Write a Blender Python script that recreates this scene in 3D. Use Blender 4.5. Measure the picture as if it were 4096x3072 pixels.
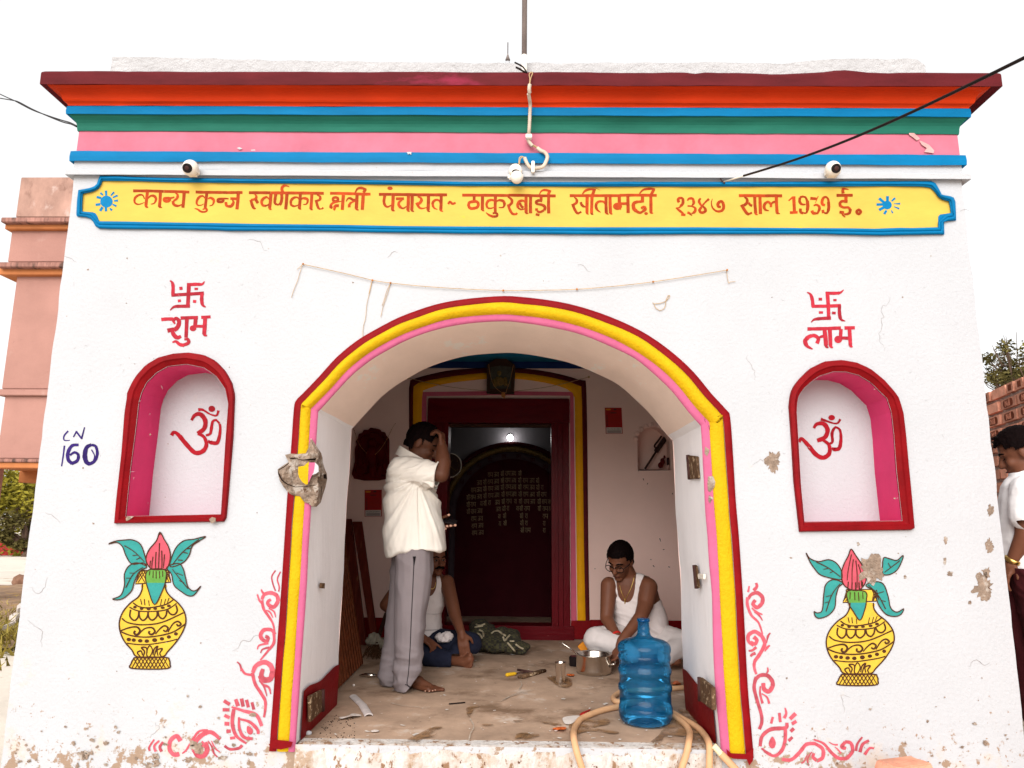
import bpy, bmesh, math, random
from mathutils import Vector, Matrix, Euler, noise
from mathutils.geometry import tessellate_polygon, delaunay_2d_cdt
random.seed(11)
for o in list(bpy.data.objects): bpy.data.objects.remove(o)
SC = bpy.context.scene
COL = SC.collection
R = math.radians

# ------------------------------------------------------------------ camera
FPX = 2900.0                      # focal length in pixels of the 4096-wide frame
CAM = Vector((0.0, -3.74, 1.46))
FL = 0.38                         # porch floor height
ROT = (Matrix.Rotation(R(1.2), 3, 'Z') @ Matrix.Rotation(R(90 + 10.5), 3, 'X') @ Matrix.Rotation(R(0.4), 3, 'Z'))
cd = bpy.data.cameras.new('camera'); cam = bpy.data.objects.new('camera', cd); COL.objects.link(cam)
cam.location = CAM; cam.rotation_euler = ROT.to_euler()
cd.sensor_width = 36.0; cd.lens = 36.0 * FPX / 4096.0; cd.clip_start = 0.05; cd.clip_end = 2000
SC.camera = cam
# ------------------------------------------------------------------ sky, sun, exposure
SUN_EL, SUN_AZ = R(31), R(190)     # sun veiled by bright white haze, behind the photographer
w = bpy.data.worlds.new('World'); SC.world = w; w.use_nodes = True
nt = w.node_tree; nt.nodes.clear()
sky = nt.nodes.new('ShaderNodeTexSky'); sky.sky_type = 'NISHITA'; sky.sun_disc = False
sky.sun_elevation = SUN_EL; sky.sun_rotation = SUN_AZ; sky.dust_density = 4.0; sky.air_density = 1.0; sky.altitude = 60
hs = nt.nodes.new('ShaderNodeHueSaturation'); hs.inputs['Saturation'].default_value = 0.35
bg = nt.nodes.new('ShaderNodeBackground'); bg.inputs['Strength'].default_value = 0.15
ou = nt.nodes.new('ShaderNodeOutputWorld')
nt.links.new(sky.outputs[0], hs.inputs['Color']); mxs = nt.nodes.new('ShaderNodeMix'); mxs.data_type = 'RGBA'; mxs.inputs['Factor'].default_value = 0.80   # a white overcast veil over most of the sky
mxs.inputs['B'].default_value = (3.25, 3.23, 3.17, 1); nt.links.new(hs.outputs[0], mxs.inputs['A'])
nt.links.new(mxs.outputs['Result'], bg.inputs['Color']); nt.links.new(bg.outputs[0], ou.inputs['Surface'])
sl = bpy.data.lights.new('sun', 'SUN'); sl.energy = 1.5; sl.angle = R(55); sl.color = (1.0, 0.982, 0.968)
so = bpy.data.objects.new('sun', sl); COL.objects.link(so); so.location = (3, 8, 12)
SDIR = Vector((math.cos(SUN_EL)*math.sin(SUN_AZ), math.cos(SUN_EL)*math.cos(SUN_AZ), math.sin(SUN_EL)))
so.rotation_euler = SDIR.to_track_quat('Z', 'Y').to_euler()
SC.view_settings.view_transform = 'Standard'; SC.view_settings.look = 'None'
SC.view_settings.exposure = 1.17; SC.view_settings.gamma = 1.0
SC.render.engine = 'CYCLES'
SC.cycles.use_denoising = True
SC.cycles.max_bounces = 12; SC.cycles.diffuse_bounces = 8; SC.cycles.glossy_bounces = 4
SC.cycles.transparent_max_bounces = 16; SC.cycles.caustics_reflective = False; SC.cycles.caustics_refractive = False

# ------------------------------------------------------------------ pixel -> world helpers
def ray(x, y):
    return ROT @ Vector(((x - 2048.0) / FPX, -(y - 1536.0) / FPX, -1.0))
def P(x, y, Y=0.0):
    d = ray(x, y); t = (Y - CAM.y) / d.y; return CAM + d * t
def PZ(x, y, z=FL):
    d = ray(x, y); t = (z - CAM.z) / d.z; return CAM + d * t
def PX(x, y, X):
    d = ray(x, y); t = (X - CAM.x) / d.x; return CAM + d * t
def proj(v):
    l = ROT.transposed() @ (Vector(v) - CAM)
    return (2048 + FPX * l.x / -l.z, 1536 - FPX * l.y / -l.z)
def pxm(Y, x=2048, y=1536):        # metres per pixel on plane Y
    return (P(x + 5, y, Y) - P(x - 5, y, Y)).length / 10
S1 = 1100 / 2212.0
def Q(s, ox=0, oy=0, k=S1):
    return [(ox + float(a.split(',')[0]) * k, oy + float(a.split(',')[1]) * k) for a in s.split()]

# ------------------------------------------------------------------ materials
def _n(nt, t, **kw):
    n = nt.nodes.new(t)
    for k, v in kw.items(): setattr(n, k, v)
    return n
def mat(name, col, rough=0.7, var=0.12, scale=6.0, bump=0.15, bscale=60.0, bdist=0.004, metal=0.0, spots=None, spec=0.07,
        stretch=(1, 1, 1), stains=None, attr=False, coat=0.0):
    """procedural paint / plaster / cloth: base colour with cloudy variation, optional flaked spots, bump"""
    m = bpy.data.materials.new(name); m.use_nodes = True; nt = m.node_tree; nt.nodes.clear(); L = nt.links.new
    out = _n(nt, 'ShaderNodeOutputMaterial'); b = _n(nt, 'ShaderNodeBsdfPrincipled'); L(b.outputs[0], out.inputs[0])
    b.inputs['Roughness'].default_value = rough; b.inputs['Metallic'].default_value = metal
    b.inputs['Specular IOR Level'].default_value = spec
    if coat: b.inputs['Coat Weight'].default_value = coat
    g = _n(nt, 'ShaderNodeNewGeometry'); mp = _n(nt, 'ShaderNodeMapping'); L(g.outputs['Position'], mp.inputs['Vector'])
    mp.inputs['Scale'].default_value = stretch
    n1 = _n(nt, 'ShaderNodeTexNoise'); n1.inputs['Scale'].default_value = scale; n1.inputs['Detail'].default_value = 6
    n1.inputs['Roughness'].default_value = 0.62; L(mp.outputs[0], n1.inputs['Vector'])
    mr = _n(nt, 'ShaderNodeMapRange'); L(n1.outputs[0], mr.inputs['Value'])
    mr.inputs['From Min'].default_value = 0.3; mr.inputs['From Max'].default_value = 0.7
    mr.inputs['To Min'].default_value = 1 - var; mr.inputs['To Max'].default_value = 1 + var
    mx = _n(nt, 'ShaderNodeVectorMath', operation='SCALE'); mx.inputs[0].default_value = col; L(mr.outputs[0], mx.inputs['Scale'])
    c = mx.outputs[0]
    if attr:
        a = _n(nt, 'ShaderNodeAttribute'); a.attribute_name = 'tint'
        m2 = _n(nt, 'ShaderNodeVectorMath', operation='SCALE'); L(c, m2.inputs[0]); L(a.outputs['Fac'], m2.inputs['Scale']); c = m2.outputs[0]
    for sp in (spots or []):        # (colour, scale, threshold, softness[, zlo, zhi]) flaked or dirty spots; zlo/zhi: more of them low on the wall
        n2 = _n(nt, 'ShaderNodeTexNoise'); n2.inputs['Scale'].default_value = sp[1]; n2.inputs['Detail'].default_value = 8
        n2.inputs['Roughness'].default_value = 0.65; L(mp.outputs[0], n2.inputs['Vector'])
        v = n2.outputs[0]
        if len(sp) > 4:
            sx = _n(nt, 'ShaderNodeSeparateXYZ'); L(g.outputs['Position'], sx.inputs[0])
            zr = _n(nt, 'ShaderNodeMapRange'); L(sx.outputs['Z'], zr.inputs['Value'])
            zr.inputs['From Min'].default_value = sp[4]; zr.inputs['From Max'].default_value = sp[5]
            zr.inputs['To Min'].default_value = sp[6] if len(sp) > 6 else 0.22; zr.inputs['To Max'].default_value = 0.0
            ad = _n(nt, 'ShaderNodeMath', operation='ADD'); L(v, ad.inputs[0]); L(zr.outputs[0], ad.inputs[1]); v = ad.outputs[0]
        r2 = _n(nt, 'ShaderNodeMapRange'); L(v, r2.inputs['Value']); r2.inputs['From Min'].default_value = sp[2]; r2.inputs['From Max'].default_value = sp[2] + sp[3]
        mc = _n(nt, 'ShaderNodeMix', data_type='RGBA'); L(r2.outputs[0], mc.inputs['Factor']); L(c, mc.inputs['A']); mc.inputs['B'].default_value = (*sp[0], 1); c = mc.outputs['Result']
    L(c, b.inputs['Base Color'])
    if bump:
        n3 = _n(nt, 'ShaderNodeTexNoise'); n3.inputs['Scale'].default_value = bscale; n3.inputs['Detail'].default_value = 7; n3.inputs['Roughness'].default_value = 0.6
        L(mp.outputs[0], n3.inputs['Vector'])
        bp = _n(nt, 'ShaderNodeBump'); bp.inputs['Strength'].default_value = bump; bp.inputs['Distance'].default_value = bdist
        L(n3.outputs[0], bp.inputs['Height']); L(bp.outputs[0], b.inputs['Normal'])
    return m
def emit(name, col, st):
    m = bpy.data.materials.new(name); m.use_nodes = True; b = m.node_tree.nodes['Principled BSDF']
    b.inputs['Base Color'].default_value = (*col, 1); b.inputs['Emission Color'].default_value = (*col, 1); b.inputs['Emission Strength'].default_value = st
    return m
EXPOSED = (0.30, 0.21, 0.15)
M = {}
M['plaster'] = mat('dimmed_white_lime_plaster', (0.448, 0.452, 0.470), 0.85, 0.035, 1.6, 0.62, 56, 0.007,  # lit facade white, set darker than limewash so the shaded porch exposes brighter
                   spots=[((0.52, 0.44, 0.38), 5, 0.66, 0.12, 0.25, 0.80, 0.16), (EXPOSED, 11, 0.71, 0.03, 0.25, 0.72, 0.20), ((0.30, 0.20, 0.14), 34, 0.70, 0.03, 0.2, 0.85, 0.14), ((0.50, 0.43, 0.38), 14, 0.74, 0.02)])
M['parapet'] = mat('parapet_limewash', (0.46, 0.452, 0.455), 0.9, 0.06, 4, 1.0, 24, 0.02)
M['plaster_in'] = mat('lifted_porch_plaster', (0.86, 0.625, 0.555), 0.85, 0.05, 1.6, 0.3, 30, 0.006, spots=[((0.40, 0.27, 0.22), 9, 0.74, 0.02)])  # porch copy of the plaster, lifted in colour to offset the shade inside
M['vault'] = mat('bounce_tinted_vault_plaster', (0.86, 0.69, 0.595), 0.9, 0.06, 3, 0.5, 18, 0.008, spots=[((0.84, 0.77, 0.70), 3.0, 0.58, 0.03)], stretch=(1, 0.5, 1.6))  # warm bounce light from the ground is put into this base colour
M['jamb'] = mat('lifted_jamb_plaster', (0.84, 0.815, 0.835), 0.7, 0.05, 4, 0.5, 30, 0.008, stretch=(1, 1, 0.3))  # same white kept lighter than the facade, offsetting shade in the reveal
M['exposed'] = mat('exposed_mortar', (0.2576, 0.1886, 0.1426), 0.95, 0.35, 26, 0.9, 40, 0.02, spots=[((0.42, 0.36, 0.31), 18, 0.53, 0.08), ((0.12, 0.065, 0.04), 34, 0.60, 0.04)])
M['hole'] = mat('dark_crack', (0.012, 0.006, 0.004), 0.95, 0.1)
M['maroon'] = mat('maroon_paint', (0.092, 0.0092, 0.012), 0.6, 0.2, 7, 0.35, 22, 0.006, stretch=(0.5, 1, 1.6), spots=[((0.25, 0.02, 0.05), 1.3, 0.60, 0.08)])
M['orange'] = mat('orange_paint', (0.4784, 0.0313, 0.0037), 0.55, 0.16, 4, 0.2, 24, 0.005, stretch=(0.5, 1, 1.6))
M['blue'] = mat('blue_paint', (0.0, 0.138, 0.3128), 0.5, 0.14, 6, 0.4, 20, 0.006, stretch=(0.5, 1, 1.6))
M['green'] = mat('green_paint', (0.0147, 0.1196, 0.0828), 0.55, 0.16, 5, 0.2, 24, 0.005, stretch=(0.5, 1, 1.6))
M['pink'] = mat('pink_paint', (0.4784, 0.138, 0.1932), 0.6, 0.12, 5, 0.3, 22, 0.006, spots=[((0.60, 0.07, 0.13), 11, 0.69, 0.03)])
M['pink_arch'] = mat('arch_pink_paint', (0.46, 0.1012, 0.1978), 0.6, 0.08, 8, 0.5, 50, 0.006)
M['magenta'] = mat('niche_pink_paint', (0.60, 0.045, 0.155), 0.55, 0.08, 5, 0.2, 30, 0.005)
M['yellow_sign'] = mat('sign_yellow_paint', (0.552, 0.3726, 0.069), 0.5, 0.09, 4, 0.3, 26, 0.005, stretch=(0.6, 1, 1.4), spots=[((0.84, 0.45, 0.02), 7, 0.66, 0.05)])
M['yellow'] = mat('arch_yellow_paint', (0.552, 0.3358, 0.0055), 0.55, 0.08, 8, 0.8, 60, 0.009)
M['yellow_in'] = mat('shade_toned_yellow_paint', (0.78, 0.36, 0.006), 0.55, 0.06, 8, 0.4, 40, 0.006)  # shaded copy of the arch yellow, warm porch shading put into the colour
M['pink_in'] = mat('shade_toned_pink_paint', (0.56, 0.11, 0.17), 0.6, 0.08, 8, 0.3, 40, 0.006)  # shaded copy of the arch pink, porch shading put into the colour
M['darkred'] = mat('dark_red_paint', (0.184, 0.0032, 0.0055), 0.5, 0.2, 8, 0.4, 40, 0.006)
M['letter'] = mat('brushed_orange_lettering', (0.3128, 0.0386, 0.0055), 0.55, 0.22, 30, 0.15, 60, 0.002, attr=True)
M['redsign'] = mat('brushed_red_paint', (0.3312, 0.0202, 0.0331), 0.65, 0.22, 40, 0.2, 60, 0.002, attr=True)
M['pinkscroll'] = mat('brushed_rose_paint', (0.4232, 0.0736, 0.0966), 0.7, 0.25, 30, 0.2, 60, 0.002, attr=True)
M['om'] = mat('brushed_crimson', (0.27, 0.006, 0.013), 0.5, 0.2, 30, 0.15, 60, 0.002, attr=True)
M['ink'] = mat('violet_marker_ink', (0.025, 0.012, 0.10), 0.6, 0.3, 60, 0, attr=True)
M['brownline'] = mat('dark_brown_outline', (0.055, 0.020, 0.010), 0.6, 0.3, 40, 0)
M['vasey'] = mat('vase_yellow', (0.5704, 0.368, 0.0414), 0.6, 0.10, 14, 0.2, 50, 0.003)
M['teal'] = mat('leaf_teal', (0.0322, 0.23, 0.2116), 0.6, 0.14, 16, 0.2, 50, 0.003)
M['leafgreen'] = mat('leaf_olive_green', (0.10, 0.25, 0.045), 0.6, 0.2, 20, 0.2, 50, 0.003)
M['bud'] = mat('bud_pink', (0.46, 0.0736, 0.1012), 0.6, 0.14, 18, 0.2, 50, 0.003)
M['woodred'] = mat('maroon_gloss_wood', (0.105, 0.0035, 0.007), 0.32, 0.2, 8, 0.6, 26, 0.006, spots=[((0.40, 0.16, 0.14), 34, 0.70, 0.02)], stretch=(1, 1, 0.35))
M['woodred_h'] = mat('maroon_gloss_lintel', (0.105, 0.0035, 0.007), 0.32, 0.2, 8, 0.5, 26, 0.006, spots=[((0.40, 0.16, 0.14), 30, 0.69, 0.02)], stretch=(0.3, 1, 1.4))
M['slat'] = mat('brown_red_slats', (0.17, 0.045, 0.018), 0.6, 0.35, 20, 0.4, 40, 0.004)
M['plank'] = mat('dark_red_planks', (0.125, 0.018, 0.010), 0.6, 0.35, 6, 0.5, 30, 0.005, stretch=(6, 1, 0.4), spots=[((0.22, 0.09, 0.045), 12, 0.62, 0.06)])
M['beam'] = mat('blue_ceiling_paint', (0.014, 0.17, 0.31), 0.6, 0.1)
M['beamdark'] = mat('navy_beam_paint', (0.010, 0.030, 0.125), 0.6, 0.1)
M['floor'] = mat('porch_concrete', (0.40, 0.275, 0.195), 0.75, 0.28, 3.2, 0.5, 40, 0.006,
                 spots=[((0.20, 0.125, 0.08), 2.4, 0.53, 0.13), ((0.52, 0.41, 0.33), 3.3, 0.58, 0.07), ((0.15, 0.09, 0.06), 22, 0.66, 0.05), ((0.60, 0.53, 0.48), 42, 0.70, 0.02)])
M['threshold'] = mat('worn_threshold', (0.58, 0.54, 0.51), 0.9, 0.1, 6, 0.9, 40, 0.02,
                     spots=[((0.40, 0.29, 0.21), 5, 0.47, 0.12), ((0.52, 0.47, 0.43), 30, 0.52, 0.06), ((0.26, 0.15, 0.09), 20, 0.56, 0.05), ((0.13, 0.06, 0.035), 34, 0.63, 0.03)], stretch=(1, 1, .7))
M['wet'] = mat('wet_concrete', (0.25, 0.135, 0.06), 0.42, 0.3, 9, 0.3, 40, 0.004, spec=0.5)
nt = M['wet'].node_tree; b = nt.nodes['Principled BSDF']; o_ = nt.nodes['Material Output']
tr = nt.nodes.new('ShaderNodeBsdfTransparent'); mx = nt.nodes.new('ShaderNodeMixShader'); nz = nt.nodes.new('ShaderNodeTexNoise'); nz.inputs['Scale'].default_value = 16; nz.inputs['Detail'].default_value = 6
ge = nt.nodes.new('ShaderNodeNewGeometry'); nt.links.new(ge.outputs['Position'], nz.inputs['Vector']); mr = nt.nodes.new('ShaderNodeMapRange'); nt.links.new(nz.outputs[0], mr.inputs[0]); mr.inputs[1].default_value = .36; mr.inputs[2].default_value = .56; mr.inputs[3].default_value = .05; mr.inputs[4].default_value = .85
nt.links.new(mr.outputs[0], mx.inputs[0]); nt.links.new(tr.outputs[0], mx.inputs[1]); nt.links.new(b.outputs[0], mx.inputs[2]); nt.links.new(mx.outputs[0], o_.inputs[0])
M['steel'] = mat('stainless_steel', (0.62, 0.56, 0.50), 0.22, 0.05, 8, 0, metal=1.0)
M['rust'] = mat('rusty_iron', (0.10, 0.055, 0.03), 0.7, 0.4, 30, 0.6, 50, 0.005, spots=[((0.42, 0.31, 0.20), 34, 0.57, 0.05)])
M['iron'] = mat('dark_iron', (0.055, 0.025, 0.022), 0.5, 0.3, 20, 0.3)
M['polegrey'] = mat('weathered_grey_pole', (0.22, 0.18, 0.165), 0.6, 0.25, 14, 0.2, stretch=(1, 1, 0.3))
M['white_plastic'] = mat('cream_white_plastic', (0.76, 0.70, 0.62), 0.3, 0.03, 4, 0)
M['black_plastic'] = mat('black_plastic', (0.014, 0.010, 0.010), 0.25, 0.1, 4, 0)
M['cable'] = mat('black_cable', (0.014, 0.009, 0.008), 0.5, 0.2, 8, 0)
M['conduit'] = mat('beige_corrugated_conduit', (0.55, 0.45, 0.36), 0.5, 0.25, 14, 0)
M['string'] = mat('tan_string', (0.45, 0.30, 0.16), 0.9, 0.3, 30, 0)
M['hose'] = mat('tan_rubber_hose', (0.56, 0.32, 0.17), 0.5, 0.12, 10, 0.1)
M['ivory'] = mat('ivory_plastic', (0.74, 0.64, 0.42), 0.45, 0.06, 6, 0)
M['paperred'] = mat('red_paper', (0.36, 0.018, 0.016), 0.6, 0.08, 8, 0)
M['paperwhite'] = mat('white_paper', (0.62, 0.55, 0.50), 0.7, 0.05, 8, 0)
M['idolred'] = mat('vermilion_relief', (0.085, 0.003, 0.003), 0.55, 0.3, 9, 0.4, 30, 0.01)
M['gold'] = mat('old_gold', (0.15, 0.095, 0.03), 0.45, 0.6, 70, 0.9, 90, 0.004, metal=0.3)
M['goldtext'] = mat('pale_gold_lettering', (0.30, 0.23, 0.13), 0.5, 0.35, 50, 0, attr=True)
M['bead'] = mat('dried_marigold', (0.42, 0.17, 0.05), 0.8, 0.4, 80, 0)
M['darkwood'] = mat('dark_stained_wood', (0.05, 0.022, 0.014), 0.5, 0.3, 10, 0.3)
M['sanctum'] = mat('grey_blue_wall', (0.115, 0.108, 0.118), 0.7, 0.1, 4, 0.1)
M['sanctumdark'] = mat('dark_maroon_curtain', (0.045, 0.0042, 0.0075), 0.8, 0.2, 4, 0.1)
M['bandgrey'] = mat('dusky_band', (0.060, 0.040, 0.048), 0.6, 0.2, 6, 0.1)
M['skin'] = mat('brown_skin', (0.150, 0.054, 0.028), 0.55, 0.10, 12, 0.1, 80, 0.002, spec=0.25)
M['skin_dark'] = mat('dark_brown_skin', (0.095, 0.033, 0.016), 0.55, 0.10, 12, 0.1, 80, 0.002, spec=0.25)
M['hair'] = mat('black_hair', (0.0045, 0.002, 0.002), 0.75, 0.3, 60, 0.4, 160, 0.004, spec=0.04)
M['lip'] = mat('lip', (0.10, 0.03, 0.022), 0.5, 0.05, 8, 0)
M['eye'] = mat('eye_white', (0.16, 0.12, 0.10), 0.3, 0.05, 8, 0)
M['nail'] = mat('nail', (0.50, 0.28, 0.20), 0.4, 0.05, 8, 0)
M['shirt'] = mat('cream_white_shirt', (0.736, 0.69, 0.6256), 0.8, 0.03, 5, 0.2, 30, 0.004)
M['vest'] = mat('white_cotton_vest', (0.72, 0.64, 0.62), 0.85, 0.04, 6, 0.25, 40, 0.004)
M['tee'] = mat('white_knit_tee', (0.78, 0.75, 0.75), 0.85, 0.05, 9, 0.3, 30, 0.004, stretch=(0.3, 0.3, 4))
M['trouser'] = mat('mauve_grey_trousers', (0.215, 0.183, 0.190), 0.85, 0.07, 5, 0.25, 60, 0.003)
M['piping'] = mat('black_piping', (0.012, 0.010, 0.012), 0.8, 0.1, 5, 0)
M['navy'] = mat('navy_trousers', (0.016, 0.018, 0.034), 0.85, 0.2, 8, 0.3, 50, 0.004)
M['dhoti'] = mat('off_white_pyjama', (0.58, 0.52, 0.50), 0.85, 0.06, 6, 0.3, 40, 0.004)
M['maroon_cloth'] = mat('maroon_track_pants', (0.055, 0.010, 0.012), 0.8, 0.15, 6, 0.2)
M['red_thread'] = mat('red_wrist_thread', (0.45, 0.02, 0.015), 0.8, 0.1, 6, 0)
M['goldshine'] = mat('gold_chain', (0.62, 0.40, 0.12), 0.3, 0.1, 6, 0, metal=1.0)
M['yellowplastic'] = mat('amber_handle', (0.62, 0.36, 0.02), 0.25, 0.15, 20, 0)
M['orangebox'] = mat('orange_card', (0.60, 0.22, 0.02), 0.6, 0.1, 20, 0)
M['wrapper'] = mat('orange_wrapper', (0.60, 0.13, 0.03), 0.4, 0.6, 60, 0)
M['broom'] = mat('broom_bristle', (0.10, 0.045, 0.022), 0.9, 0.3, 20, 0)
M['bagpaper'] = mat('crumpled_paper', (0.30, 0.26, 0.20), 0.8, 0.2, 14, 0.4)
M['pinkwall'] = mat('salmon_limewash', (0.37, 0.195, 0.160), 0.9, 0.10, 1.2, 0.3, 12, 0.02, spots=[((0.42, 0.26, 0.22), 1.0, 0.56, 0.1), ((0.25, 0.115, 0.09), 2.2, 0.62, 0.14), ((0.16, 0.09, 0.075), 5, 0.68, 0.1)])
M['pinkledge'] = mat('sooty_ledge', (0.30, 0.15, 0.12), 0.9, 0.4, 5, 0.4, 20, 0.02, stretch=(3, 1, 0.6), spots=[((0.10, 0.06, 0.05), 3, 0.52, 0.1)])
M['parapet_dirty'] = mat('mildewed_parapet', (0.40, 0.24, 0.19), 0.95, 0.3, 2.2, 0.4, 14, 0.02, stretch=(1, 1, 0.6), spots=[((0.55, 0.42, 0.38), 1.6, 0.55, 0.1), ((0.20, 0.11, 0.085), 2.6, 0.57, 0.12)])
M['orangeunder'] = mat('orange_soffit', (0.46, 0.17, 0.065), 0.8, 0.15, 3, 0.2)
M['brick_letter'] = mat('raised_brick_letter', (0.55, 0.22, 0.14), 0.9, 0.15, 9, 0)
M['brick'] = mat('fired_clay_brick', (0.66, 0.30, 0.20), 0.9, 0.25, 9, 0.6, 40, 0.008, spots=[((0.50, 0.24, 0.17), 6, 0.58, 0.08)], attr=True)
M['brickdark'] = mat('brick_frog', (0.17, 0.045, 0.022), 0.9, 0.2, 12, 0.5)
M['mortar'] = mat('cement_mortar', (0.56, 0.465, 0.40), 0.95, 0.25, 24, 0.9, 50, 0.02)
M['sand'] = mat('pale_sandy_ground', (0.64, 0.57, 0.49), 0.95, 0.14, 0.9, 0.5, 18, 0.02, spots=[((0.36, 0.25, 0.16), 0.55, 0.60, 0.08), ((0.40, 0.32, 0.24), 9, 0.64, 0.05)])
M['soil'] = mat('dark_dry_soil', (0.30, 0.20, 0.13), 0.95, 0.4, 3, 0.6, 12, 0.02, spots=[((0.16, 0.11, 0.08), 1.5, 0.52, 0.15), ((0.42, 0.26, 0.10), 4, 0.56, 0.1)])
M['hair_crack'] = mat('grey_crack', (0.20, 0.16, 0.14), 0.9, 0.4, 40, 0)
M['leaf'] = mat('leaf_yellow_green', (0.20, 0.17, 0.020), 0.6, 0.4, 1.2, 0, attr=True)
M['leafdark'] = mat('leaf_dark', (0.085, 0.070, 0.022), 0.6, 0.4, 1.2, 0, attr=True)
M['bark'] = mat('bark', (0.11, 0.07, 0.05), 0.9, 0.3, 10, 0.6)
M['grass'] = mat('dry_green_grass', (0.20, 0.155, 0.035), 0.8, 0.4, 3, 0, attr=True)
M['tarp'] = mat('red_tarpaulin', (0.50, 0.055, 0.045), 0.6, 0.2, 3, 0.3)
M['rock'] = mat('brown_stone', (0.22, 0.12, 0.08), 0.9, 0.3, 8, 0.6)
M['clothdark'] = None
# green-black checked cloth
m = bpy.data.materials.new('checked_green_cloth'); m.use_nodes = True; t = m.node_tree; b = t.nodes['Principled BSDF']; b.inputs['Roughness'].default_value = 0.9
tc = t.nodes.new('ShaderNodeTexCoord'); ck = t.nodes.new('ShaderNodeTexChecker'); ck.inputs['Scale'].default_value = 46
ck.inputs['Color1'].default_value = (0.045, 0.040, 0.014, 1); ck.inputs['Color2'].default_value = (0.016, 0.012, 0.008, 1)
t.links.new(tc.outputs['Object'], ck.inputs['Vector']); t.links.new(ck.outputs['Color'], b.inputs['Base Color']); M['clothdark'] = m
# blue water-jug plastic
m = bpy.data.materials.new('clear_blue_plastic'); m.use_nodes = True; t = m.node_tree; t.nodes.clear()
o_ = t.nodes.new('ShaderNodeOutputMaterial'); tr = t.nodes.new('ShaderNodeBsdfTransparent'); tr.inputs[0].default_value = (0.24, 0.64, 0.88, 1)
df = t.nodes.new('ShaderNodeBsdfDiffuse'); df.inputs[0].default_value = (0.01, 0.28, 0.66, 1)
tl = t.nodes.new('ShaderNodeBsdfTranslucent'); tl.inputs[0].default_value = (0.01, 0.30, 0.62, 1)
gl = t.nodes.new('ShaderNodeBsdfGlossy'); gl.inputs['Roughness'].default_value = 0.05
lw = t.nodes.new('ShaderNodeLayerWeight'); lw.inputs['Blend'].default_value = 0.25
m0 = t.nodes.new('ShaderNodeMixShader'); m0.inputs[0].default_value = 0.5
m1 = t.nodes.new('ShaderNodeMixShader'); m1.inputs[0].default_value = 0.15; m2 = t.nodes.new('ShaderNodeMixShader')
t.links.new(df.outputs[0], m0.inputs[1]); t.links.new(tl.outputs[0], m0.inputs[2])
t.links.new(tr.outputs[0], m1.inputs[1]); t.links.new(m0.outputs[0], m1.inputs[2])
mm = t.nodes.new('ShaderNodeMath'); mm.operation = 'MULTIPLY'; mm.inputs[1].default_value = 0.8
t.links.new(lw.outputs['Fresnel'], mm.inputs[0]); t.links.new(mm.outputs[0], m2.inputs[0]); t.links.new(m1.outputs[0], m2.inputs[1]); t.links.new(gl.outputs[0], m2.inputs[2])
t.links.new(m2.outputs[0], o_.inputs[0]); M['jug'] = m
M['bulb'] = emit('lit_bulb', (1.0, 0.98, 0.94), 26.0)
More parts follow.
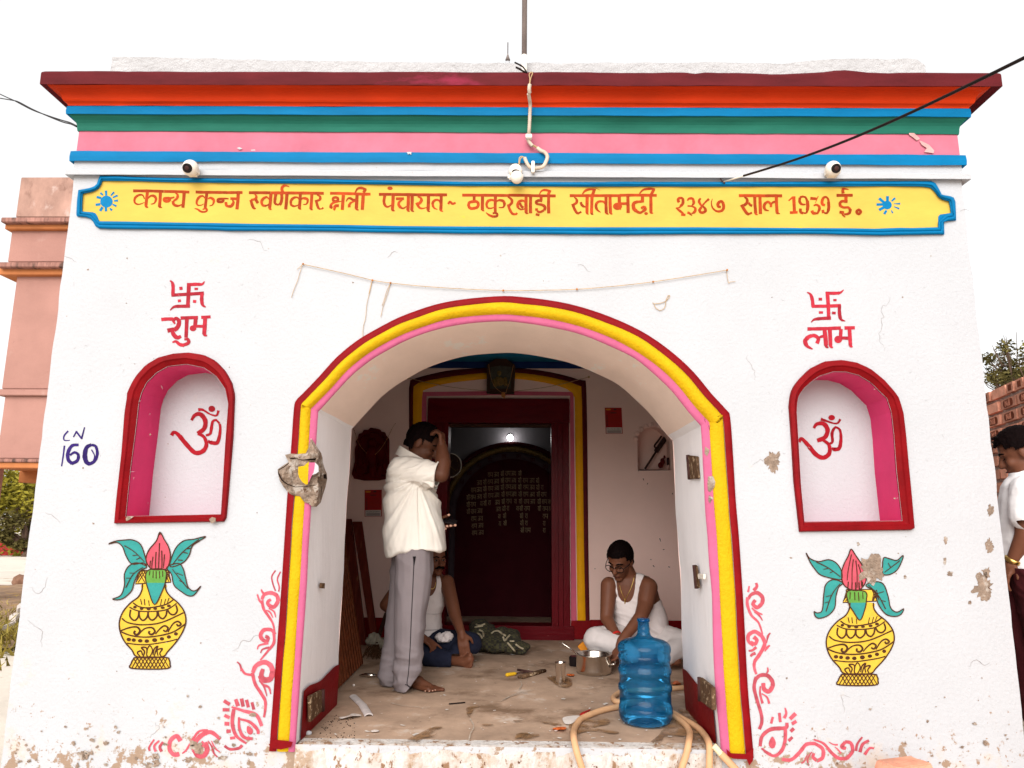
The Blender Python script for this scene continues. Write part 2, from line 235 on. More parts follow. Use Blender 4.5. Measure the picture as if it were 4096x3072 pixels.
# ------------------------------------------------------------------ mesh helpers
def tag(o, label=None, cat=None, group=None, kind=None):
    if label: o['label'] = label
    if cat: o['category'] = cat
    if group: o['group'] = group
    if kind: o['kind'] = kind
    return o
def empty(name, loc=(0, 0, 0), label=None, cat=None, group=None):
    o = bpy.data.objects.new(name, None); COL.objects.link(o); o.location = loc; o.empty_display_size = 0.1
    return tag(o, label, cat, group)
def link(name, me, mats, parent=None):
    o = bpy.data.objects.new(name, me); COL.objects.link(o)
    for m in (mats if isinstance(mats, (list, tuple)) else [mats]): me.materials.append(m)
    if parent is not None:
        o.parent = parent
        p = parent; L = Vector((0, 0, 0))
        while p is not None: L = L + p.location; p = p.parent
        o.location = -L              # meshes are in world coordinates
    return o
class MB:
    def __init__(s): s.v = []; s.f = []; s.mi = []; s.t = []; s.cur = 0; s.tint = 1.0; s.k = 0
    def vert(s, p): s.v.append(tuple(p)); s.t.append(s.tint); return len(s.v) - 1
    def face(s, ids): s.f.append(tuple(ids)); s.mi.append(s.cur)
    def poly(s, pts): s.face([s.vert(p) for p in pts])
    def box(s, a, b):
        x0, y0, z0 = a; x1, y1, z1 = b
        i = [s.vert(p) for p in ((x0,y0,z0),(x1,y0,z0),(x1,y1,z0),(x0,y1,z0),(x0,y0,z1),(x1,y0,z1),(x1,y1,z1),(x0,y1,z1))]
        for q in ((0,3,2,1),(4,5,6,7),(0,1,5,4),(1,2,6,5),(2,3,7,6),(3,0,4,7)): s.face([i[k] for k in q])
    def obox(s, c, ax, ay, az):      # oriented box, half-axis vectors
        c, ax, ay, az = map(Vector, (c, ax, ay, az))
        i = [s.vert(c + ax*a + ay*b + az*d) for a, b, d in ((-1,-1,-1),(1,-1,-1),(1,1,-1),(-1,1,-1),(-1,-1,1),(1,-1,1),(1,1,1),(-1,1,1))]
        for q in ((0,3,2,1),(4,5,6,7),(0,1,5,4),(1,2,6,5),(2,3,7,6),(3,0,4,7)): s.face([i[k] for k in q])
    def loft(s, rings, close=True, cap=True):
        ids = [[s.vert(p) for p in r] for r in rings]
        n = len(ids[0])
        for a, b in zip(ids, ids[1:]):
            for k in range(n if close else n - 1): s.face((a[k], a[(k+1) % n], b[(k+1) % n], b[k]))
        if cap and close:
            s.face(list(reversed(ids[0]))); s.face(ids[-1])
    def tube(s, pts, r, n=8, cap=True):
        pts = [Vector(p) for p in pts]; rs = r if isinstance(r, (list, tuple)) else [r] * len(pts)
        rings = []; prev = None
        for i, p in enumerate(pts):
            d = (pts[min(i+1, len(pts)-1)] - pts[max(i-1, 0)])
            d = d.normalized() if d.length > 1e-9 else Vector((0, 0, 1))
            if prev is None: u = d.orthogonal().normalized()
            else:
                u = prev - d * prev.dot(d); u = u.normalized() if u.length > 1e-6 else d.orthogonal().normalized()
            prev = u; w_ = d.cross(u)
            rings.append([p + (u * math.cos(2*math.pi*k/n) + w_ * math.sin(2*math.pi*k/n)) * rs[i] for k in range(n)])
        s.loft(rings, True, cap)
    def lathe(s, c, prof, n=32, axis=None):     # prof: (r, z) bottom to top
        c = Vector(c); rings = []
        for r, z in prof: rings.append([c + Vector((r*math.cos(2*math.pi*k/n), r*math.sin(2*math.pi*k/n), z)) for k in range(n)])
        if axis is not None:
            q = Vector((0, 0, 1)).rotation_difference(Vector(axis)); rings = [[c + q @ (p - c) for p in r] for r in rings]
        s.loft(rings, True, True)
    def ellipsoid(s, c, r, n=14, m=9, rot=None):
        c = Vector(c); rings = []
        for j in range(m + 1):
            t = math.pi * j / m; st = max(math.sin(t), 1e-3)
            ring = [Vector((r[0]*st*math.cos(2*math.pi*k/n), r[1]*st*math.sin(2*math.pi*k/n), -r[2]*math.cos(t))) for k in range(n)]
            rings.append([c + (rot @ p if rot else p) for p in ring])
        s.loft(rings, True, True)
    def mesh(s, name):
        me = bpy.data.meshes.new(name); me.from_pydata(s.v, [], s.f); me.update()
        for p, i in zip(me.polygons, s.mi): p.material_index = i
        if any(t != 1.0 for t in s.t) or True:
            a = me.attributes.new('tint', 'FLOAT', 'POINT'); a.data.foreach_set('value', s.t)
        return me
    def build(s, name, mats, parent=None, smooth=False, bevel=0):
        me = s.mesh(name)
        bm = bmesh.new(); bm.from_mesh(me); bmesh.ops.recalc_face_normals(bm, faces=bm.faces)
        if bevel: bmesh.ops.bevel(bm, geom=list(bm.edges), offset=bevel, segments=2, affect='EDGES', clamp_overlap=True)
        bm.to_mesh(me); bm.free()
        if smooth:
            for p in me.polygons: p.use_smooth = True
        return link(name, me, mats, parent)
    # ---- paint laid on a plane Y: shapes are drawn in photo pixels and unprojected on the wall
    def lay(s, pts2, Y):
        return [s.vert(P(x, y, Y)) for x, y in pts2]
    def patch(s, pts2, Y):               # filled outline (may be concave)
        tri = tessellate_polygon([[Vector((x, y, 0)) for x, y in pts2]])
        ids = s.lay(pts2, Y)
        for t in tri: s.face([ids[k] for k in t])
    def stroke(s, pts, w, Y, closed=False, smooth=True, sub=5):
        """brush stroke; w: width, or (start, mid, end) widths in pixels"""
        p = cr(pts, sub, closed) if smooth and len(pts) > 2 else list(pts)
        n = len(p); s.tint = random.uniform(0.78, 1.22); s.k += 1; Yk = Y - 0.00006 * (s.k % 30)
        L_, R_ = [], []
        for i in range(n):
            a = p[i-1] if (i or closed) else p[i]; b = p[(i+1) % n] if (i < n-1 or closed) else p[i]
            dx, dy = b[0]-a[0], b[1]-a[1]; l = math.hypot(dx, dy) or 1; nx, ny = -dy/l, dx/l
            f = i / max(1, n-1)
            if isinstance(w, (tuple, list)): ww = w[0] + (w[1]-w[0])*min(1, f*2) if f < .5 else w[1] + (w[2]-w[1])*(f*2-1)
            else: ww = w
            ww *= 1 + 0.05 * math.sin(i*1.7 + s.k)
            L_.append((p[i][0] + nx*ww/2, p[i][1] + ny*ww/2)); R_.append((p[i][0] - nx*ww/2, p[i][1] - ny*ww/2))
        A, B = s.lay(L_, Yk), s.lay(R_, Yk)
        for i in range(n if closed else n - 1): s.face((A[i], A[(i+1) % n], B[(i+1) % n], B[i]))
        s.tint = 1.0
    def disc(s, c, rx, ry, Y, n=18):
        s.k += 1; s.tint = random.uniform(0.85, 1.15); Yk = Y - 0.00006 * (s.k % 30)
        s.face(s.lay([(c[0] + rx*math.cos(2*math.pi*k/n), c[1] + ry*math.sin(2*math.pi*k/n)) for k in range(n)], Yk)); s.tint = 1.0
    def strokes(s, text, Y, ox=0, oy=0, k=S1, wk=1.0):
        """lines 'w[:w2:w3][c][l]|x,y x,y ...' ; 'o|cx,cy rx,ry' is a filled dot, 'f|...' a filled outline"""
        for ln in text.strip().split('\n'):
            ln = ln.strip()
            if not ln or ln[0] == '#': continue
            h, d = ln.split('|')
            if h == 'o':
                a, b = d.split(); a = [float(q) for q in a.split(',')]; b = [float(q) for q in b.split(',')]
                s.disc((ox + a[0]*k, oy + a[1]*k), b[0]*k, b[1]*k, Y); continue
            pts = Q(d, ox, oy, k)
            if h == 'f': s.k += 1; s.patch(cr(pts, 3, True), Y - 0.00006 * (s.k % 30)); continue
            if h == 'F': s.k += 1; s.patch(pts, Y - 0.00006 * (s.k % 30)); continue
            cl = h.endswith('c'); li = h.endswith('l'); h = h.rstrip('cl')
            ws = [float(q)*k*wk for q in h.split(':')]
            s.stroke(pts, ws[0] if len(ws) == 1 else (ws if len(ws) == 3 else (ws[0], (ws[0]+ws[1])/2, ws[1])), Y, cl, not li)
def cr(pts, sub=5, closed=False):
    n = len(pts); out = []; D = len(pts[0])
    rng = n if closed else n - 1
    for i in range(rng):
        p0 = pts[(i-1) % n] if (closed or i > 0) else pts[i]; p1 = pts[i]; p2 = pts[(i+1) % n]
        p3 = pts[(i+2) % n] if (closed or i + 2 < n) else p2
        for q in range(sub):
            t = q / sub
            out.append(tuple(0.5*((2*p1[d]) + (-p0[d]+p2[d])*t + (2*p0[d]-5*p1[d]+4*p2[d]-p3[d])*t*t + (-p0[d]+3*p1[d]-3*p2[d]+p3[d])*t**3) for d in range(D)))
    if not closed: out.append(tuple(pts[-1]))
    return out
def cr3(pts, sub=6): return [Vector(p) for p in cr([tuple(p) for p in pts], sub)]
def resample(pts, n, closed=True):
    q = list(pts) + ([pts[0]] if closed else [])
    L = [0]
    for a, b in zip(q, q[1:]): L.append(L[-1] + math.dist(a, b))
    out = []; j = 0; N = n if closed else n - 1
    for i in range(n):
        d = L[-1] * i / N
        while j < len(L) - 2 and L[j+1] < d: j += 1
        t = (d - L[j]) / max(1e-9, L[j+1] - L[j]); out.append(tuple(a + (b-a)*t for a, b in zip(q[j], q[j+1])))
    return out
def nearest_on(poly, p):
    best = None
    for a, b in zip(poly, poly[1:] + poly[:1]):
        ax, ay = a; dx, dy = b[0]-ax, b[1]-ay; t = max(0, min(1, ((p[0]-ax)*dx + (p[1]-ay)*dy) / (dx*dx + dy*dy + 1e-12)))
        q = (ax + dx*t, ay + dy*t); d = math.dist(p, q)
        if best is None or d < best[0]: best = (d, q)
    return best[1]
def offset_path(pts, d):
    """offset an open (x, z) path to its right-hand side"""
    out = []
    for i, p in enumerate(pts):
        a = pts[max(0, i-1)]; b = pts[min(len(pts)-1, i+1)]
        dx, dz = b[0]-a[0], b[1]-a[1]; l = math.hypot(dx, dz) or 1
        dd = d[i] if isinstance(d, list) else d
        out.append((p[0] + dz/l*dd, p[1] - dx/l*dd))
    return out
# ---- organic shapes: capsules and ellipsoids joined by a voxel remesh into ONE continuous surface
def capsule(mb, a, ra, b, rb, n=16):
    a, b = Vector(a), Vector(b); d = b - a
    if d.length < 1e-6: d = Vector((0, 0, 1e-4))
    L = d.length; d.normalize(); u = d.orthogonal().normalized(); w_ = d.cross(u); rings = []
    def ring(c, r): rings.append([c + (u*math.cos(2*math.pi*k/n) + w_*math.sin(2*math.pi*k/n))*r for k in range(n)])
    for j in range(5):
        t = -math.pi/2 + math.pi/2 * (j + .15) / 5; ring(a + d*math.sin(t)*ra, ra*math.cos(t))
    for j in range(5): ring(a + d*L*j/4, ra + (rb-ra)*j/4)
    for j in range(5):
        t = math.pi/2 * (j + .85) / 5; ring(b + d*math.sin(t)*rb, rb*math.cos(t))
    mb.loft(rings, True, True)
def organic(name, prims, m, parent, voxel=0.007, smooth=6, grow=0.0, keep=None, disp=None):
    mb = MB()
    for p in prims:
        if p[0] == 'c': capsule(mb, p[1], p[2] + grow, p[3], p[4] + grow)
        elif p[0] == 'e': mb.ellipsoid(p[1], [r + grow for r in p[2]], 20, 14, p[3] if len(p) > 3 else None)
    me = mb.mesh('tmp'); bm = bmesh.new(); bm.from_mesh(me); bmesh.ops.recalc_face_normals(bm, faces=bm.faces); bm.to_mesh(me); bm.free()
    o = bpy.data.objects.new('tmp', me); COL.objects.link(o)
    r = o.modifiers.new('r', 'REMESH'); r.mode = 'VOXEL'; r.voxel_size = voxel; r.adaptivity = 0
    sm = o.modifiers.new('s', 'SMOOTH'); sm.factor = 0.5; sm.iterations = smooth
    dg = bpy.context.evaluated_depsgraph_get(); dg.update()
    me2 = bpy.data.meshes.new_from_object(o.evaluated_get(dg)); bpy.data.objects.remove(o); bpy.data.meshes.remove(me)
    if disp:
        ns = [v.normal.copy() for v in me2.vertices]
        for v, n in zip(me2.vertices, ns): v.co = disp(v.co.copy(), n)
    if keep:
        bm = bmesh.new(); bm.from_mesh(me2)
        bmesh.ops.delete(bm, geom=[f for f in bm.faces if not keep(f.calc_center_median())], context='FACES')
        bm.to_mesh(me2); bm.free()
    for p in me2.polygons: p.use_smooth = True
    me2.name = name; me2.materials.clear()
    return link(name, me2, m, parent)
def fold(amp, freq, axis_scale=(1, 1, 1), seed=0):
    def f(co, n):
        q = Vector((co.x*axis_scale[0], co.y*axis_scale[1], co.z*axis_scale[2])) * freq + Vector((seed, seed*2.3, seed*.7))
        a = noise.noise(q); r = 1 - abs(a) * 2
        return co + n * amp * (r * r if r > 0 else 0) + n * amp * 0.5 * noise.noise(q * 2.1)
    return f
# ================================================================== THE TEMPLE GATEWAY
XL, XR, YB, WT = -2.543, 2.370, 3.20, 0.75      # side edges, back wall of the porch, thickness of the front wall
TILT = -0.0085                                   # the mouldings run slightly downhill to the right
ZC = P(2048, 1449, 3.2).z                                        # porch ceiling
temple = empty('temple_gateway', (-0.08, 0, 0), 'white painted temple gateway with a rainbow-striped cornice and a wide arched porch', 'temple')
T = temple
# ---- traced outlines (photo pixels)
ARCH = [(1078,3003),(1104,2650),(1128,2325),(1149,1997),(1165,1800),(1176,1640),(1186,1602),(1214,1573),(1278,1506),(1348,1429),(1423,1367),(1497,1322),(1597,1270),(1706,1230),(1796,1207),(1895,1193),(2014,1185),(2099,1190),(2199,1202),(2298,1222),(2398,1252),(2497,1292),(2597,1344),(2696,1416),(2776,1491),(2845,1575),(2905,1640),(2920,1668),(2930,1798),(2942,1997),(2955,2146),(2967,2325),(2977,2496),(2990,2744),(3005,2918),(3014,3030)]
def wob(pts, a=0.002, f=4, seed=0):
    return [(x + a*noise.noise(Vector((x*f, z*f, seed))), z + a*noise.noise(Vector((x*f, z*f, seed+9)))) for x, z in pts]
AW = [(P(x, y).x, P(x, y).z) for x, y in ARCH]
AW = cr(AW, 3)
def side(p, l, r):            # band widths differ a little between the left and the right jamb
    t = max(0, min(1, (p[0] + 1.1) / 2.1)); return l + (r - l) * t
oR = offset_path(AW, 0.0)
oRY = offset_path(AW, [side(p, 0.036, 0.038) for p in AW])
oYP = offset_path(AW, [side(p, 0.094, 0.114) for p in AW])
oIN = offset_path(AW, [side(p, 0.124, 0.152) for p in AW])
oRY, oYP, oIN = wob(oRY, .004, 6), wob(oYP, .004, 6, 3), wob(oIN, .005, 5, 5)
def clipfloor(pts):           # the opening stops at the porch floor
    q = [p for p in pts if p[1] > FL]; return [(q[0][0], FL)] + q + [(q[-1][0], FL)]
HOLE = clipfloor(oIN)
# niches
NL_OUT = Q('928,1195 936,1100 945,1000 985,640 1010,300 1030,180', 0, 1500) + Q('1030,1655 1060,1590 1100,1520 1180,1430 1280,1370 1400,1338 1520,1328 1640,1345 1740,1395 1820,1480 1870,1570 1890,1655', 0, 750) + Q('1893,170 1880,500 1855,800 1830,1100 1820,1180', 0, 1500)
NL_IN = Q('1012,1136 1050,760 1095,420 1118,220', 0, 1500) + Q('1140,1650 1180,1570 1260,1490 1350,1440 1500,1422 1640,1450 1740,1520 1810,1620', 0, 750) + Q('1835,230 1810,560 1790,900 1776,1120', 0, 1500)
NR_OUT = Q('400,1262 380,1080 355,860 335,520 315,250 325,170', 2996, 1500) + Q('340,1620 390,1550 480,1460 600,1400 740,1388 860,1410 970,1460 1080,1550 1160,1640', 2996, 750) + Q('1200,190 1235,310 1255,480 1275,700 1300,960 1325,1248', 2996, 1500)
NR_IN = Q('447,1182 420,900 405,640 385,300 390,210', 2996, 1500) + Q('400,1680 430,1630 480,1580 560,1520 680,1482 780,1484 880,1510 980,1570 1070,1660', 2996, 750) + Q('1110,190 1145,300 1165,480 1185,760 1210,980 1232,1172', 2996, 1500)
def W2(pts, Y=0.0): return [(P(x, y, Y).x, P(x, y, Y).z) for x, y in pts]
NLo, NLi, NRo, NRi = W2(NL_OUT), W2(NL_IN), W2(NR_OUT), W2(NR_IN)
ZTOP = P(2048, 291, -0.155).z
# ---- front wall with its three openings
def edge_noise(z, s): return 0.007 * noise.noise(Vector((s, 0, z*5))) + 0.004 * noise.noise(Vector((s, 3, z*17)))
zs = [0.0 + (ZTOP - 0.02) * i / 60 for i in range(61)]
outer = [(XL + edge_noise(z, 1), z) for z in reversed(zs)] + [(XR + edge_noise(z, 7), z) for z in zs]
mb = MB()
loops = [outer, [(x, z) for x, z in HOLE], NLi, NRi]
flat = [p for l in loops for p in l]
for t in tessellate_polygon([[Vector((x, z, 0)) for x, z in l] for l in loops]):
    mb.face([0, 0, 0]); mb.f[-1] = t
for x, z in flat: mb.vert((x, 0, z))
# outside faces of the gateway block: sides, back, roof
yb = YB + 0.35; n = len(zs)
for x, s in ((XL, 1), (XR, 7)):
    a = [mb.vert((x + edge_noise(z, s), 0, z)) for z in zs]; b = [mb.vert((x, yb, z)) for z in zs]
    for i in range(n - 1): mb.face((a[i], b[i], b[i+1], a[i+1]))
mb.poly([(XL, yb + 2.6, 0), (XR, yb + 2.6, 0), (XR, yb + 2.6, ZTOP - .02), (XL, yb + 2.6, ZTOP - .02)])
mb.poly([(XL, 0, ZTOP - .02), (XR, 0, ZTOP - .02), (XR, yb + 2.6, ZTOP - .02), (XL, yb + 2.6, ZTOP - .02)])
for x in (XL, XR): mb.poly([(x, yb, 0), (x, yb + 2.6, 0), (x, yb + 2.6, ZTOP - .02), (x, yb, ZTOP - .02)])
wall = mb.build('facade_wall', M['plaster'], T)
# ---- arch mouldings: dark red flat band, half-round yellow band, pink inner band
def band(name, a, b, prof, m, zmin=None, par=T, flat=0.0):
    """strip between two paths; prof = [(t, y)]"""
    mb = MB(); rings = []
    for p, q in zip(a, b):
        k_ = 1 - flat*max(0, min(1, (2.05 - p[1])/.25)); rings.append([(p[0] + (q[0]-p[0])*t, y*k_ + .0022*noise.noise(Vector((p[0]*7, p[1]*7, t*3))), p[1] + (q[1]-p[1])*t) for t, y in prof])
    mb.loft(rings, False, False)
    return mb.build(name, m, par, smooth=True)
band('arch_outer_band', oR, oRY, [(0, 0.002), (0.03, -0.008), (0.5, -0.012), (1, -0.010)], M['darkred'])
band('arch_roll_moulding', oRY, oYP, [(0, -0.006)] + [(t/10, -0.010 - 0.030*math.sin(math.pi*t/10)**0.7) for t in range(1, 10)] + [(1, -0.008)], M['yellow'], flat=.62)
band('arch_inner_band', oYP, oIN, [(0, -0.010), (0.5, -0.010), (0.93, -0.008), (1.06, 0.004)], M['pink_arch'])
# the red feet under both ends of the arch bands
for s, pts in ((0, '150,1470 205,1430 300,1440 345,1450 330,1490 250,1510 170,1500'), (1, '1820,1505 1860,1540 1975,1545 2040,1500 2035,1600 2005,1640 1985,1590 1880,1585 1830,1560')):
    mb = MB(); mb.patch(Q(pts, 1000 if s == 0 else 2000, 2247), -0.030); mb.build('arch_band_foot', M['darkred'], T)
# ---- reveal: jambs, vault and red dado
def zdado(y): return FL + 0.225 + 0.02 * noise.noise(Vector((y*4, 1, 0)))
iv = [i for i, p in enumerate(HOLE)]
spr = max(i for i, p in enumerate(HOLE) if p[0] < 0 and p[1] < 2.03); spl = min(i for i, p in enumerate(HOLE) if p[0] > 0 and p[1] < 2.0)
ys = [0.004 + (WT - 0.004) * k / 12 for k in range(13)]
def reveal(name, seq, m, a=0.006):
    mb = MB(); rings = []
    for x, z in seq:
        rings.append([(x + a*noise.noise(Vector((x*3, y*4, z*3))) * (1 if k else 0), y, z + a*.7*noise.noise(Vector((x*3+7, y*4, z*3))) * (1 if k else 0)) for k, y in enumerate(ys)])
    mb.loft(rings, False, False); return mb.build(name, m, T, smooth=True)
reveal('vault', HOLE[spr:spl+1], M['vault'])
reveal('jamb', HOLE[:spr+1], M['jamb']); reveal('jamb', HOLE[spl:], M['jamb'])
for sgn, seq in ((1, HOLE[:spr+1]), (-1, HOLE[spl:])):
    x0 = seq[0][0] if sgn > 0 else seq[-1][0]
    mb = MB(); yy = [0.055 + (WT - .055) * k / 24 for k in range(25)]
    def xj(z):
        q = sorted(seq, key=lambda p: p[1])
        for a, b in zip(q, q[1:]):
            if a[1] <= z <= b[1]: return a[0] + (b[0]-a[0]) * (z-a[1]) / max(1e-6, b[1]-a[1])
        return x0
    lo = [mb.vert((xj(FL) + sgn*0.008, y, FL)) for y in yy]; hi = [mb.vert((xj(zdado(y)) + sgn*0.008, y, zdado(y))) for y in yy]
    for i in range(24): mb.face((lo[i], lo[i+1], hi[i+1], hi[i]))
    mb.build('dado', M['darkred'], T)
# ---- cornice, built as mitred mouldings round the front and both sides
def zc(y, p): return P(2048, y, -p).z
def moulding(name, prof, m, seed=0, rough=0.003, back=0.6):
    """prof: [(pixel row at mid-facade, projection)]"""
    mb = MB(); rings = []; NX = 70
    for k, (y, p) in enumerate(prof):
        z = zc(y, p); ring = [(XL - p, back, z - TILT*2.5)]
        ring.append((XL - p, 0.05, z - TILT*2.5))
        for i in range(NX + 1):
            x = XL - p + (XR - XL + 2*p) * i / NX
            dz = rough * (noise.noise(Vector((x*2.2, seed + k*.3, 0))) + .6*noise.noise(Vector((x*9, seed + k*.3, 2))))
            dy = rough * .8 * noise.noise(Vector((x*3.1, seed + 5, k*.4)))
            ring.append((x, -p + dy, z + TILT*(x + .08) + dz))
        ring += [(XR + p, 0.05, z + TILT*2.4), (XR + p, back, z + TILT*2.4)]
        rings.append(ring)
    mb.loft(rings, False, False); return mb.build(name, m, cornice, smooth=False)
mb = MB(); cornice = None
# the coping slab owns the mouldings under it
pm = 0.155
def slab():
    mb = MB(); rings = []; NX = 90
    for k, (y, p) in enumerate([(291, 0.0), (289, pm - .012), (292, pm - .002), (297, pm), (341, pm), (342.5, pm - .03), (342.5, 0.05)]):
        z = zc(y, min(p, pm)) if k > 0 else zc(289, pm - .012); p_ = p if k else -0.5
        ring = [(XL - p_, 0.9, z - TILT*2.5)]
        for i in range(NX + 1):
            x = XL - p_ + (XR - XL + 2*p_ + .022) * i / NX
            chip = -0.010 * max(0, noise.noise(Vector((x*6, 4, 0))) - .42) * 6 if k in (1, 2) else 0
            dz = 0.004*noise.noise(Vector((x*2.5, k*.2, 0))) + 0.003*noise.noise(Vector((x*11, k, 1))) + chip
            dz += (-0.010 * math.exp(-((x - 1.35)/0.12)**2) + 0.018*math.exp(-((x - 1.72)/0.10)**2)) if k < 4 else 0
            ring.append((x, -p_ + 0.003*noise.noise(Vector((x*4, k, 3))), z + TILT*(x + .08) + dz))
        ring.append((XR + p_ + .022, 0.9, z + TILT*2.4)); rings.append(ring)
    mb.loft(rings, False, False); return mb.build('cornice', M['maroon'], T)
cornice = slab()
moulding('orange_cove', [(342.5, .132), (346, .128), (352, .120), (360, .104), (368, .092), (378, .084), (390, .078), (401, .075), (409, .070), (416, .060), (422, .054), (428, .053)], M['orange'], 1)
moulding('blue_fillet', [(428, .050), (430, .056), (446, .058), (461, .056), (463, .048)], M['blue'], 2)
moulding('green_cove', [(463, .046), (474, .038), (486, .026), (498, .017), (510, .013), (520, .012), (530, .010), (531, .002)], M['green'], 3)
moulding('pink_frieze', [(530, .003), (540, .004), (580, .004), (612.5, .004)], M['pink'], 4)
moulding('blue_fillet', [(611.5, .002), (612, .024), (632, .026), (652, .024), (653, .004)], M['blue'], 5)
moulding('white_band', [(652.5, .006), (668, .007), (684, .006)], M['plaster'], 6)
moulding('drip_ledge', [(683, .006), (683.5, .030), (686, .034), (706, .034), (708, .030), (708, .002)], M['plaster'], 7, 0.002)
# damage on the mouldings: pale crack on the pink frieze, chips showing plaster
for s_ in ('1285,1060 1310,1055 1340,1080 1375,1115 1350,1130 1320,1105 1290,1085', '1370,1130 1400,1140 1450,1165 1490,1210 1485,1232 1410,1222 1430,1190 1390,1165'):
    mb = MB(); mb.patch(Q(s_, 2996, 0), -0.0115); mb.build('paint_loss', mat('faded_pink', (0.55, 0.30, 0.29), 0.8, 0.2, 20), T)
for s_, ox_, d_ in (('1260,1222 1300,1222 1295,1245 1283,1235 1272,1243', 1000, -.031), ('1905,1190 1925,1183 1950,1195 1925,1203', 0, -.012), ('2018,1205 2050,1202 2055,1210 2020,1212', 0, -.030)):
    mb = MB(); mb.patch(Q(s_, ox_, 0), d_); mb.build('plaster_chip', M['plaster'], T)
# ---- parapet on the roof behind the cornice
mb = MB(); NX = 110; f_, b_ = 0.22, 0.42
x0, x1 = P(447, 240, f_).x, P(3698, 240, f_).x
top = [(447,217),(700,222),(1000,231),(1400,237),(1700,241),(2048,244),(2500,243),(2900,241),(3150,246),(3230,236),(3400,224),(3560,228),(3660,224),(3690,236),(3698,252)]
def ztop(px):
    for a, b in zip(top, top[1:]):
        if a[0] <= px <= b[0]: return P(px, a[1] + (b[1]-a[1])*(px-a[0])/(b[0]-a[0]), f_).z
    return P(px, 240, f_).z
zb = ZTOP - .03; rings = [[], [], [], []]
for i in range(NX + 1):
    px = 447 + (3698-447)*i/NX; x = x0 + (x1-x0)*i/NX; z = ztop(px) + .006*noise.noise(Vector((x*8, 0, 0))) + .004*noise.noise(Vector((x*30, 0, 4)))
    yy = .008*noise.noise(Vector((x*5, 2, 0)))
    rings[0].append((x, f_ + yy, zb)); rings[1].append((x, f_ + yy, z - .015)); rings[2].append((x, f_ + .02 + yy, z)); rings[3].append((x, b_, z))
mb.loft(rings, False, False)
for i in (0, NX): mb.poly([(rings[0][i][0], f_, zb), rings[1][i], rings[2][i], rings[3][i], (rings[0][i][0], b_, zb)])
mb.build('parapet', M['parapet'], T)
# ---- niches: raised dark red surround, pink recess, white back, painted syllable
def niche(o2, i2, backs, depth, omtext, ox):
    n = 96; A = resample(o2, n, True)
    B = [nearest_on(i2, p) for p in A]
    fr = MB(); rings = []
    for p, q in zip(A, B):
        rings.append([(p[0] + (q[0]-p[0])*t, y, p[1] + (q[1]-p[1])*t) for t, y in ((0, .002), (.04, -.016), (.12, -.022), (.52, -.024), (.62, -.016), (.97, -.002), (1.02, .006))])
    rings.append(rings[0]); fr.loft(rings, False, False)
    frame = fr.build('niche_surround', M['darkred'], T, smooth=False)
    rc = MB(); N2 = len(i2); loop = i2 + [i2[0]]
    yy = [0.004, .03, depth*.5, depth]
    rc.loft([[(x, y, z) for y in yy] for x, z in loop], False, False)
    rec = rc.build('niche_recess', M['magenta'], T, smooth=False)
    bk = MB(); bk.face([bk.vert((x, depth - 0.002, z)) for x, z in i2]); back = bk.build('niche_back', M['plaster'], rec)
    om = MB(); om.strokes(omtext, depth - 0.004, ox, 1500); om.build('painted_syllable', M['om'], rec)
    return frame
OML = '''22:38:34|1540,365 1565,325 1610,315 1650,365 1642,430 1588,472
22:36:36|1590,472 1640,498 1660,560 1632,612 1570,625 1510,570 1445,492
34:26:30|1450,498 1420,468 1395,462 1380,486
18:26:16|1655,485 1690,472 1700,425 1712,372 1745,360
14:30:32|1735,358 1768,400 1768,470 1752,535 1730,548 1690,540 1692,528
26:12:20|1594,280 1630,280 1690,315 1740,325 1757,285
o|1703,272 27,25'''
OMR = '''22:38:34|522,428 545,395 600,392 632,440 612,500 548,528
22:36:36|590,520 638,555 650,600 640,640 595,665 540,640 485,575
34:26:30|490,580 440,525 420,512 400,538
18:26:16|650,552 672,535 668,470 685,430 700,420
14:30:32|690,415 730,440 740,500 735,560 722,592 685,598 682,582
26:12:20|578,355 610,365 680,388 715,385 735,355
o|665,343 27,22'''
niche(NLo, NLi, None, 0.235, OML, 0)
niche(NRo, NRi, None, 0.235, OMR, 2996)
for s_ in ('1010,1150 1030,1135 1075,1138 1040,1165 1015,1175', '1680,1160 1705,1142 1735,1150 1735,1180 1700,1195'):
    mb = MB(); mb.patch(Q(s_, 0, 1500), -0.0262); mb.build('chipped_plaster', M['exposed'], T)
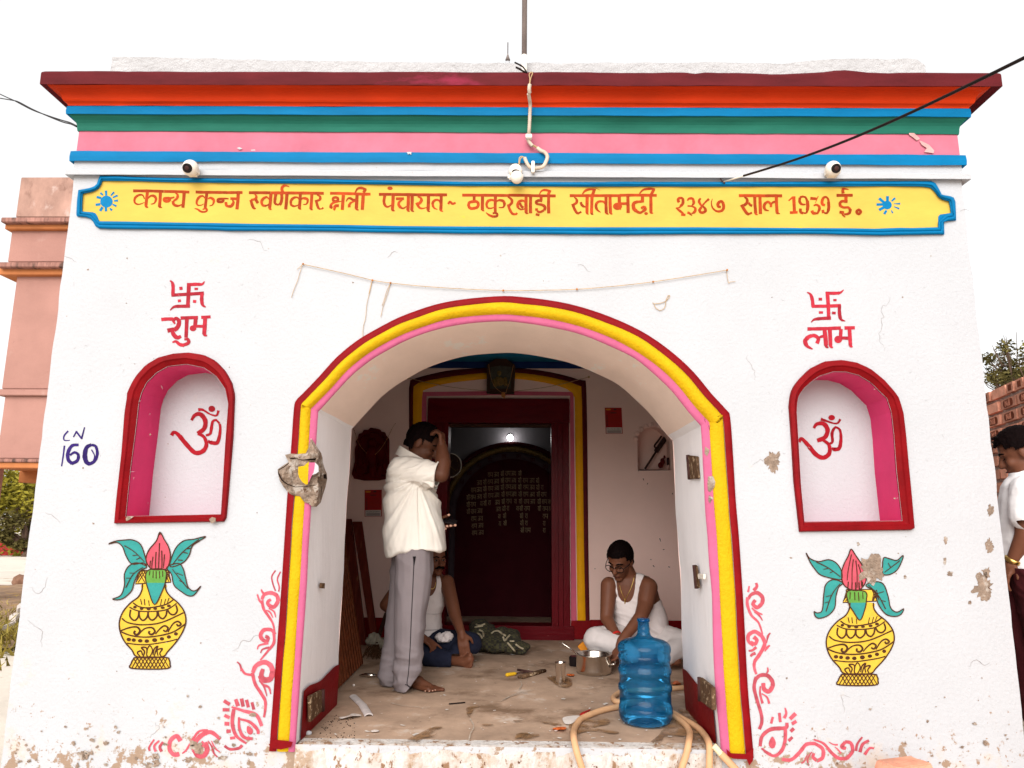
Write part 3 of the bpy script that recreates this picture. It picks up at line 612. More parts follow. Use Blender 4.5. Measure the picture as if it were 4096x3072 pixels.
# ---- sign board: raised blue border, yellow panel, brush lettering
SG_OUT = [(399,702),(475,703),(550,707),(650,710),(800,712),(1000,715),(1300,716),(1500,720),(1700,724),(1850,727),(2000,727),(2200,728),(2400,728),(2500,726),(2650,727),(2850,727),(3050,727),(3300,725),(3500,724),(3650,724),(3725,724),(3743,733),(3756,755),(3768,779),(3800,784),(3815,790),(3822,806),(3824,845),(3825,882),(3800,884),(3777,887),(3777,910),(3778,938),(3650,940),(3530,943),(3400,940),(3300,937),(3200,936),(3000,937),(2800,937),(2600,938),(2500,940),(2350,938),(2200,937),(2000,935),(1853,935),(1700,932),(1500,930),(1353,926),(1150,924),(910,924),(850,921),(700,918),(550,917),(440,916),(396,914),(382,905),(370,882),(358,872),(330,868),(308,866),(305,858),(308,800),(313,760),(330,757),(357,752),(385,742),(392,720)]
SG_IN = [(410,724),(475,724),(550,725),(675,729),(853,731),(1000,733),(1353,736),(1500,738),(1853,744),(2000,744),(2353,747),(2600,746),(2800,747),(3050,746),(3300,747),(3550,745),(3690,747),(3722,752),(3740,768),(3750,785),(3767,799),(3795,806),(3800,830),(3803,852),(3760,858),(3753,866),(3752,909),(3650,912),(3600,911),(3500,915),(3400,913),(3050,911),(2800,909),(2353,909),(2100,907),(1853,906),(1600,904),(1353,899),(1000,895),(853,892),(700,890),(500,886),(397,885),(390,866),(382,853),(372,849),(330,846),(329,830),(332,775),(355,771),(375,766),(395,755),(405,738)]
A = resample(SG_OUT, 420); B = [nearest_on(SG_IN, p) for p in A]
bd = MB(); rings = []
for i, (p, q) in enumerate(zip(A, B)):
    low = 1 if p[1] > 860 else 0
    w_ = 1 + .25*noise.noise(Vector((p[0]*.012, p[1]*.012, 1)))
    r_ = []
    for t, y in ((0, .002), (.06, -.014*w_), (.30, -.022*w_), (.44, -.020), (.52, -.010*w_ if low else -.024), (.60, -.016), (.85, -.018*w_), (1.0, -.010), (1.01, -.004)):
        x_, y_ = p[0] + (q[0]-p[0])*t, p[1] + (q[1]-p[1])*t
        r_.append(P(x_, y_, y))
    rings.append(r_)
rings.append(rings[0]); bd.loft(rings, False, False)
ub = MB()
for t in tessellate_polygon([[Vector((x, y, 0)) for x, y in SG_OUT], [Vector((x, y, 0)) for x, y in SG_IN]]): ub.face(t)
for x, y in SG_OUT + SG_IN: ub.vert(P(x, y, -0.0062))
sb = MB(); sb.patch(SG_IN, -0.0045)
sign = sb.build('sign_board', M['yellow_sign'], T)
sbo = bd.build('sign_border', M['blue'], sign, smooth=True); ub.build('border_bed', M['blue'], sbo)
LET = {}
LET[300] = '''46|930,333 1200,335 1420,342
46|1425,342 1640,346 1830,354
50l|1158,350 1145,470 1135,560
52:40:14|1135,555 1140,585 1172,600
16:40:24|1112,465 1085,405 1030,398 970,435 950,485 965,532 1010,550
22:10|1010,550 1060,540 1110,518
20:46:34|1165,455 1215,412 1270,420 1295,460 1285,505
30:12|1285,505 1260,535 1212,546
50l|1366,360 1360,480 1350,580
48:36:12|1350,575 1355,590 1392,600
44c|1470,450 1432,455 1424,480 1445,498 1490,498 1515,475 1508,452
34:22|1500,448 1545,446 1590,432
16:44:30|1600,362 1640,395 1632,450 1575,496
46:40:14|1566,495 1580,550 1630,572 1668,568 1722,545
50l|1746,350 1738,480 1725,602
o|503,505 101,96
40:34l|495,328 500,408
36:26l|405,365 448,402
40l|345,432 418,448
40l|328,556 405,548
42l|400,655 440,592
38l|495,662 493,592
38:22l|592,645 555,612
34:26l|662,578 600,548
38:22l|688,487 622,494
34:22l|682,405 602,440
34:20l|625,352 572,408'''
LET[800] = '''46|-70,352 40,356 240,358 420,360
46|420,362 560,360 680,360
48l|108,375 95,500 82,608
16:44:26|85,462 50,418 0,425 -40,470 -55,530 -30,568
22:10|-35,566 20,562 62,540
20:46:34|128,462 170,445 220,480 215,530
30:12|215,530 195,560 150,574
10:34:30|-88,616 -40,628 10,662 62,672
30:30:16|62,672 105,655 108,625 70,620 40,632
42c|330,462 290,470 284,500 310,510 350,508 372,488 362,465
36:20|350,460 400,455 458,460
42l|484,456 590,460
20:50:40|520,478 535,520 500,575 450,580
40:44:44|455,582 420,562 414,510
52l|612,345 606,480 590,628
46|782,362 1000,362 1130,364
46|1135,364 1430,366 1700,368 1980,372
16:44:30|872,385 900,418 885,462 812,478
44:48:14|812,478 835,560 862,610 892,612
46l|890,470 925,530
50l|1134,375 1125,500 1112,612
48:12|1112,605 1118,622 1145,630
16:46:34|1108,472 1070,432 1020,450 985,500 1000,560 1050,572
30:12|1040,572 1080,560 1108,536
48:40:18|1212,385 1198,470 1200,530 1240,552 1285,540
46|1305,385 1308,460 1290,530 1270,552
50l|1390,380 1382,500 1370,628
48:40:8|1320,348 1308,290 1340,252 1380,250 1430,268
48l|1605,375 1598,500 1588,610
46:12|1588,605 1595,620 1620,630
16:46:34|1590,482 1560,440 1500,445 1455,495 1462,560 1510,582
30:12|1500,582 1550,570 1592,545
20:46:34|1610,472 1650,452 1715,465 1722,515
34:12|1722,510 1700,545 1648,552
50l|1790,378 1783,500 1774,620
48:12|1774,615 1782,630 1805,638
16:46:30|1868,398 1920,425 1915,475 1862,492
44:42:14|1855,478 1880,575 1905,618 1935,622
14:30|1930,620 1955,618 1972,600'''
LET[1300] = '''46|80,372 250,374 470,380
46|468,380 600,386 728,386
42c|168,438 132,450 130,485 168,500 205,482 204,450
10:34:40|270,500 200,508 130,525 95,560
42:46:40|98,555 90,590 120,605
46:50:50|222,572 175,572 150,600
46:30|152,596 150,625 140,642
52l|294,400 286,500 276,638
14:40:40|338,505 365,458 405,452 450,478 498,476
14:40:46|482,502 420,520 388,560 388,598
52l|512,395 508,500 500,615
50:12|500,610 508,630 540,640
52l|612,395 605,500 596,636
22:44:30|484,358 520,300 575,286 625,300 662,312
46l|648,305 615,362
46|862,388 1060,388
46|1062,390 1300,392 1620,396 1952,396
o|1040,291 43,27
46:42:16|955,412 942,500 958,560 1000,588 1072,556
50l|1090,410 1086,520 1078,635
48:12|1078,630 1085,645 1115,652
42l|1135,458 1262,456
22:44:46|1238,470 1185,515 1180,560 1208,596
36:14|1200,592 1250,612 1302,582
50l|1334,405 1332,520 1325,640
46:12|1325,636 1332,652 1355,660
50l|1394,415 1394,520 1388,640
46:12|1388,636 1395,652 1425,662
16:48:40|1480,425 1530,445 1542,485 1510,530 1475,545
46:36:12|1464,522 1500,590 1550,616 1628,600
52l|1656,405 1654,520 1648,640
48:12|1648,640 1655,655 1682,665
10:40:46|1800,632 1745,605 1722,545 1735,500
44:34:30|1732,505 1775,478 1830,492 1850,545
50l|1860,405 1858,520 1852,640
48:12|1852,636 1860,652 1890,662
34:40:32|1970,545 2000,508 2040,540 2090,522'''
LET[1800] = '''46|195,402 390,402
46|388,403 700,405 940,408
46|938,402 1200,406 1400,412 1692,414
48l|386,420 386,495
46c|375,505 312,520 298,572 328,612 385,612 440,590 452,535 420,505
50l|521,420 518,540 517,640
48:12|517,630 525,645 550,656
48l|727,425 722,560 724,678
30:44:34|712,492 665,478 610,495 584,550 600,605
30:8|600,610 660,612 700,600 745,606
20:44:46|735,505 790,482 855,500 874,555
40:12|874,550 850,595 780,600
10:36:40|575,680 630,722 700,748
40:36:28|700,745 750,735 755,700 715,686 682,695
24:46:40|925,428 980,465 990,520 945,568
44:42:36|930,548 955,630 995,695 1030,705
30:34|1025,706 1055,706 1072,685
50l|1217,425 1215,560 1218,680
48:12|1218,675 1225,690 1255,695
16:46:44|1205,530 1175,490 1115,500 1082,550 1090,605
34:10|1092,605 1140,632 1198,618
36:44|1120,530 1140,575 1172,605
50l|1290,428 1286,560 1288,690
48l|1458,430 1456,488
40:44:40|1475,492 1410,488 1375,515 1400,546
28:46:44|1395,545 1470,555 1520,592 1508,642
36:34|1505,640 1440,672 1392,655
44l|1385,612 1384,652
36l|1372,705 1430,722
50l|1578,435 1576,560 1580,695
16:40:34|1430,388 1465,335 1520,320 1575,330 1618,345
46l|1595,335 1572,395'''
LET[2250] = '''46|115,410 500,410 915,410
46|915,405 1160,402 1508,406
16:46:40|185,435 225,470 225,520 175,556
46:44:36|160,540 190,620 230,685 265,690
32l|262,688 302,668
40:44:10|290,512 310,560 345,585 382,590
50l|395,430 392,560 392,685
46:12|392,680 398,698 420,706
50l|472,430 468,560 464,690
46:12|464,690 470,702 495,710
18:42:26|318,385 360,335 430,308 535,316
48l|508,318 480,400
4:10:3l|470,285 530,288 570,305 602,326
10:44:44|612,678 560,640 535,585 545,530
44:34:30|540,540 580,505 650,505 690,545
50l|696,430 696,560 700,685
46:12|700,680 706,695 740,706
50l|760,430 762,560 768,685
46:12|768,680 775,695 800,706
50l|908,425 910,540
o|880,580 72,58
50l|912,520 913,632
42l|905,538 1030,536
50l|1046,415 1048,560 1050,686
50l|1280,425 1279,516
42:36|1300,495 1240,505 1195,508
42:58:56|1205,504 1140,535 1140,610 1180,655
46:30|1175,652 1240,682 1290,655
46:44:36|1285,655 1325,630 1318,598 1290,592 1258,612
o|1338,696 30,24
50l|1413,420 1415,560 1415,680
48:12|1415,675 1422,688 1452,692
20:42:26|1232,378 1290,318 1370,302 1430,300 1482,312
48l|1462,312 1418,395
44:46:36|1865,518 1848,478 1870,450 1900,448
30:48:44|1890,440 1925,465 1925,535 1890,575
40:8|1895,568 1870,600 1820,604
20:42:30|1815,602 1860,640 1900,670 1935,700
38l|1898,712 1968,718'''
LET[2650] = '''22:42:40|398,492 425,458 480,458 500,505
46:44:20|495,492 500,530 470,572
26l|400,574 480,580
18:46:46|465,578 520,605 522,655 498,685
40:18|505,675 485,690 462,695
40l|398,678 440,694
34:14|438,690 450,712 476,726
30:46:24|612,452 585,490 598,535 632,580
24:46:44|628,570 672,605 690,650 660,678
40:46:40|665,680 615,678 592,640 620,600
34:26:40|612,605 650,555 700,500 745,462
8:26:36|800,460 782,520 800,600 850,650 900,664
36:46:48|895,664 955,645 980,590 968,525
44:40:12|972,530 945,500 915,510 905,540
44:50:36|930,500 890,530 892,580 935,592
46|1222,408 1500,410 1640,412
46|1640,412 1780,410 1915,412
20:48:44|1310,432 1352,465 1350,525 1300,568
48:48:40|1262,555 1310,635 1355,695 1390,704
30l|1388,702 1432,680
36:40|1380,520 1400,555 1436,572
50l|1476,430 1480,560 1492,690
46:12|1492,690 1498,705 1525,712
50l|1560,435 1563,560 1568,702
12:46:46|1702,650 1645,632 1625,575 1650,525
40:36:40|1645,530 1690,508 1732,545 1736,592
14:36:34|1730,560 1770,515 1840,505
50l|1822,430 1826,560 1834,680
48:12|1834,680 1842,690 1880,696'''
LET[3050] = '''20:30l|418,492 478,440
52l|500,420 506,560 512,672
44l|438,682 562,676
20:46:42|690,550 630,548 595,505 600,440
40:30:40|600,440 640,425 690,440 715,500
52l|718,490 726,580 718,640
44:30:20|722,630 700,685 650,688
42:46|652,690 610,672 608,615
46l|765,452 868,462
16:8l|892,418 845,530
20:40:48|818,572 865,555 910,590 908,640
42:30|910,632 880,688 842,692
46:50|850,690 810,688 790,648
40:48:44|1002,562 958,545 955,490 975,445
38:30:40|968,445 1015,430 1050,465 1058,520
50l|1056,515 1062,590 1052,650
42:26|1055,642 1030,688 990,685
44l|965,636 972,690
46|1185,405 1320,404 1445,402
50:44:8|1292,372 1285,320 1305,298 1380,314
50l|1336,425 1335,525
44:42:50|1362,506 1280,498 1240,530 1250,580
40:34:46|1248,575 1300,598 1370,598 1402,630
50:40:26|1404,622 1395,680 1350,705 1308,704
44l|1232,672 1305,680
44:16|1290,675 1285,715 1325,752
42c|1540,636 1505,668 1540,702 1575,668
o|1995,560 75,70
46l|2000,418 2000,500
46l|1866,452 1950,525
42l|1824,553 1925,550
46l|1865,640 1945,595
42:34l|1948,705 1985,645
26:14l|2085,690 2062,645
30:12l|2190,620 2105,585
30:10l|2205,538 2100,540
38:26l|2122,448 2066,498'''
lt = MB()
sunm = MB()
for ox, txt in LET.items():
    rows = txt.strip().split('\n')
    i = next((k for k, r_ in enumerate(rows) if r_.startswith('o|503') or r_.startswith('o|1995')), None)
    if i is not None:
        sm_ = MB(); sm_.strokes('\n'.join(rows[i:]), -0.0052, ox, 680, 0.25); sm_.build('sun_emblem', mat('sign_blue_emblem', (0.0, 0.15, 0.33), 0.5, 0.12, 30, 0), sign); rows = rows[:i]
    lt = MB(); lt.strokes('\n'.join(rows), -0.0052, ox, 680, 0.25); lt.build('lettering', M['letter'], sign)
# ---- paintings on the facade (each a part of the gateway, a thin coat of paint on the wall)
def painted(name, text, ox, oy, m, Y=-0.0012, **k):
    mb = MB(); mb.strokes(text, Y, ox, oy, **k); return mb.build(name, m, T)
painted('painted_swastika', '''28:26:8|1515,782 1580,778 1625,778 1645,755
32l|1520,768 1515,870 1510,962
26:26:8|1528,955 1450,955 1400,960 1368,988
27l|1378,866 1510,858 1640,850
8:28:28|1366,748 1385,765 1392,800 1390,868
28:30:8|1626,848 1622,900 1630,945 1655,962
25l|1442,812 1468,810
18l|1564,815 1592,815
22l|1430,912 1455,910
24l|1552,915 1578,917''', 0, 750, M['redsign'])
painted('painted_word', '''28|1297,1062 1340,1058 1395,1058
27l|1452,1050 1592,1045
26l|1618,1045 1694,1040
18:34:36|1392,1082 1412,1052 1440,1075 1430,1120 1400,1148
34l|1400,1140 1346,1152
30:36:24|1384,1140 1395,1180 1425,1208 1456,1195
16l|1388,1070 1408,1096
30l|1503,1055 1500,1120 1496,1208
32l|1574,1052 1568,1120
o|1552,1132 27,24
24l|1575,1115 1640,1117
32l|1650,1050 1646,1120 1642,1180
30:10|1642,1178 1648,1188 1666,1192
12:26:30|1386,1246 1415,1238 1445,1262 1480,1268
26:28:16|1478,1266 1515,1250 1512,1222 1482,1222''', 0, 750, M['redsign'])
painted('painted_swastika', '''26:26:6|620,850 700,850 735,845 762,822
30l|630,838 638,950 642,1065
26:26:6|660,1050 580,1054 525,1062 500,1085
27l|505,955 620,954 740,950
6:28:28|466,842 495,860 510,905 515,960
26:30:6|728,944 728,1010 740,1060 775,1074
22l|560,898 588,898
18l|678,905 705,906
20l|562,1005 596,1005
22l|668,1008 698,1010''', 2996, 750, M['redsign'])
painted('painted_word', '''28|470,1138 600,1135 740,1130
28l|768,1130 852,1128
10:36:34|512,1300 468,1275 452,1235 475,1205
30:30:30|470,1205 520,1190 558,1215 546,1255
12:28|548,1230 575,1202 608,1195
34l|608,1148 616,1210 620,1270
32:10|620,1268 625,1282 640,1288
32l|650,1145 654,1210 656,1270
32:10|656,1268 662,1282 675,1288
30l|740,1138 736,1215
o|718,1222 32,30
26l|738,1210 800,1212
30l|808,1138 812,1200 816,1270
30:10|816,1268 822,1278 834,1280''', 2996, 750, M['redsign'])
painted('marker_number', '''14:12:6|548,450 515,490 518,525 562,525
10:14:14l|590,500 616,452
14l|612,452 656,512
16:10l|655,515 680,420
14:10|518,568 508,650 495,735
20:30:28|632,562 580,568 548,620 548,680 580,712
28:24:16|575,712 620,690 630,645 600,622 562,645
24:40:30|735,560 695,585 682,650 695,700 722,716
26:24:20|715,718 760,692 782,635 770,575 735,562
10:8|735,600 760,650 745,700''', 0, 1500, M['ink'])
# ---- pots with mango leaves
POT_DETAIL = '''10|1070,330 1120,362 1200,370 1330,345 1400,300
9|1040,365 1110,395 1220,400 1340,385 1420,335
o|1085,365 14,11
o|1138,378 15,10
o|1195,380 17,10
o|1248,378 16,9
o|1308,370 17,10
o|1358,355 16,11
12|1050,385 1045,440 1080,472 1110,445 1116,402
12|1118,402 1122,445 1150,472 1182,445 1190,404
12|1192,404 1195,445 1225,470 1260,440 1264,402
12|1270,402 1280,440 1310,458 1335,430 1340,392
12|1348,388 1368,418 1400,425 1425,395 1415,350
10|980,455 1030,490 1150,507 1300,488 1475,410
9:15:14|970,555 1040,530 1100,525 1125,556 1100,588 1078,572 1088,555
8:14:14|1110,590 1160,540 1220,530 1245,560 1222,585 1198,575 1202,556
8:13:12|1250,582 1280,545 1320,515 1350,532 1335,560 1312,550
8:13:12|1350,565 1390,500 1430,480 1455,502 1432,516 1420,500
10|970,562 1060,595 1200,605 1380,570 1490,500
o|1035,625 18,14
o|1075,630 16,14
o|1127,635 18,14
o|1180,638 18,14
o|1243,630 20,16
o|1302,620 18,14
o|1358,605 17,14
o|1415,580 16,14
9|1020,655 1110,666 1200,665 1350,642 1425,622
9c|1180,750 1185,705 1205,675 1226,710 1212,752 1195,766
9:13:8|1150,762 1162,722 1138,692 1176,692 1182,735
8:13:8|1230,752 1240,702 1268,680 1252,720 1240,762
8:12:8|1130,766 1104,732 1134,718 1146,752
8:12:8|1270,756 1265,710 1305,700 1285,735 1296,760
7l|1130,300 1140,345
7l|1160,300 1165,350
6l|1195,310 1200,355
6l|1290,350 1300,300
6l|1320,342 1332,298
6l|1345,330 1360,290'''
hatch = ''
for k in range(9):
    xx = 1072 + k*30; hatch += f'7l|{xx},772 {min(1362, xx+48)},856\n7l|{xx+34},772 {max(1060, xx-14)},856\n'
hn = ''
for k in range(3):
    hn += f'6l|{1112+k*22},72 {1112+k*22+52},168\n6l|{1170-k*20},74 {max(1092, 1170-k*20-60)},168\n6l|{1318+k*18},72 {min(1374, 1318+k*18+40)},160\n6l|{1368-k*16},74 {1330-k*4},162\n'
POT_DETAIL += '\n' + (hatch + hn).strip()
BODY = '1145,180 1140,230 1110,285 1050,330 990,400 960,480 965,560 1000,640 1060,710 1108,766 1298,766 1350,720 1420,640 1470,560 1495,480 1480,400 1430,330 1370,280 1335,230 1330,180'
BASE = '1105,770 1075,780 1055,818 1062,858 1338,860 1366,822 1358,786 1330,770'
NECK = '1120,70 1350,70 1374,165 1088,178'
def pot(name, ox, ax, ay, leaves, bud, front, veins, extra=''):
    """ax, ay: linear maps of the drawing's x and y; leaves etc. are already in wall pixels of the 2x crops"""
    def mp(s): return [(ox + (ax[0]*float(a.split(',')[0]) + ax[1])*S1, 2247 + (ay[0]*float(a.split(',')[1]) + ay[1])*S1) for a in s.split()]
    b = MB(); b.patch(cr(mp(BODY), 3, True), -0.0010); b.patch(cr(mp(BASE), 2, True), -0.00105); b.patch(mp(NECK), -0.00108)
    pot_o = b.build(name, M['vasey'], T)
    lf = MB()
    for i, l in enumerate(leaves): lf.patch(cr(Q(l, ox, 2247), 4, True), -0.0022 - i*.0001)
    lf.build('painted_leaves', M['teal'], pot_o)
    fr = MB(); fp = Q(front, ox, 2247); fr.patch(cr(fp, 4, True), -0.0030); fr.build('painted_leaves', M['teal'], pot_o)
    ys_ = sorted(p[1] for p in fp); ym = ys_[0] + 52; up = [p for p in fp if p[1] <= ym + 6]
    gr = MB(); gr.patch([(x, min(y, ym)) for x, y in cr(fp, 4, True) if y <= ym + 2], -0.0032); gr.build('leaf_shade', M['leafgreen'], pot_o)
    bu = MB(); bu.patch(cr(Q(bud, ox, 2247), 4, True), -0.0026); bu.build('painted_bud', M['bud'], pot_o)
    ln = MB()
    for s_, cl, w_, Y in [(BODY, False, 11, -.0034), (BASE, True, 11, -.0036), (NECK, True, 9, -.0016)]:
        ln.stroke(mp(s_), w_*S1, Y, cl, s_ is not NECK, 4)
    ln.stroke([mp(BODY)[9], mp(BODY)[10]], 9*S1, -.0034, False, False)
    for l in leaves: ln.stroke(Q(l, ox, 2247), 8.5*S1, -0.0040, True, True, 4)
    ln.stroke(fp, 9*S1, -0.0042, True, True, 4); ln.stroke(Q(bud, ox, 2247), 9*S1, -0.0042, True, True, 4)
    ln.strokes(veins, -0.0044, ox, 2247)
    for row in POT_DETAIL.split('\n'):
        h, d = row.split('|')
        if h == 'o':
            a, r_ = d.split(); c = mp(a)[0]; r_ = [float(q) for q in r_.split(',')]; ln.disc(c, r_[0]*S1, r_[1]*S1, -.0020)
        else:
            cl = h.endswith('c'); li = h.endswith('l'); hh = [float(q)*S1*1.1 for q in h.rstrip('cl').split(':')]
            ln.stroke(mp(d), hh[0] if len(hh) == 1 else hh, -.0020, cl, not li)
    ln.build('painted_outline', M['brownline'], pot_o)
    return pot_o
pot('painted_pot', 0, (1, 0), (1, 0),
    ['872,-143 930,-167 1000,-175 1060,-177 1120,-150 1152,-90 1180,25 1150,8 1060,18 1012,-50 985,-120 940,-155',
     '1655,-204 1600,-166 1545,-125 1522,-55 1470,8 1370,40 1382,-40 1420,-120 1480,-170 1560,-182',
     '905,300 970,270 1000,190 1000,100 1035,35 1100,8 1180,40 1120,80 1080,160 1058,232 1000,288 950,306',
     '1615,195 1580,228 1545,232 1510,200 1492,130 1470,50 1430,12 1340,45 1378,100 1400,190 1465,245 1515,274 1562,266'],
    '1285,-238 1320,-180 1355,-120 1370,-40 1345,50 1290,62 1220,60 1180,10 1175,-40 1200,-100 1258,-170',
    '1195,65 1170,130 1190,220 1242,345 1302,240 1332,150 1325,65',
    '''8:6|1230,-40 1222,10 1220,55
9:6|1255,-80 1250,0 1250,56
9:6|1282,-150 1278,-40 1274,58
9:6|1300,-90 1302,0 1300,56
8:6|1322,-60 1318,0 1312,50
8:6|1210,-10 1205,25 1206,48
6:8|1160,0 1080,-80 1000,-130
6l|1110,-55 1065,-50
6l|1130,-35 1095,-18
6:8|1385,25 1470,-80 1600,-180
8l|1430,-15 1470,-12
8l|1470,-78 1510,-68
8l|1500,-105 1540,-108
6:8|1150,45 1070,100 1010,210
5l|1080,90 1040,90
5l|1050,130 1012,132
6:8|1385,60 1440,130 1510,215
6l|1420,90 1470,110
6l|1440,150 1480,170
7l|1205,75 1200,110
7l|1232,75 1230,130
7l|1255,75 1256,135
7l|1282,75 1284,135
7l|1308,75 1308,120
8l|1285,-242 1286,-215''')
pot('painted_pot', 2996, (1.02, 897 - 1228*1.02), (0.975, 330 - 180*0.975),
    ['460,-72 490,-27 560,-2 640,-17 700,8 742,68 746,138 690,138 580,108 530,58 490,-2',
     '1240,-52 1190,-12 1130,-25 1085,-33 1075,30 1078,98 1130,103 1190,68 1228,0',
     '525,400 550,412 590,388 602,260 620,180 680,143 755,170 722,205 700,280 690,370 640,430 570,455 535,440',
     '1245,378 1190,405 1140,370 1120,280 1082,180 1010,160 940,190 1010,240 1040,340 1100,420 1170,440 1222,424'],
    '822,-102 860,-50 900,10 935,80 940,160 890,225 820,225 760,180 745,100 760,30 800,-50',
    '795,235 800,330 840,400 893,470 930,390 945,310 935,240',
    '''8:6|825,-60 800,60 790,150
8:6|840,-20 830,80 830,200
8:6|860,-10 870,90 870,210
8:6|880,20 905,110 905,200
9l|800,160 795,215
9l|830,165 828,222
9l|858,165 860,224
9l|885,165 888,220
9l|912,160 915,205
6:8|735,120 640,50 540,0
6l|640,52 600,60
6l|680,75 650,90
6:8|1090,85 1150,40 1215,-10
6l|1140,45 1120,10
6:8|735,175 670,260 620,400
5l|665,270 620,280
5l|650,320 610,330
6:8|960,185 1040,270 1100,380
6l|1030,255 1085,240
6l|1060,310 1100,320
12:10|985,100 962,170
7l|815,245 812,300
7l|850,245 852,310
7l|880,245 885,315
7l|915,245 918,300''')
# ---- scrolls beside the arch
L1 = '''10|1205,70 1175,120 1185,180 1205,235
10|1245,80 1220,140 1235,200 1230,240
20:26:26|1095,305 1115,265 1165,250 1215,272 1228,320
26:26:18|1226,315 1195,362 1155,352 1142,325 1168,302
10:18|1090,222 1100,245 1118,262
10:18|1058,262 1075,310 1096,332
20:18:10|1095,310 1110,380 1150,440 1185,500 1200,582
8:12:6|1128,390 1160,405 1185,452
8:12:6|1150,375 1192,400 1207,448
20:26:26|1202,585 1170,548 1110,550 1084,595 1105,632
24:22|1100,628 1135,640 1145,610 1122,600
18:20:10|1190,570 1192,650 1150,710 1082,792
8:16|1058,705 1075,672 1148,655
8:14|1085,735 1100,705 1155,688
26:32:34|1022,890 1050,835 1115,808 1165,835 1182,885
34:40:24|1182,880 1165,940 1115,950 1090,915 1105,862
22:22:14|1018,890 1040,980 1090,1060 1122,1120 1122,1190 1112,1252
8:16|895,805 920,830 932,880
16|930,860 960,900 1012,910
10:18:8|1068,920 1100,985 1150,1010 1166,1064
8:14:6|1072,955 1110,1000 1136,1082'''.replace('\n', '\n')
def shift(txt, dx):
    o = []
    for r_ in txt.split('\n'):
        h, d = r_.split('|')
        o.append(h + '|' + ' '.join(f"{float(a.split(',')[0]) + (dx if not (h == 'o' and i == 1) else 0)},{a.split(',')[1]}" for i, a in enumerate(d.split())))
    return '\n'.join(o)
mb = MB(); mb.strokes(shift(L1, -1000), -0.0012, 1000, 2247, wk=1.22)
mb.strokes('''14:26:24|1862,1168 1960,1200 2060,1232 2105,1322
26:26:14|1880,1185 1868,1300 1900,1400 1982,1462
14:24:22|1922,1250 1925,1340 1960,1410 2030,1424
14:24:20|1930,1266 2010,1290 2070,1350 2076,1386
f|1990,1320 2030,1345 2030,1382 2005,1390 1985,1365
24:26l|1800,1118 1848,1148
24l|1790,1190 1845,1192
24l|1805,1235 1846,1255
28l|1805,1302 1845,1304
24l|1820,1365 1856,1362
20l|1850,1420 1892,1415
24:30l|1895,1105 1915,1162
26l|1942,1100 1956,1166
24l|1982,1110 1998,1172
22l|2026,1130 2042,1190
18:22|1805,1480 1850,1508 1920,1500 1948,1475
24:34:30|1772,1428 1700,1372 1630,1390 1572,1450 1556,1520
26:32:40|1556,1515 1590,1562 1640,1560 1666,1510 1645,1455
30l|1640,1450 1615,1480
14:18:10|1672,1354 1600,1365 1550,1430 1500,1512 1465,1542
8:16:8|1672,1440 1705,1490 1720,1540 1750,1572
6:14:6|1700,1440 1730,1500 1770,1532
32:28:32|1452,1442 1420,1402 1370,1440 1364,1510 1400,1552 1442,1545
18:22|1312,1450 1285,1490 1300,1527
14:18|1280,1440 1240,1482 1252,1527
12:16|1240,1430 1200,1490 1205,1522''', -0.0012, 0, 2247, wk=1.15)
mb.build('painted_scroll', M['pinkscroll'], T)
mb = MB(); mb.strokes('''16:24|2060,170 2066,200 2040,232
10:16|2005,195 1996,245
18:26:26|1998,300 2020,265 2070,250 2112,288 2108,340
26:26:22|2108,335 2070,368 2035,340 2055,308
22:18:10|1992,285 1990,345 2022,430 2080,490 2112,582
8:16:8|2025,370 2060,402 2112,425
6:14:6|2045,405 2085,432 2112,474
18:26:26|2040,675 2000,640 2000,590 2050,562 2100,592
26:24:16|2100,588 2130,660 2085,750 2050,800 2045,850 2062,905
22:26|2015,645 2050,662 2066,630 2040,604
8:16:4|2175,572 2155,600 2145,655
8:18:6|2172,672 2150,690 2130,722
12:20|2000,716 2030,712 2062,686
14:22|2015,762 2030,745 2056,735
22:26:28|2055,950 2090,915 2150,915 2190,960 2194,1005
28:30:26|2194,1000 2165,1042 2125,1025 2118,975
24:22:22|2062,925 2044,1010 2070,1120 2100,1220 2106,1290 2086,1347
10:18|2095,1000 2092,1060 2112,1140
8:16|2105,1060 2148,1090 2166,1142
8:14:4|2152,850 2155,880 2138,905''', -0.0012, 2000, 2247, wk=1.22)
mb.strokes('''24:30:24|90,1485 105,1405 170,1350 250,1340 300,1335 305,1295
24:28:16|292,1322 290,1440 262,1520 200,1562 120,1522
14:20|100,1500 140,1530 175,1550
f|187,1405 215,1450 205,1495 175,1498 158,1460
18l|192,1248 178,1302
20l|244,1215 252,1290
10:26|290,1175 300,1220 282,1258
30l|376,1220 330,1265
26l|382,1282 345,1305
26l|362,1340 334,1366
22l|350,1410 318,1442
24:28:26|265,1588 340,1592 410,1530 460,1470 530,1462
24:28:28|525,1460 592,1505 592,1575 545,1602
26:22|548,1600 515,1572 522,1540
10:14|505,1530 470,1590 482,1640
8:14|470,1550 440,1610 420,1618
12:24:28|520,1430 600,1462 660,1532 720,1580 790,1582
28:26:24|785,1584 832,1525 820,1460 772,1448
26:26|775,1450 745,1488 780,1502
6:14|690,1490 715,1510 740,1542
6:14|642,1450 680,1470 715,1472
14:22|912,1410 872,1465 860,1522
20:26|966,1438 915,1468 892,1532
12:24|1006,1502 970,1500 930,1552''', -0.0012, 2996, 2247, wk=1.1)
mb.build('painted_scroll', M['pinkscroll'], T)
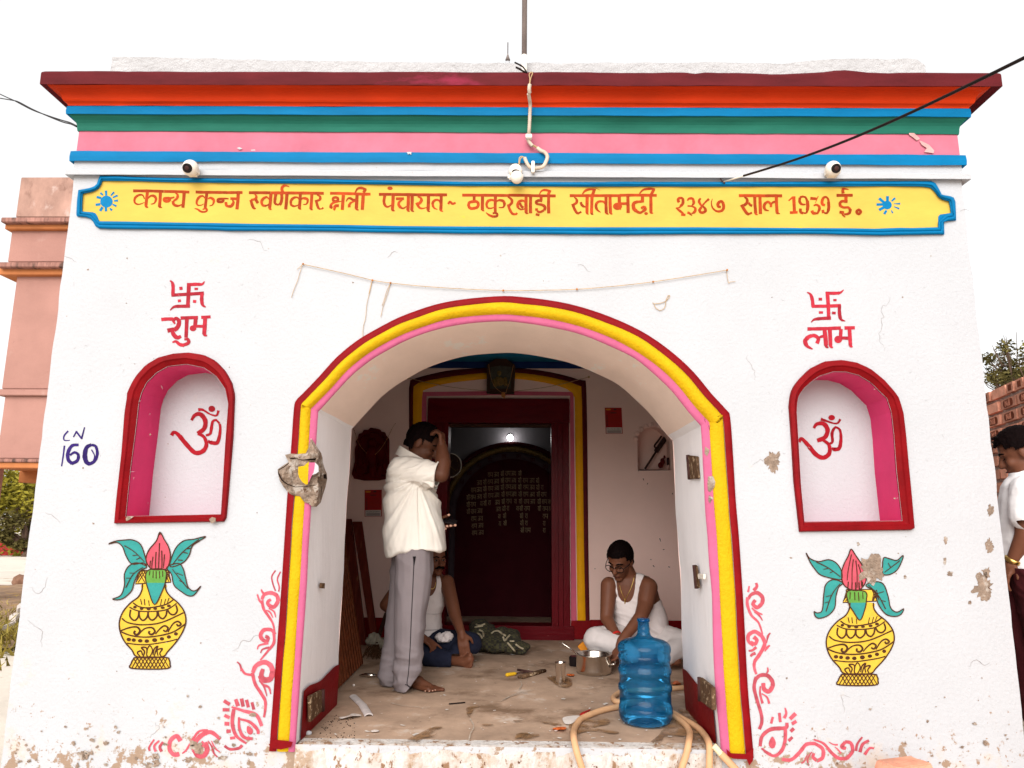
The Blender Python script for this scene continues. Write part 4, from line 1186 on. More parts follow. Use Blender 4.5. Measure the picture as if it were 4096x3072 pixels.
# ---- bare plaster where the coat has fallen off
def blotch(cx, cy, r, seed, n=26, asp=1.0, rough=.45):
    out = []
    for k in range(n):
        a = 2*math.pi*k/n; c_, s_ = math.cos(a), math.sin(a)
        f = 1 + rough*noise.noise(Vector((c_*1.6, s_*1.6, seed*3.1))) + rough*.7*noise.noise(Vector((c_*4.5, s_*4.5, seed*3.1 + 5))) + rough*.35*noise.noise(Vector((c_*11, s_*11, seed*3.1 + 9)))
        out.append((cx + r*asp*c_*f, cy + r*s_*f))
    return out
mb = MB(); rnd = random.Random(5)
for i, (x, y, r_, a) in enumerate([(3094,1847,36,.85),(3487,2282,50,1.0),(3935,2352,46,.85),(3962,2040,22,.5),(3880,2410,9,.7),(3433,2176,8,.7),(3782,2160,12,.7),(3620,2308,6,1),(3710,2885,6,.8),(3960,2185,30,.55),(3945,2290,20,.8),(3780,2245,14,.4),(3800,2295,10,1.2)]):
    mb.patch(blotch(x, y, r_, i, 64, a, .6), -0.0056 if i == 1 else -0.0013)
# scaling plaster along the foot of the wall
for k in range(85):
    sidex = rnd.random()
    x = rnd.uniform(60, 1040) if sidex < .72 else rnd.uniform(3120, 4060)
    y = 3072 - abs(rnd.gauss(0, 1)) * (110 if sidex < .72 else 150) - 8
    r_ = abs(rnd.gauss(0, 1)) * ((7 if y > 2950 else 3.5) if sidex < .72 else 3) + 1.5
    if P(x, y).x < XL + .03 or P(x, y).x > XR - .03: continue
    mb.patch(blotch(x, y, r_, k, 18, rnd.uniform(.8, 1.7), .7), -0.0046)
for k in range(70):                                   # pock marks all over
    x, y = rnd.uniform(330, 3800), rnd.uniform(960, 2900)
    if 1040 < x < 3060 and y > 1150 or P(x, y).x < XL + .05 or P(x, y).x > XR - .05: continue
    mb.patch(blotch(x, y, rnd.uniform(1.2, 3.6), k, 9, rnd.uniform(.7, 1.5), .6), -0.0009)
o = mb.build('bare_plaster', M['exposed'], T); o['kind'] = 'stuff'
# hairline cracks wandering over the plaster, and grime under the ledge and the niche sills
rnd = random.Random(21)
def wander(x, y, ang, n, st):
    out = [(x, y)]; ang0 = ang
    for _ in range(n): ang += rnd.gauss(0, .6) - .25*(ang - ang0); x += math.cos(ang)*st; y += math.sin(ang)*st; out.append((x, y))
    return out
for x, y, a, n_, w_ in [(1050, 2540, 2.3, 12, 2.2), (110, 2480, .9, 11, 2.0), (190, 2310, 1.9, 10, 1.8), (180, 2050, .3, 6, 1.8), (3010, 1860, -.3, 8, 1.8), (2310, 1060, .3, 5, 1.8), (1590, 1010, 2.4, 4, 2), (3840, 845, .1, 4, 2), (3400, 2790, 3.3, 9, 1.6), (2990, 1420, 1.2, 9, 1.5), (3960, 2650, 2.6, 9, 2.4), (620, 2890, 2.2, 7, 2), (990, 960, .1, 8, 1.5), (250, 1020, .4, 5, 1.5), (3560, 1190, 1.5, 20, 1.6)]:
    mb = MB(); mb.stroke(wander(x, y, a, n_, 13), (w_*.3, w_*.8, w_*.2), -.0011, False, False, 1); mb.build('hairline_crack', M['hair_crack'], T)
mb = MB()
for _ in range(420):                                  # trowel scratches and grit lines
    x, y = rnd.uniform(220, 3880), rnd.uniform(955, 2960)
    if 1030 < x < 3070 and y > 1140 or P(x, y).x < XL + .05 or P(x, y).x > XR - .05: continue
    mb.stroke(wander(x, y, rnd.gauss(0, .35), 3, rnd.uniform(1.5, 6)), (.4, rnd.uniform(.7, 1.5), .3), -.0009, False, True, 2)
o = mb.build('trowel_scratches', mat('plaster_shadow_grey', (0.36, 0.34, 0.34), .9, .2, 30, 0), T); o['kind'] = 'stuff'
# ---- broken lump of masonry on the left jamb
BR = Q('745,60 830,180 960,380 985,470 990,560 1030,700 1075,800 1082,920 1040,1100 990,1250 950,1400 860,1490 760,1480 700,1420 620,1400 560,1330 520,1270 370,1250 310,1220 260,1170 180,1080 100,950 60,800 55,710 170,630 280,560 240,480 205,410 330,385 480,395 560,385 640,380 690,280', 1100, 1740, 320/1659)
xj_ = [p[0] for p in HOLE if p[0] < 0 and 1.2 < p[1] < 1.8]; XJ = sum(xj_) / len(xj_)
def onjamb(x, y, out):
    q = P(x, y, -out)
    return q if q.x < XJ + out else PX(x, y, XJ + out)
def inside(poly, p):
    c = False
    for a, b in zip(poly, poly[1:] + poly[:1]):
        if (a[1] > p[1]) != (b[1] > p[1]) and p[0] < (b[0]-a[0])*(p[1]-a[1])/(b[1]-a[1]) + a[0]: c = not c
    return c
def lump(name, poly, m, h0, h1, par, step=3.2, seed=0, onf=None):
    rp = resample(poly, max(40, int(sum(math.dist(a, b) for a, b in zip(poly, poly[1:] + poly[:1])) / step)))
    xs = [p[0] for p in rp]; ysx = [p[1] for p in rp]; pts = [Vector(p) for p in rp]; nb = len(pts)
    x = min(xs)
    while x < max(xs):
        y = min(ysx)
        while y < max(ysx):
            q = (x + random.uniform(-1, 1), y + random.uniform(-1, 1))
            if inside(rp, q) and math.dist(q, nearest_on(rp, q)) > step*.6: pts.append(Vector(q))
            y += step
        x += step
    v, e, f, *_ = delaunay_2d_cdt(pts, [], [list(range(nb))], 1, 1e-4)
    mb = MB()
    for p in v:
        d = math.dist(p, nearest_on(rp, (p.x, p.y))); t = min(1, d / 14)
        q = Vector((p.x*.03, p.y*.03, seed)); cell = noise.noise(q*.7) + .35*noise.noise(q*2.3) + .12*noise.noise(q*5)
        mb.vert((onf or onjamb)(p.x, p.y, h0 + (h1-h0)*t*max(0, .55 + .8*cell)))
    for t in f: mb.face(t)
    return mb.build(name, m, par)
brk = lump('broken_masonry', BR, M['exposed'], 0.019, 0.058, T, 3.2, 2)
for s_ in ('300,500 420,495 560,525 700,525 830,522 860,480 840,515 700,512 560,512 420,482 330,470', '60,720 90,800 150,920 260,1010 420,1070 640,1062 800,1040 900,1020 800,1052 640,1076 420,1086 250,1030 130,940 70,820', '280,570 190,650 70,720 90,728 200,665 290,590', '1000,820 1062,805 1080,915 1010,900', '975,1060 960,1240 940,1400 950,1240 962,1060'):
    mb = MB(); pts = Q(s_, 1100, 1740, 320/1659)
    for p in pts: mb.vert(onjamb(p[0], p[1], 0.066))
    mb.face(range(len(pts))); mb.build('crack', M['hole'], brk)
for s_, mm_ in (('480,660 600,640 700,550 695,700 680,1020 640,1030 560,970 500,880 480,800', 'yellow'), ('710,570 830,570 815,700 800,780 760,850 690,1000 695,700', 'pink_arch'), ('830,570 900,640 905,760 850,800 770,830 800,780 818,690', 'plaster')):
    mb = MB(); pts = Q(s_, 1100, 1740, 320/1659)
    for p in pts: mb.vert(onjamb(p[0], p[1], 0.069))
    mb.face(range(len(pts))); mb.build('paint_fragment', M[mm_], brk)
# chipped edge of the right jamb
xr_ = [p[0] for p in HOLE if p[0] > 0 and 1.0 < p[1] < 1.8]; XJR = sum(xr_) / len(xr_)
def onright(x, y, out): return P(x, y, -out - .008)
for i, s_ in enumerate(('1650,575 1685,600 1680,625 1665,655 1645,630', '1675,815 1715,815 1732,860 1725,900 1690,945 1672,930 1668,870', '1680,965 1718,990 1700,1010 1690,1035 1675,1010')):
    lump('chipped_edge', Q(s_, 2000, 1500), M['exposed'], .004, .018, T, 3, i + 4, onright)
# ================================================================== PORCH INSIDE
XA, XB = XL + 0.35, XR - 0.35
# floor of porch and sanctum, with the worn threshold in the arch
mb = MB(); nx, ny = 60, 70
for j in range(ny + 1):
    for i in range(nx + 1):
        x = XA + (XB - XA) * i / nx; y = 0.10 + (5.9 - 0.10) * j / ny
        mb.vert((x, y, FL + 0.004*noise.noise(Vector((x*2, y*2, 0))) * min(1, j / 3)))
for j in range(ny):
    for i in range(nx): a = j*(nx+1) + i; mb.face((a, a+1, a+nx+2, a+nx+1))
fl = mb.build('porch_floor', M['floor'], None, smooth=True); tag(fl, kind='structure')
mb = MB(); rings = []; xs0, xs1 = HOLE[0][0] + .0, HOLE[-1][0] - .0; N = 90
for i in range(N + 1):
    x = xs0 + .001 + (xs1 - xs0 - .002) * i / N
    e = 0.012*noise.noise(Vector((x*4, 0, 0))) + 0.010*noise.noise(Vector((x*14, 0, 1))) + .006*noise.noise(Vector((x*40, 0, 2)))
    bump = -.02*max(0, noise.noise(Vector((x*5, 5, 0))) - .15)
    rings.append([(x, -0.016 + e*.5, 0.0), (x, -0.014 + e*.4, .20), (x, -0.010 + e + bump*.3, FL - .055 + bump), (x, 0.002 - e + .01*noise.noise(Vector((x*9, 3, 3))), FL - .018 + e*.7 + bump), (x, 0.045 + e, FL - .004 + e*.15), (x, 0.101, FL + .0005)])
mb.loft(rings, False, False); th = mb.build('threshold', M['threshold'], T, smooth=False)
# wet patches, cracks and crumbs on the floor
def floorpatch(mb, s_, ox, oy, z=.0075, k=S1):
    pts = cr(Q(s_, ox, oy, k), 3, True); tri = tessellate_polygon([[Vector((x, y, 0)) for x, y in pts]])
    ids = [mb.vert(PZ(x, y, FL + z)) for x, y in pts]
    for t in tri: mb.face([ids[q] for q in t])
mb = MB()
for s_, ox in (('1260,1425 1330,1400 1400,1360 1470,1330 1550,1328 1500,1355 1440,1385 1510,1375 1470,1405 1400,1415 1340,1440', 1000), ('2130,1420 2160,1380 2210,1375 2260,1380 2330,1392 2280,1410 2200,1432', 1000), ('130,1385 200,1378 280,1385 240,1408 160,1420', 2000),
              ('560,1250 640,1240 760,1280 860,1260 880,1300 760,1330 840,1350 960,1370 900,1380 760,1360 660,1370 600,1400 560,1380', 2000), ('380,925 520,920 580,960 560,1010 470,1000 420,960', 2000), ('320,1285 440,1295 500,1310 420,1312', 2000), ('1400,1240 1560,1330 1660,1420 1600,1440 1480,1400 1330,1400 1300,1440 1210,1450 1280,1390', 2000),
              ('1430,1180 1560,1210 1640,1300 1560,1290 1480,1240', 2000), ('1745,1170 1850,1162 1800,1185 1770,1250 1745,1225', 1000), ('1870,1305 1960,1308 1920,1318 1880,1316', 1000), ('2120,1275 2190,1275 2180,1283 2130,1284', 1000)):
    floorpatch(mb, s_, ox, 2247)
wp = mb.build('wet_stain', M['wet'], None); tag(wp, 'dark wet water stains spread over the concrete porch floor near the jug', 'puddle', kind='stuff')
crk = MB()
for s_, ox in (('1760,1440 1770,1390 1785,1360 1800,1320 1770,1260', 1000), ('1130,1130 1200,1150 1330,1165 1450,1168', 1000), ('0,1125 60,1090 120,1060 200,1040 300,1030', 2000), ('2030,1115 2100,1080 2170,1060 2240,1045', 1000), ('1240,1470 1260,1420 1310,1360', 2000), ('150,1030 175,990 165,960', 2000)):
    pts = cr(Q(s_, ox, 2247), 4)
    for a, b in zip(pts, pts[1:]):
        A_, B_ = PZ(*a, FL + .0065), PZ(*b, FL + .0065); d = (B_ - A_); n_ = Vector((-d.y, d.x, 0)).normalized() * random.uniform(.0015, .004)
        crk.poly([A_ - n_, A_ + n_, B_ + n_, B_ - n_])
cko = crk.build('floor_crack', mat('pale_crack', (0.42, 0.34, 0.27), .9, .3, 30), None); tag(cko, 'pale thin cracks running across the concrete porch floor', 'crack', kind='stuff')
lit = MB(); rr = random.Random(3)
for k in range(170):
    x, y = rr.uniform(-1.0, .9), .12 + 3 * rr.random()**1.6; s_ = abs(rr.gauss(0, 1))*.004 + .002; a = rr.uniform(0, 3.1)
    c = Vector((x, y, FL + .006)); u = Vector((math.cos(a), math.sin(a), 0))*s_*rr.uniform(1, 2.5); v = Vector((-math.sin(a), math.cos(a), 0))*s_
    lit.poly([c-u-v, c+u-v*.6, c+u*.8+v, c-u*.7+v*.8])
lo = lit.build('floor_grit', mat('pale_grit', (0.62, 0.56, 0.50), .9, .3, 30), None); tag(lo, 'tiny pale flakes and crumbs scattered over the porch floor', 'grit', kind='stuff')
drk = MB()
for k in range(150):
    x, y = PZ(rr.uniform(1210, 1420), rr.uniform(2860, 2960)).xy; s_ = rr.uniform(.0015, .004)
    if x < XJ + .03: continue
    drk.ellipsoid((x, y, FL + s_*.6), (s_, s_*.8, s_*.7), 5, 4)
do = drk.build('floor_debris', M['hole'], None); tag(do, 'dark crumbs of debris on the floor by the left jamb', 'debris', kind='stuff')
# walls and ceiling of the porch
DX0, DX1 = P(1709, 2000, YB).x, P(2278, 2000, YB).x; DZ1 = P(2000, 1594, YB).z
NIs = Q('838,1195 832,1000 828,760 828,690 850,620 890,570 950,535 1010,510 1090,500 1180,530 1260,600 1310,680 1335,760 1345,950 1358,1190', 2340, 1580, 520/2054)
NIw = [(P(x, y, YB).x, P(x, y, YB).z) for x, y in NIs]
mb = MB()
outer = [(XA, FL - .02), (XA, ZC), (XB, ZC), (XB, FL - .02), (DX1, FL - .02), (DX1, DZ1), (DX0, DZ1), (DX0, FL - .02)]
loops = [outer, NIw]; flat = [p for l in loops for p in l]
for t in tessellate_polygon([[Vector((x, z, 0)) for x, z in l] for l in loops]): mb.face(t)
for x, z in flat: mb.vert((x, YB, z))
for a, b in (((XA, WT), (XA, YB)), ((XB, WT), (XB, YB))):
    mb.poly([(a[0], a[1], FL - .02), (b[0], b[1], FL - .02), (b[0], b[1], ZC), (a[0], a[1], ZC)])
inn = [(XA, FL - .02), (XA, ZC), (XB, ZC), (XB, FL - .02)] + list(reversed([(HOLE[0][0], FL - .02)] + HOLE[1:-1] + [(HOLE[-1][0], FL - .02)]))
o0 = len(mb.v)
for x, z in inn: mb.vert((x, WT, z))
for t in tessellate_polygon([[Vector((x, z, 0)) for x, z in inn]]): mb.face([o0 + q for q in t])
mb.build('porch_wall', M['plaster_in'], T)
mb = MB(); mb.box((XA, WT, ZC), (XB, YB, ZC + .08)); mb.build('ceiling', M['beam'], T)
mb = MB(); mb.box((XA, YB - .035, P(2048, 1471, YB - .035).z), (XB, YB - .001, ZC - .001)); mb.build('ceiling_beam', M['beamdark'], T)
for yy in (1.5, 2.2, 2.85): mb = MB(); mb.box((XA, yy, ZC - .022), (XB, yy + .06, ZC - .0015)); mb.build('ceiling_rafter', M['beam'], T)
zd = P(2500, 2480, YB).z
for a, b in ((XA + .002, P(1634, 2480, YB).x), (P(2360, 2480, YB).x, XB - .002)): mb = MB(); mb.box((a, YB - .008, FL), (b, YB - .002, zd)); mb.build('dado', M['darkred'], T)
for x, s in ((XA, 1), (XB, -1)): mb = MB(); mb.box((min(x + s*.002, x + s*.008), WT, FL), (max(x + s*.002, x + s*.008), YB - .01, zd)); mb.build('dado', M['darkred'], T)
# painted bands round the inner doorway
def bandpx(name, A, B, prof, m, par, n=90):
    a, b = resample(cr(A, 4), n, False), resample(cr(B, 4), n, False); mb = MB(); rings = []
    for p, q in zip(a, b): rings.append([P(p[0] + (q[0]-p[0])*t, p[1] + (q[1]-p[1])*t, YB + y) for t, y in prof])
    mb.loft(rings, False, False); return mb.build(name, m, par, smooth=True)
b0 = [(1633,2556),(1634,2200),(1636,1700),(1638,1532),(1660,1515),(1696,1503),(1808,1480),(1943,1472),(2010,1471),(2104,1475),(2200,1488),(2290,1510),(2336,1528),(2345,1545),(2350,1800),(2354,2200),(2360,2556)]
b1 = [(1650,2556),(1651,2200),(1652,1700),(1654,1548),(1668,1534),(1734,1518),(1846,1500),(1943,1492),(2010,1490),(2090,1493),(2190,1507),(2280,1528),(2318,1546),(2326,1560),(2331,1800),(2336,2200),(2344,2556)]
b2 = [(1685,2556),(1686,2200),(1687,1700),(1690,1575),(1700,1562),(1735,1546),(1808,1531),(1943,1516),(2010,1514),(2090,1518),(2190,1533),(2260,1553),(2290,1572),(2298,1590),(2301,1800),(2306,2200),(2310,2556)]
dw = bandpx('inner_doorway', b0, b1, [(0, .001), (.05, -.012), (.95, -.014), (1, -.012)], M['maroon'], T)
bandpx('yellow_band', b1, b2, [(0, -.012), (.2, -.022), (.5, -.026), (.8, -.020), (1, -.006)], M['yellow_in'], dw)
p0 = [(1685,2556),(1687,1568),(1995,1564),(2294,1568),(2308,2556)]; p1 = [(1704,2556),(1706,1585),(1995,1581),(2280,1583),(2284,2556)]
mb = MB()
ids = [[mb.vert(P(x, y, YB - .0065)) for x, y in L_] for L_ in (p0, p1)]
for i in range(4): mb.face((ids[0][i], ids[0][i+1], ids[1][i+1], ids[1][i]))
mb.build('pink_band', M['pink_in'], dw)
for x0_, x1_ in ((1633, 1709), (2284, 2362)): mb = MB(); mb.poly([P(x0_, 2482, YB - .030), P(x1_, 2482, YB - .030), P(x1_, 2557, YB - .030), P(x0_, 2557, YB - .030)]); mb.build('doorway_foot', M['darkred'], dw)
# timber door frame
fr = empty('door_frame', (0, YB, FL)); fr.parent = T; fr.location = Vector((0.08, YB, FL))
def W3(x0, y0, x1, y1, Y0, Y1):
    a, b = P(x0, y1, Y0), P(x1, y0, Y0); return (a.x, Y0, a.z), (b.x, Y1, b.z)
mb = MB(); mb.box(*W3(1709, 1594, 2278, 1690, YB - .05, YB + .18)); mb.build('lintel', M['woodred_h'], fr, bevel=.006)
zl = P(2000, 1690, YB - .05).z - .001
for x0_, x1_ in ((1709, 1788), (2206, 2278)):
    mb = MB(); a, b = P(x0_, 2000, YB - .05).x, P(x1_, 2000, YB - .05).x
    mb.box((a, YB - .048, FL + .10), (b, YB + .18, zl)); mb.box((a + .06, YB - .056, FL + .10), (b - .06, YB - .048, zl))
    mb.build('door_post', M['woodred'], fr, bevel=.004)
mb = MB(); a = P(2000, 2503, YB - .06).z; mb.box((DX0 - .03, YB - .06, FL - .01), (DX1 + .03, YB + .18, a)); mb.build('door_sill', M['woodred_h'], fr, bevel=.006)
mb = MB(); mb.box(*W3(1790, 1692, 2204, 1708, YB + .06, YB + .10)); mb.build('door_rail', M['darkwood'], fr)
# scalloped wall niche on the right of the doorway
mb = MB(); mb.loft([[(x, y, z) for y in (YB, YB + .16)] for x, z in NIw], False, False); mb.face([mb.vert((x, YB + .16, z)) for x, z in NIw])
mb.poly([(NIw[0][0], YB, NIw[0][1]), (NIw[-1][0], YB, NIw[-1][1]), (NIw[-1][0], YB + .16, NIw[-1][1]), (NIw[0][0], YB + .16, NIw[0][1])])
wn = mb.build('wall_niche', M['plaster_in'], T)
mb = MB()
arc = resample(cr(NIs[3:12], 6), 9, False)
cx, cy = 2340 + 1085*520/2054, 1580 + 720*520/2054
for x, y in arc:
    dx, dy = x - cx, y - cy; l = math.hypot(dx, dy)
    mb.ellipsoid(P(x + dx/l*7, y + dy/l*7, YB - .002), (.021, .014, .026), 10, 7, Matrix.Rotation(math.atan2(dx, -dy), 3, 'Y'))
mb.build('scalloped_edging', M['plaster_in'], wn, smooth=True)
rnd = random.Random(6)
for x, y, l, a in [(2641, 2160, 14, 1.2), (2655, 2198, 6, 0), (2604, 2238, 4, 0), (2615, 2265, 9, .9), (2677, 2268, 7, .3), (2575, 2410, 5, .2), (2574, 1918, 8, 1.2), (2590, 1935, 6, 2), (2690, 1975, 6, 1.4), (2380, 2275, 3, 0)]:
    mb = MB(); p_ = [P(x - math.cos(a)*l/2, y - math.sin(a)*l/2, YB - .004), P(x + math.cos(a)*l/2, y + math.sin(a)*l/2, YB - .004)]; mb.tube(p_, [.0045, .002], 5); mb.build('scuff_mark', M['hole'], T)
# ================================================================== SANCTUM BEHIND THE DOORWAY
YS = 4.75
mb = MB()
x0_, x1_ = -1.9, 1.7
mb.poly([(x0_, YS, FL), (x1_, YS, FL), (x1_, YS, 3.1), (x0_, YS, 3.1)])
for x in (x0_, x1_): mb.poly([(x, YB + .19, FL), (x, YS, FL), (x, YS, 3.1), (x, YB + .19, 3.1)])
mb.poly([(x0_, YB + .19, 3.1), (x1_, YB + .19, 3.1), (x1_, YS, 3.1), (x0_, YS, 3.1)])
for a, b in ((x0_, DX0 - .001), (DX1 + .001, x1_)): mb.poly([(a, YB + .19, FL), (b, YB + .19, FL), (b, YB + .19, 3.1), (a, YB + .19, 3.1)])
mb.poly([(DX0 - .001, YB + .19, DZ1), (DX1 + .001, YB + .19, DZ1), (DX1 + .001, YB + .19, 3.1), (DX0 - .001, YB + .19, 3.1)])
sr = mb.build('sanctum_wall', M['sanctum'], T)
C0 = (2048, 2062)
def ringpx(name, r0, r1, Y0, Y1, m, par, flat=False):
    mb = MB(); rings = []
    for k in range(61):
        a = math.pi * k / 60
        def at(r, Y): return P(C0[0] - r*math.cos(a), C0[1] - r*math.sin(a), Y)
        rings.append([at(r0, YS), at(r0, Y0), at((r0+r1)/2, Y1), at(r1, Y0), at(r1, YS)])
    mb.loft(rings, False, False)
    for sx in (-1, 1):
        q = [P(C0[0] + sx*r, C0[1], Y) for r, Y in ((r0, YS), (r0, Y0), ((r0+r1)/2, Y1), (r1, Y0), (r1, YS))]
        mb.loft([q, [Vector((p.x, p.y, FL)) for p in q]], False, False)
    return mb.build(name, m, par, smooth=True)
sa = ringpx('sanctum_arch', 295, 278, YS - .10, YS - .10, M['sanctumdark'], T)
ringpx('gilded_band', 278, 255, YS - .09, YS - .11, M['gold'], sa)
bg_ = ringpx('dusky_band', 255, 226, YS - .075, YS - .075, M['bandgrey'], sa)
mb = MB(); pts = [P(C0[0] - 227*math.cos(math.pi*k/40), C0[1] - 227*math.sin(math.pi*k/40), YS - .05) for k in range(41)]
mb.face([mb.vert(p) for p in [Vector((pts[0].x, pts[0].y, FL))] + pts + [Vector((pts[-1].x, pts[-1].y, FL))]])
cur = mb.build('sanctum_curtain', M['sanctumdark'], sa)
GL = {'ja': [((0,0),(.58,0)), ((.44,0),(.44,1)), ((.44,.42),(.08,.42)), ((.24,.42),(.30,.72),(.16,.9),(.02,.74))],
      'ya': [((0,0),(.58,0)), ((.44,0),(.44,1)), ((.06,.04),(.22,.2),(.18,.42),(.02,.5)), ((.02,.5),(.14,.8),(.44,.66))],
      'sri': [((0,0),(.80,0)), ((.08,.16),(.24,.1),(.26,.36),(.10,.52)), ((.05,.46),(.2,.74),(.3,.94)), ((.12,.86),(.46,.56)), ((.46,0),(.46,1)), ((.68,0),(.68,1)), ((.50,0),(.56,-.3),(.68,0))],
      'raa': [((0,0),(.62,0)), ((.08,.02),(.22,.18),(.16,.42),(.02,.48)), ((.02,.46),(.16,.72),(.28,.96)), ((.46,0),(.46,1))],
      'ma': [((0,0),(.62,0)), ((.08,0),(.08,.6)), ((.0,.62),(.44,.60)), ((.46,0),(.46,1))]}
def word(mb, keys, x, y, h, wd, Y, slope=0):
    for kx in keys:
        for st in GL[kx]:
            p = [(x + a*h, y + b*h + (a*h)*slope) for a, b in st]
            mb.stroke(p, wd, Y, False, len(p) > 2, 4)
        x += h * {'ja': .58, 'ya': .6, 'sri': .82, 'raa': .62, 'ma': .64}[kx]
tx = MB(); KK = 540/1659
WRD = {'J': ['ja', 'ya'], 'S': ['sri'], 'R': ['raa', 'ma'], 'r': ['raa'], 'y': ['ya']}
ROWS = [(690, 'R524 J600 S682 R738 J812 S896'), (775, 'J390 S468 R522 J600 S682 R738 J812 S896 R956 J1038 S1116'), (858, 'R318 J390 S468 R526 J603 S684 R742 J812 S897 R960 J1038 S1118 r1178'), (945, 'S262 R312 J390 S470 R528 J606 S690 R746 J815 S900 R958 J1040 S1124 R1180'),
        (1034, 'S262 R314 y432 S470 r530 J611 S694 R752 y850 S905 R968 J1045 S1135 R1190 y1270'), (1120, 'S264 R318 J396 J624 S702 r758 y876 S914 R975 S1138 R1198 y1275'), (1212, 'R320 J403 y652 S710 S918 r984 R1198'), (1300, 'R326 J408 y660 S715 S922 r985 r1202'), (1386, 'R330 J412 S928 R984 r1204')]
for y, row in ROWS:
    for it in row.split():
        x = float(it[1:]); yy = y + (760 - x)*.09 if x < 760 else y + (x - 760)*.012
        word(tx, WRD[it[0]], 1780 + x*KK, 1660 + yy*KK, 56*KK, 5.6*KK, YS - .053, -.06 if x < 760 else 0)
tx.build('lettering', M['goldtext'], cur)
bt = MB()
for a in (-58, -46, -34, -22, -8, 6, 20, 34, 46):
    x = C0[0] + 238*math.sin(R(a)); y = C0[1] - 238*math.cos(R(a))
    word(bt, ['raa', 'ma'], x - 8, y - 7, 15, 2.4, YS - .0775, math.tan(R(a))*.9)
bt.build('lettering', M['sanctumdark'], bg_)
# ================================================================== TEXT AS MESH
def text_mesh(body, size, extrude=0.001):
    cu = bpy.data.curves.new('t', 'FONT'); cu.body = body; cu.size = size; cu.extrude = extrude; cu.align_x = 'CENTER'; cu.align_y = 'CENTER'
    o = bpy.data.objects.new('t', cu); COL.objects.link(o); dg = bpy.context.evaluated_depsgraph_get(); dg.update()
    me = bpy.data.meshes.new_from_object(o.evaluated_get(dg)); bpy.data.objects.remove(o); bpy.data.curves.remove(cu); return me
def text_obj(name, body, size, mtx, m, parent, extrude=0.001):
    me = text_mesh(body, size, extrude); me.transform(mtx); me.materials.clear(); return link(name, me, m, parent)
def frame_mtx(o, ux, uy):
    ux, uy = Vector(ux).normalized(), Vector(uy).normalized(); uz = ux.cross(uy)
    return Matrix(((ux.x, uy.x, uz.x, o[0]), (ux.y, uy.y, uz.y, o[1]), (ux.z, uy.z, uz.z, o[2]), (0, 0, 0, 1)))
# ================================================================== ON THE ROOF AND THE CORNICE
b = P(2097, 262, .16); t_ = empty('flag_pole', (b.x, .16, ZTOP - .03), 'weathered grey metal pole rising from the middle of the roof edge', 'pole')
mb = MB(); rp_ = 21 * pxm(.16, 2097, 250) / 2
mb.tube([(b.x, .16, ZTOP - .03), (b.x, .16, P(2097, 222, .16).z)], rp_*1.06, 14); mb.build('painted_foot', M['white_plastic'], t_, smooth=True)
mb = MB(); mb.tube([(b.x, .16, P(2097, 222, .16).z), (b.x + .005, .16, 7.2)], rp_, 14); mb.build('shaft', M['polegrey'], t_, smooth=True)
b = P(2031, 240, 2.2); hh = P(2031, 214, 2.2).z - b.z; hr = P(2031, 170, 2.2).z - b.z
t_ = empty('roof_finial', (b.x, 2.2, ZTOP - .02), 'small pale cone with a thin spike poking above the parapet left of the pole', 'finial')
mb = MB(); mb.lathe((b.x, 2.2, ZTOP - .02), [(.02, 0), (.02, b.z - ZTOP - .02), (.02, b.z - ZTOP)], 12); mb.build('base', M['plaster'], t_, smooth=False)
rw = 18 * pxm(2.2, 2031, 230) / 2
mb = MB(); mb.lathe((b.x, 2.2, b.z - .001), [(rw*1.1, 0), (rw*.5, hh*.6), (rw*.15, hh)], 18); mb.build('cone', M['polegrey'], t_, smooth=True)
mb = MB(); mb.tube([(b.x, 2.2, b.z + hh - .01), (b.x, 2.2, b.z + hr)], .004, 6); mb.build('spike', M['iron'], t_)
# corrugated conduit with wires down to the middle camera
def ribbed(mb, pts, r, pitch=.0105, n=10):
    q = cr3(pts, 8); L = 0; out = [q[0]]
    for a, b_ in zip(q, q[1:]):
        d = (b_ - a).length; k = max(1, int(d / (pitch/2)))
        for i in range(1, k + 1): out.append(a + (b_ - a) * i / k)
    mb.tube(out, [r * (1 if i % 2 else .82) for i in range(len(out))], n)
KZ = 320/948
def cz(s_, Y): return [P(x, y, yy) for (x, y), yy in zip(Q(s_, 1980, 200, KZ), Y)]
cnd = empty('cable_conduit', P(2115, 340, -.18), 'beige corrugated cable conduit hanging down the striped cornice to the middle camera', 'conduit')
rc_ = 24 * KZ * pxm(-.12, 2110, 500)
mb = MB()
ribbed(mb, cz('412,408 405,460 410,510', [-.178, -.176, -.160]), rc_)
ribbed(mb, cz('398,515 408,580 418,650 414,740 410,850 405,940 402,1010', [-.155, -.125, -.095, -.080, -.075, -.070, -.045]), rc_*.95)
ribbed(mb, cz('392,1050 405,1090 445,1140', [-.035, -.032, -.032]), rc_); ribbed(mb, cz('500,1160 540,1190 590,1215 620,1260 610,1310 570,1380 500,1402 430,1400 385,1355 350,1275', [-.032, -.035, -.045, -.052, -.052, -.05, -.048, -.045, -.045, -.05]), rc_)
mb.build('corrugated_sleeve', M['conduit'], cnd, smooth=True)
mb = MB()
mb.tube(cr3(cz('408,405 412,340 405,290 425,265 445,275 425,330 412,400', [-.178, -.178, -.178, -.172, -.172, -.176, -.178])), .0028, 6)
mb.tube(cr3(cz('440,1125 470,1135 505,1160', [-.032, -.036, -.032])), .0035, 6); mb.tube(cr3(cz('445,1140 475,1150 500,1170', [-.03, -.032, -.03])), .003, 6)
mb.tube(cr3(cz('350,1280 320,1262 290,1280 282,1360', [-.05, -.05, -.05, -.05])), .0030, 6); mb.tube(cr3(cz('360,1275 325,1270 300,1295 290,1355', [-.055, -.055, -.055, -.05])), .0028, 6)
mb.build('wire', M['string'], cnd, smooth=True)
